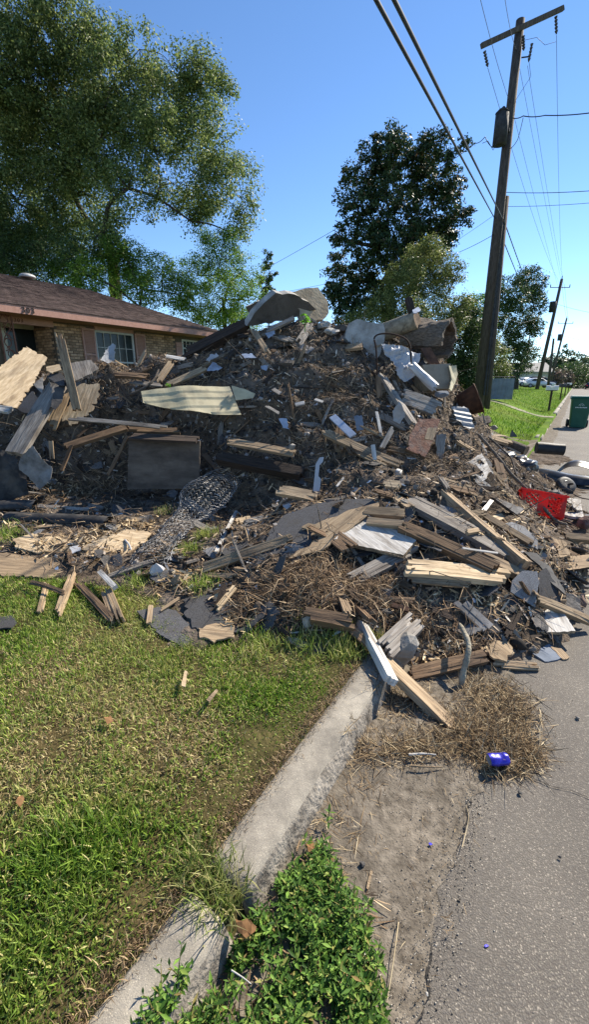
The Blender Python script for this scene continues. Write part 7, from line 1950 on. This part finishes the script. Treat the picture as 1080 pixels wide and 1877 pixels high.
def tree(label, base, blobs, f, leaf, n_leaf, lm, name='tree', cat='tree', group=None, trunk_r=.3, fork=None, clump=.42, seed=1, droop=.0, depth=.9, aspect=.5, shell=.55, limbs=True, per=46, wild=.35):
    """blobs: (u, v, r px) spheres of the crown; leaves sit in clumps near the blob surfaces, limbs reach every blob"""
    g = np.random.default_rng(seed); r_ = random.Random(seed)
    b3 = P(*base, f); b3.z = float(terrain(b3.x, b3.y)) - .3
    root = empty(name, b3); tag(root, label, cat, group)
    cs, rs = [], []
    for (u, v, rp) in blobs:
        df = r_.uniform(-1, 1)
        p_ = P(u, v, f); rm = pxm(p_, rp)
        off = df * rm * depth * 1.6
        p_ = P(u, v, f + off)
        cs.append(p_); rs.append(pxm(p_, rp))
    rs = np.array(rs); C = np.array([tuple(c) for c in cs])
    wv = rs ** 2.2; ncl = max(len(blobs), int(n_leaf / per))
    pick = g.choice(len(blobs), ncl, p=wv / wv.sum())
    d = g.normal(0, 1, (ncl, 3)); d /= np.linalg.norm(d, axis=1, keepdims=True)
    rad = g.uniform(shell ** 3, 1, ncl) ** (1 / 3)
    cc = C[pick] + d * (rs[pick] * rad)[:, None]
    # irregular outline: push clumps in and out
    nzv = np.array([noise.noise(Vector(q_) * .9 + Vector((seed, 0, 0))) for q_ in cc])
    cc = C[pick] + d * (rs[pick] * rad * (1 + wild * nzv))[:, None]
    n = ncl * per
    csz = clump * g.uniform(.6, 1.3, ncl)
    od = g.normal(0, 1, (n, 3)); od /= np.linalg.norm(od, axis=1, keepdims=True)
    orad = g.uniform(.08, 1, n) ** .45 * (1 + .12 * g.normal(0, 1, n))
    p_ = np.repeat(cc, per, 0) + od * (np.repeat(csz, per) * orad)[:, None] * np.array([1.05, 1.05, .72 + droop])
    if droop: p_[:, 2] -= np.abs(g.normal(0, droop, n)) * .5
    nl = od * .9 + np.array([0, 0, .55]) + g.normal(0, .45, (n, 3)); nl /= np.linalg.norm(nl, axis=1, keepdims=True)   # leaves face outwards and up from their clump
    a_ = g.normal(0, 1, (n, 3)); a_[:, 2] -= droop; a_ -= nl * (a_ * nl).sum(1, keepdims=True); a_ /= np.linalg.norm(a_, axis=1, keepdims=True)
    b_ = np.cross(nl, a_); b_ /= np.linalg.norm(b_, axis=1, keepdims=True)
    s_ = (leaf * g.uniform(.6, 1.25, n))[:, None]
    V = np.stack([p_ - a_ * s_, p_ + b_ * s_ * aspect, p_ + a_ * s_, p_ - b_ * s_ * aspect], 1).reshape(-1, 3) - np.array(tuple(b3))
    link('crown', np_mesh('crown', V, np.arange(n * 4).reshape(-1, 4)), lm, root)
    # trunk and limbs
    fk = P(*fork, f) if fork else Vector((b3.x, b3.y, C[:, 2].min() * .6 + b3.z * .4))
    paths = [(smooth_path([b3 - b3, (fk - b3) * .5 + Vector((r_.uniform(-.1, .1), 0, 0)), fk - b3], 4), None)]
    paths = [(p0, np.linspace(trunk_r * 1.15, trunk_r * .8, len(p0))) for p0, _ in paths]
    V1, F1 = tube_np(paths, 10); link('trunk', np_mesh('trunk', V1, F1, True), m_trunk, root)
    if limbs:
        lp = []
        order = sorted(range(len(cs)), key=lambda k: (cs[k] - fk).length)
        nodes = [(fk, trunk_r * .75)]
        for k in order:
            # grow from the nearest node that lies towards the fork
            tgt = cs[k]; best = min(nodes, key=lambda nd: (nd[0] - tgt).length + .25 * (nd[0] - fk).length)
            mid = best[0].lerp(tgt, .5) + Vector((r_.uniform(-.12, .12), r_.uniform(-.12, .12), r_.uniform(-.02, .16))) * (best[0] - tgt).length
            pth = smooth_path([best[0] - b3, mid - b3, tgt - b3], 5)
            r1 = max(.02, best[1] * .62)
            lp.append((pth, np.linspace(best[1] * .8, r1 * .7, len(pth)))); nodes.append((tgt, r1)); nodes.append((mid, best[1] * .7))
            for q_ in range(3):          # twigs towards the blob surface
                e_ = tgt + Vector((r_.gauss(0, 1), r_.gauss(0, 1), r_.gauss(0, .8))).normalized() * rs[k] * .85
                lp.append((smooth_path([tgt - b3, tgt.lerp(e_, .5) - b3 + Vector((0, 0, .08 * rs[k])), e_ - b3], 3), np.linspace(r1 * .5, .008, 7)))
        V1, F1 = tube_np(lp, 5); link('limbs', np_mesh('limbs', V1, F1, True), m_trunk, root)
    return root
tree('huge oak tree rising behind the brick house', (215, 560), [(20, 20, 62), (100, 25, 55), (190, 75, 45), (255, 90, 42), (315, 120, 38), (362, 118, 32), (402, 152, 30), (345, 190, 46), (280, 165, 50), (205, 160, 58), (120, 130, 66), (25, 140, 80), (-60, 90, 90),
     (400, 225, 34), (412, 285, 34), (438, 330, 32), (446, 385, 28), (430, 430, 22), (350, 270, 50), (275, 255, 60), (185, 255, 70), (85, 250, 80), (-30, 270, 95), (372, 360, 34), (315, 335, 46), (235, 345, 54), (135, 360, 72), (30, 370, 85), (-60, 400, 90), (395, 320, 40),
     (350, 405, 22), (190, 425, 44), (100, 440, 55), (10, 460, 60), (150, 60, 50), (60, 90, 60), (230, 200, 50), (320, 230, 44), (150, 205, 56), (45, 205, 60), (140, 300, 60)],
     27, .075, 240000, m_oak, 'oak_tree', trunk_r=.36, fork=(203, 455), clump=.62, seed=4, droop=.25, shell=.45, per=150, wild=.5)
tree('leafy understory tree right behind the house roof', (250, 560), [(245, 485, 36), (205, 500, 40), (300, 500, 30), (260, 530, 36), (160, 505, 36), (330, 540, 30), (215, 455, 24), (120, 500, 34)], 24.5, .055, 30000, m_lite, trunk_r=.14, clump=.4, seed=6, shell=.2)
tree('dark understory tree behind the porch end of the roof', (40, 560), [(20, 490, 45), (80, 480, 40), (-40, 480, 50), (60, 450, 36), (130, 470, 36), (-10, 440, 44), (110, 430, 30)], 25.5, .055, 26000, m_dk, trunk_r=.16, clump=.45, seed=9, shell=.2)
tree('light green slender tree right of the house', (412, 620), [(405, 470, 40), (365, 505, 42), (440, 500, 38), (405, 545, 48), (455, 550, 34), (350, 560, 40), (420, 430, 22), (380, 440, 22), (450, 590, 30), (380, 590, 34), (425, 590, 30)], 27, .052, 38000, m_lite, trunk_r=.13, fork=(410, 560), clump=.42, seed=12, shell=.1)
tree('narrow dark conifer between the house trees and the sky', (491, 620), [(491, 466, 8), (488, 482, 12), (494, 498, 14), (487, 516, 14), (494, 536, 15), (486, 556, 16), (494, 575, 16)], 34, .08, 5200, m_dk, trunk_r=.12, clump=.22, seed=13)
tree('dark glossy magnolia tree behind the crest', (720, 640), [(722, 250, 20), (722, 275, 26), (682, 280, 22), (790, 262, 24), (760, 280, 24), (822, 292, 22), (642, 322, 24), (700, 325, 40), (765, 325, 44), (822, 345, 28), (655, 375, 36), (715, 390, 50), (790, 395, 44), (843, 395, 22), (628, 435, 26), (685, 450, 44), (755, 450, 40), (815, 430, 28),
     (855, 382, 10), (850, 265, 9), (620, 495, 26), (665, 515, 38), (625, 545, 28), (695, 545, 38), (610, 525, 16), (640, 575, 26), (740, 500, 40), (790, 460, 26)], 22, .085, 52000, m_mag, 'magnolia_tree', trunk_r=.24, fork=(715, 500), clump=.30, seed=15, aspect=.42, shell=.15, per=46, wild=.5)
tree('olive green bushy tree in front of the magnolia', (775, 640), [(790, 450, 20), (765, 478, 28), (808, 488, 30), (742, 515, 34), (790, 535, 42), (838, 500, 16), (850, 488, 8), (700, 565, 30), (755, 585, 40), (820, 585, 38), (668, 592, 26), (850, 555, 20), (720, 600, 30), (640, 598, 18)], 18.5, .04, 46000, m_crape, trunk_r=.12, clump=.28, seed=17, aspect=.5, shell=.15)
tree('shadowed shrubby tree left of the near pole', (850, 720), [(850, 600, 34), (835, 640, 36), (865, 640, 34), (845, 680, 36), (870, 690, 30), (820, 690, 30), (862, 570, 18), (880, 600, 20)], 20, .048, 26000, m_dk, trunk_r=.12, clump=.32, seed=19, shell=.2)
tree('sunlit bushy tree right of the near pole', (905, 720), [(905, 655, 22), (890, 630, 20), (915, 680, 18), (900, 690, 20), (880, 660, 24), (922, 665, 10)], 24, .05, 13000, m_crape, trunk_r=.1, clump=.3, seed=21, shell=.2)
tree('rounded green tree behind the near pole', (870, 680), [(865, 550, 14), (880, 560, 18), (850, 575, 18), (890, 585, 20), (870, 600, 22)], 40, .10, 6000, m_lite, trunk_r=.15, clump=.4, seed=22, shell=.2)
tree('tall narrow tree standing beyond the near pole', (945, 712), [(978, 503, 16), (988, 520, 14), (958, 510, 16), (935, 522, 18), (915, 540, 15), (970, 535, 22), (945, 555, 26), (915, 575, 22), (985, 560, 14), (960, 590, 26), (930, 610, 26), (978, 600, 16), (945, 640, 24), (920, 645, 20), (968, 640, 18), (940, 675, 20), (960, 672, 14), (988, 540, 10), (920, 680, 16)], 50, .11, 28000, m_dk, trunk_r=.35, clump=.6, seed=24, shell=.2)
for k, (u, v, rr, ff, lb) in enumerate([(1010, 662, 17, 115, 'farthest round tree left in the tree line over the street'), (1036, 652, 17, 120, 'tallest far tree over the street end'), (1060, 662, 17, 125, 'far bright tree right of the tallest one'), (1082, 658, 20, 130, 'far tree at the picture edge over the street'), (995, 668, 13, 100, 'far tree just right of the tall narrow tree')]):
    tree(lb, (u, 700), [(u, v, rr), (u - rr * .7, v + 10, rr * .8), (u + rr * .7, v + 8, rr * .8), (u, v + 18, rr), (u - rr, v + 26, rr * .7), (u + rr, v + 26, rr * .7)], ff, .30, 3200, m_far, group='far tree line over the street', trunk_r=.3, clump=1.0, seed=30 + k, limbs=False, shell=.1)
m_pink = leaf_mat('pinkish shrub leaves', [(0, (.06, .07, .04)), (.6, (.12, .11, .07)), (1, (.26, .16, .15))], .3)
for k, (u, v, w_, ff, lb, mm) in enumerate([(1012, 692, 2.6, 95, 'pinkish flowering shrub behind the far poles', m_pink), (1050, 688, 4.2, 105, 'large dark shrub at the end of the street', m_dk), (1082, 692, 4.0, 108, 'dark shrub at the street end by the picture edge', m_dk), (1030, 694, 2.6, 100, 'round pinkish shrub between the far shrubs', m_pink)]):
    c_ = P(u, v, ff); c_.z = max(c_.z, w_ * .6)
    bush(lb, c_, (w_, w_ * .8, w_ * .75), 2600, mm, 60 + k, .22, group='shrubs at the end of the street', name='far_shrub')
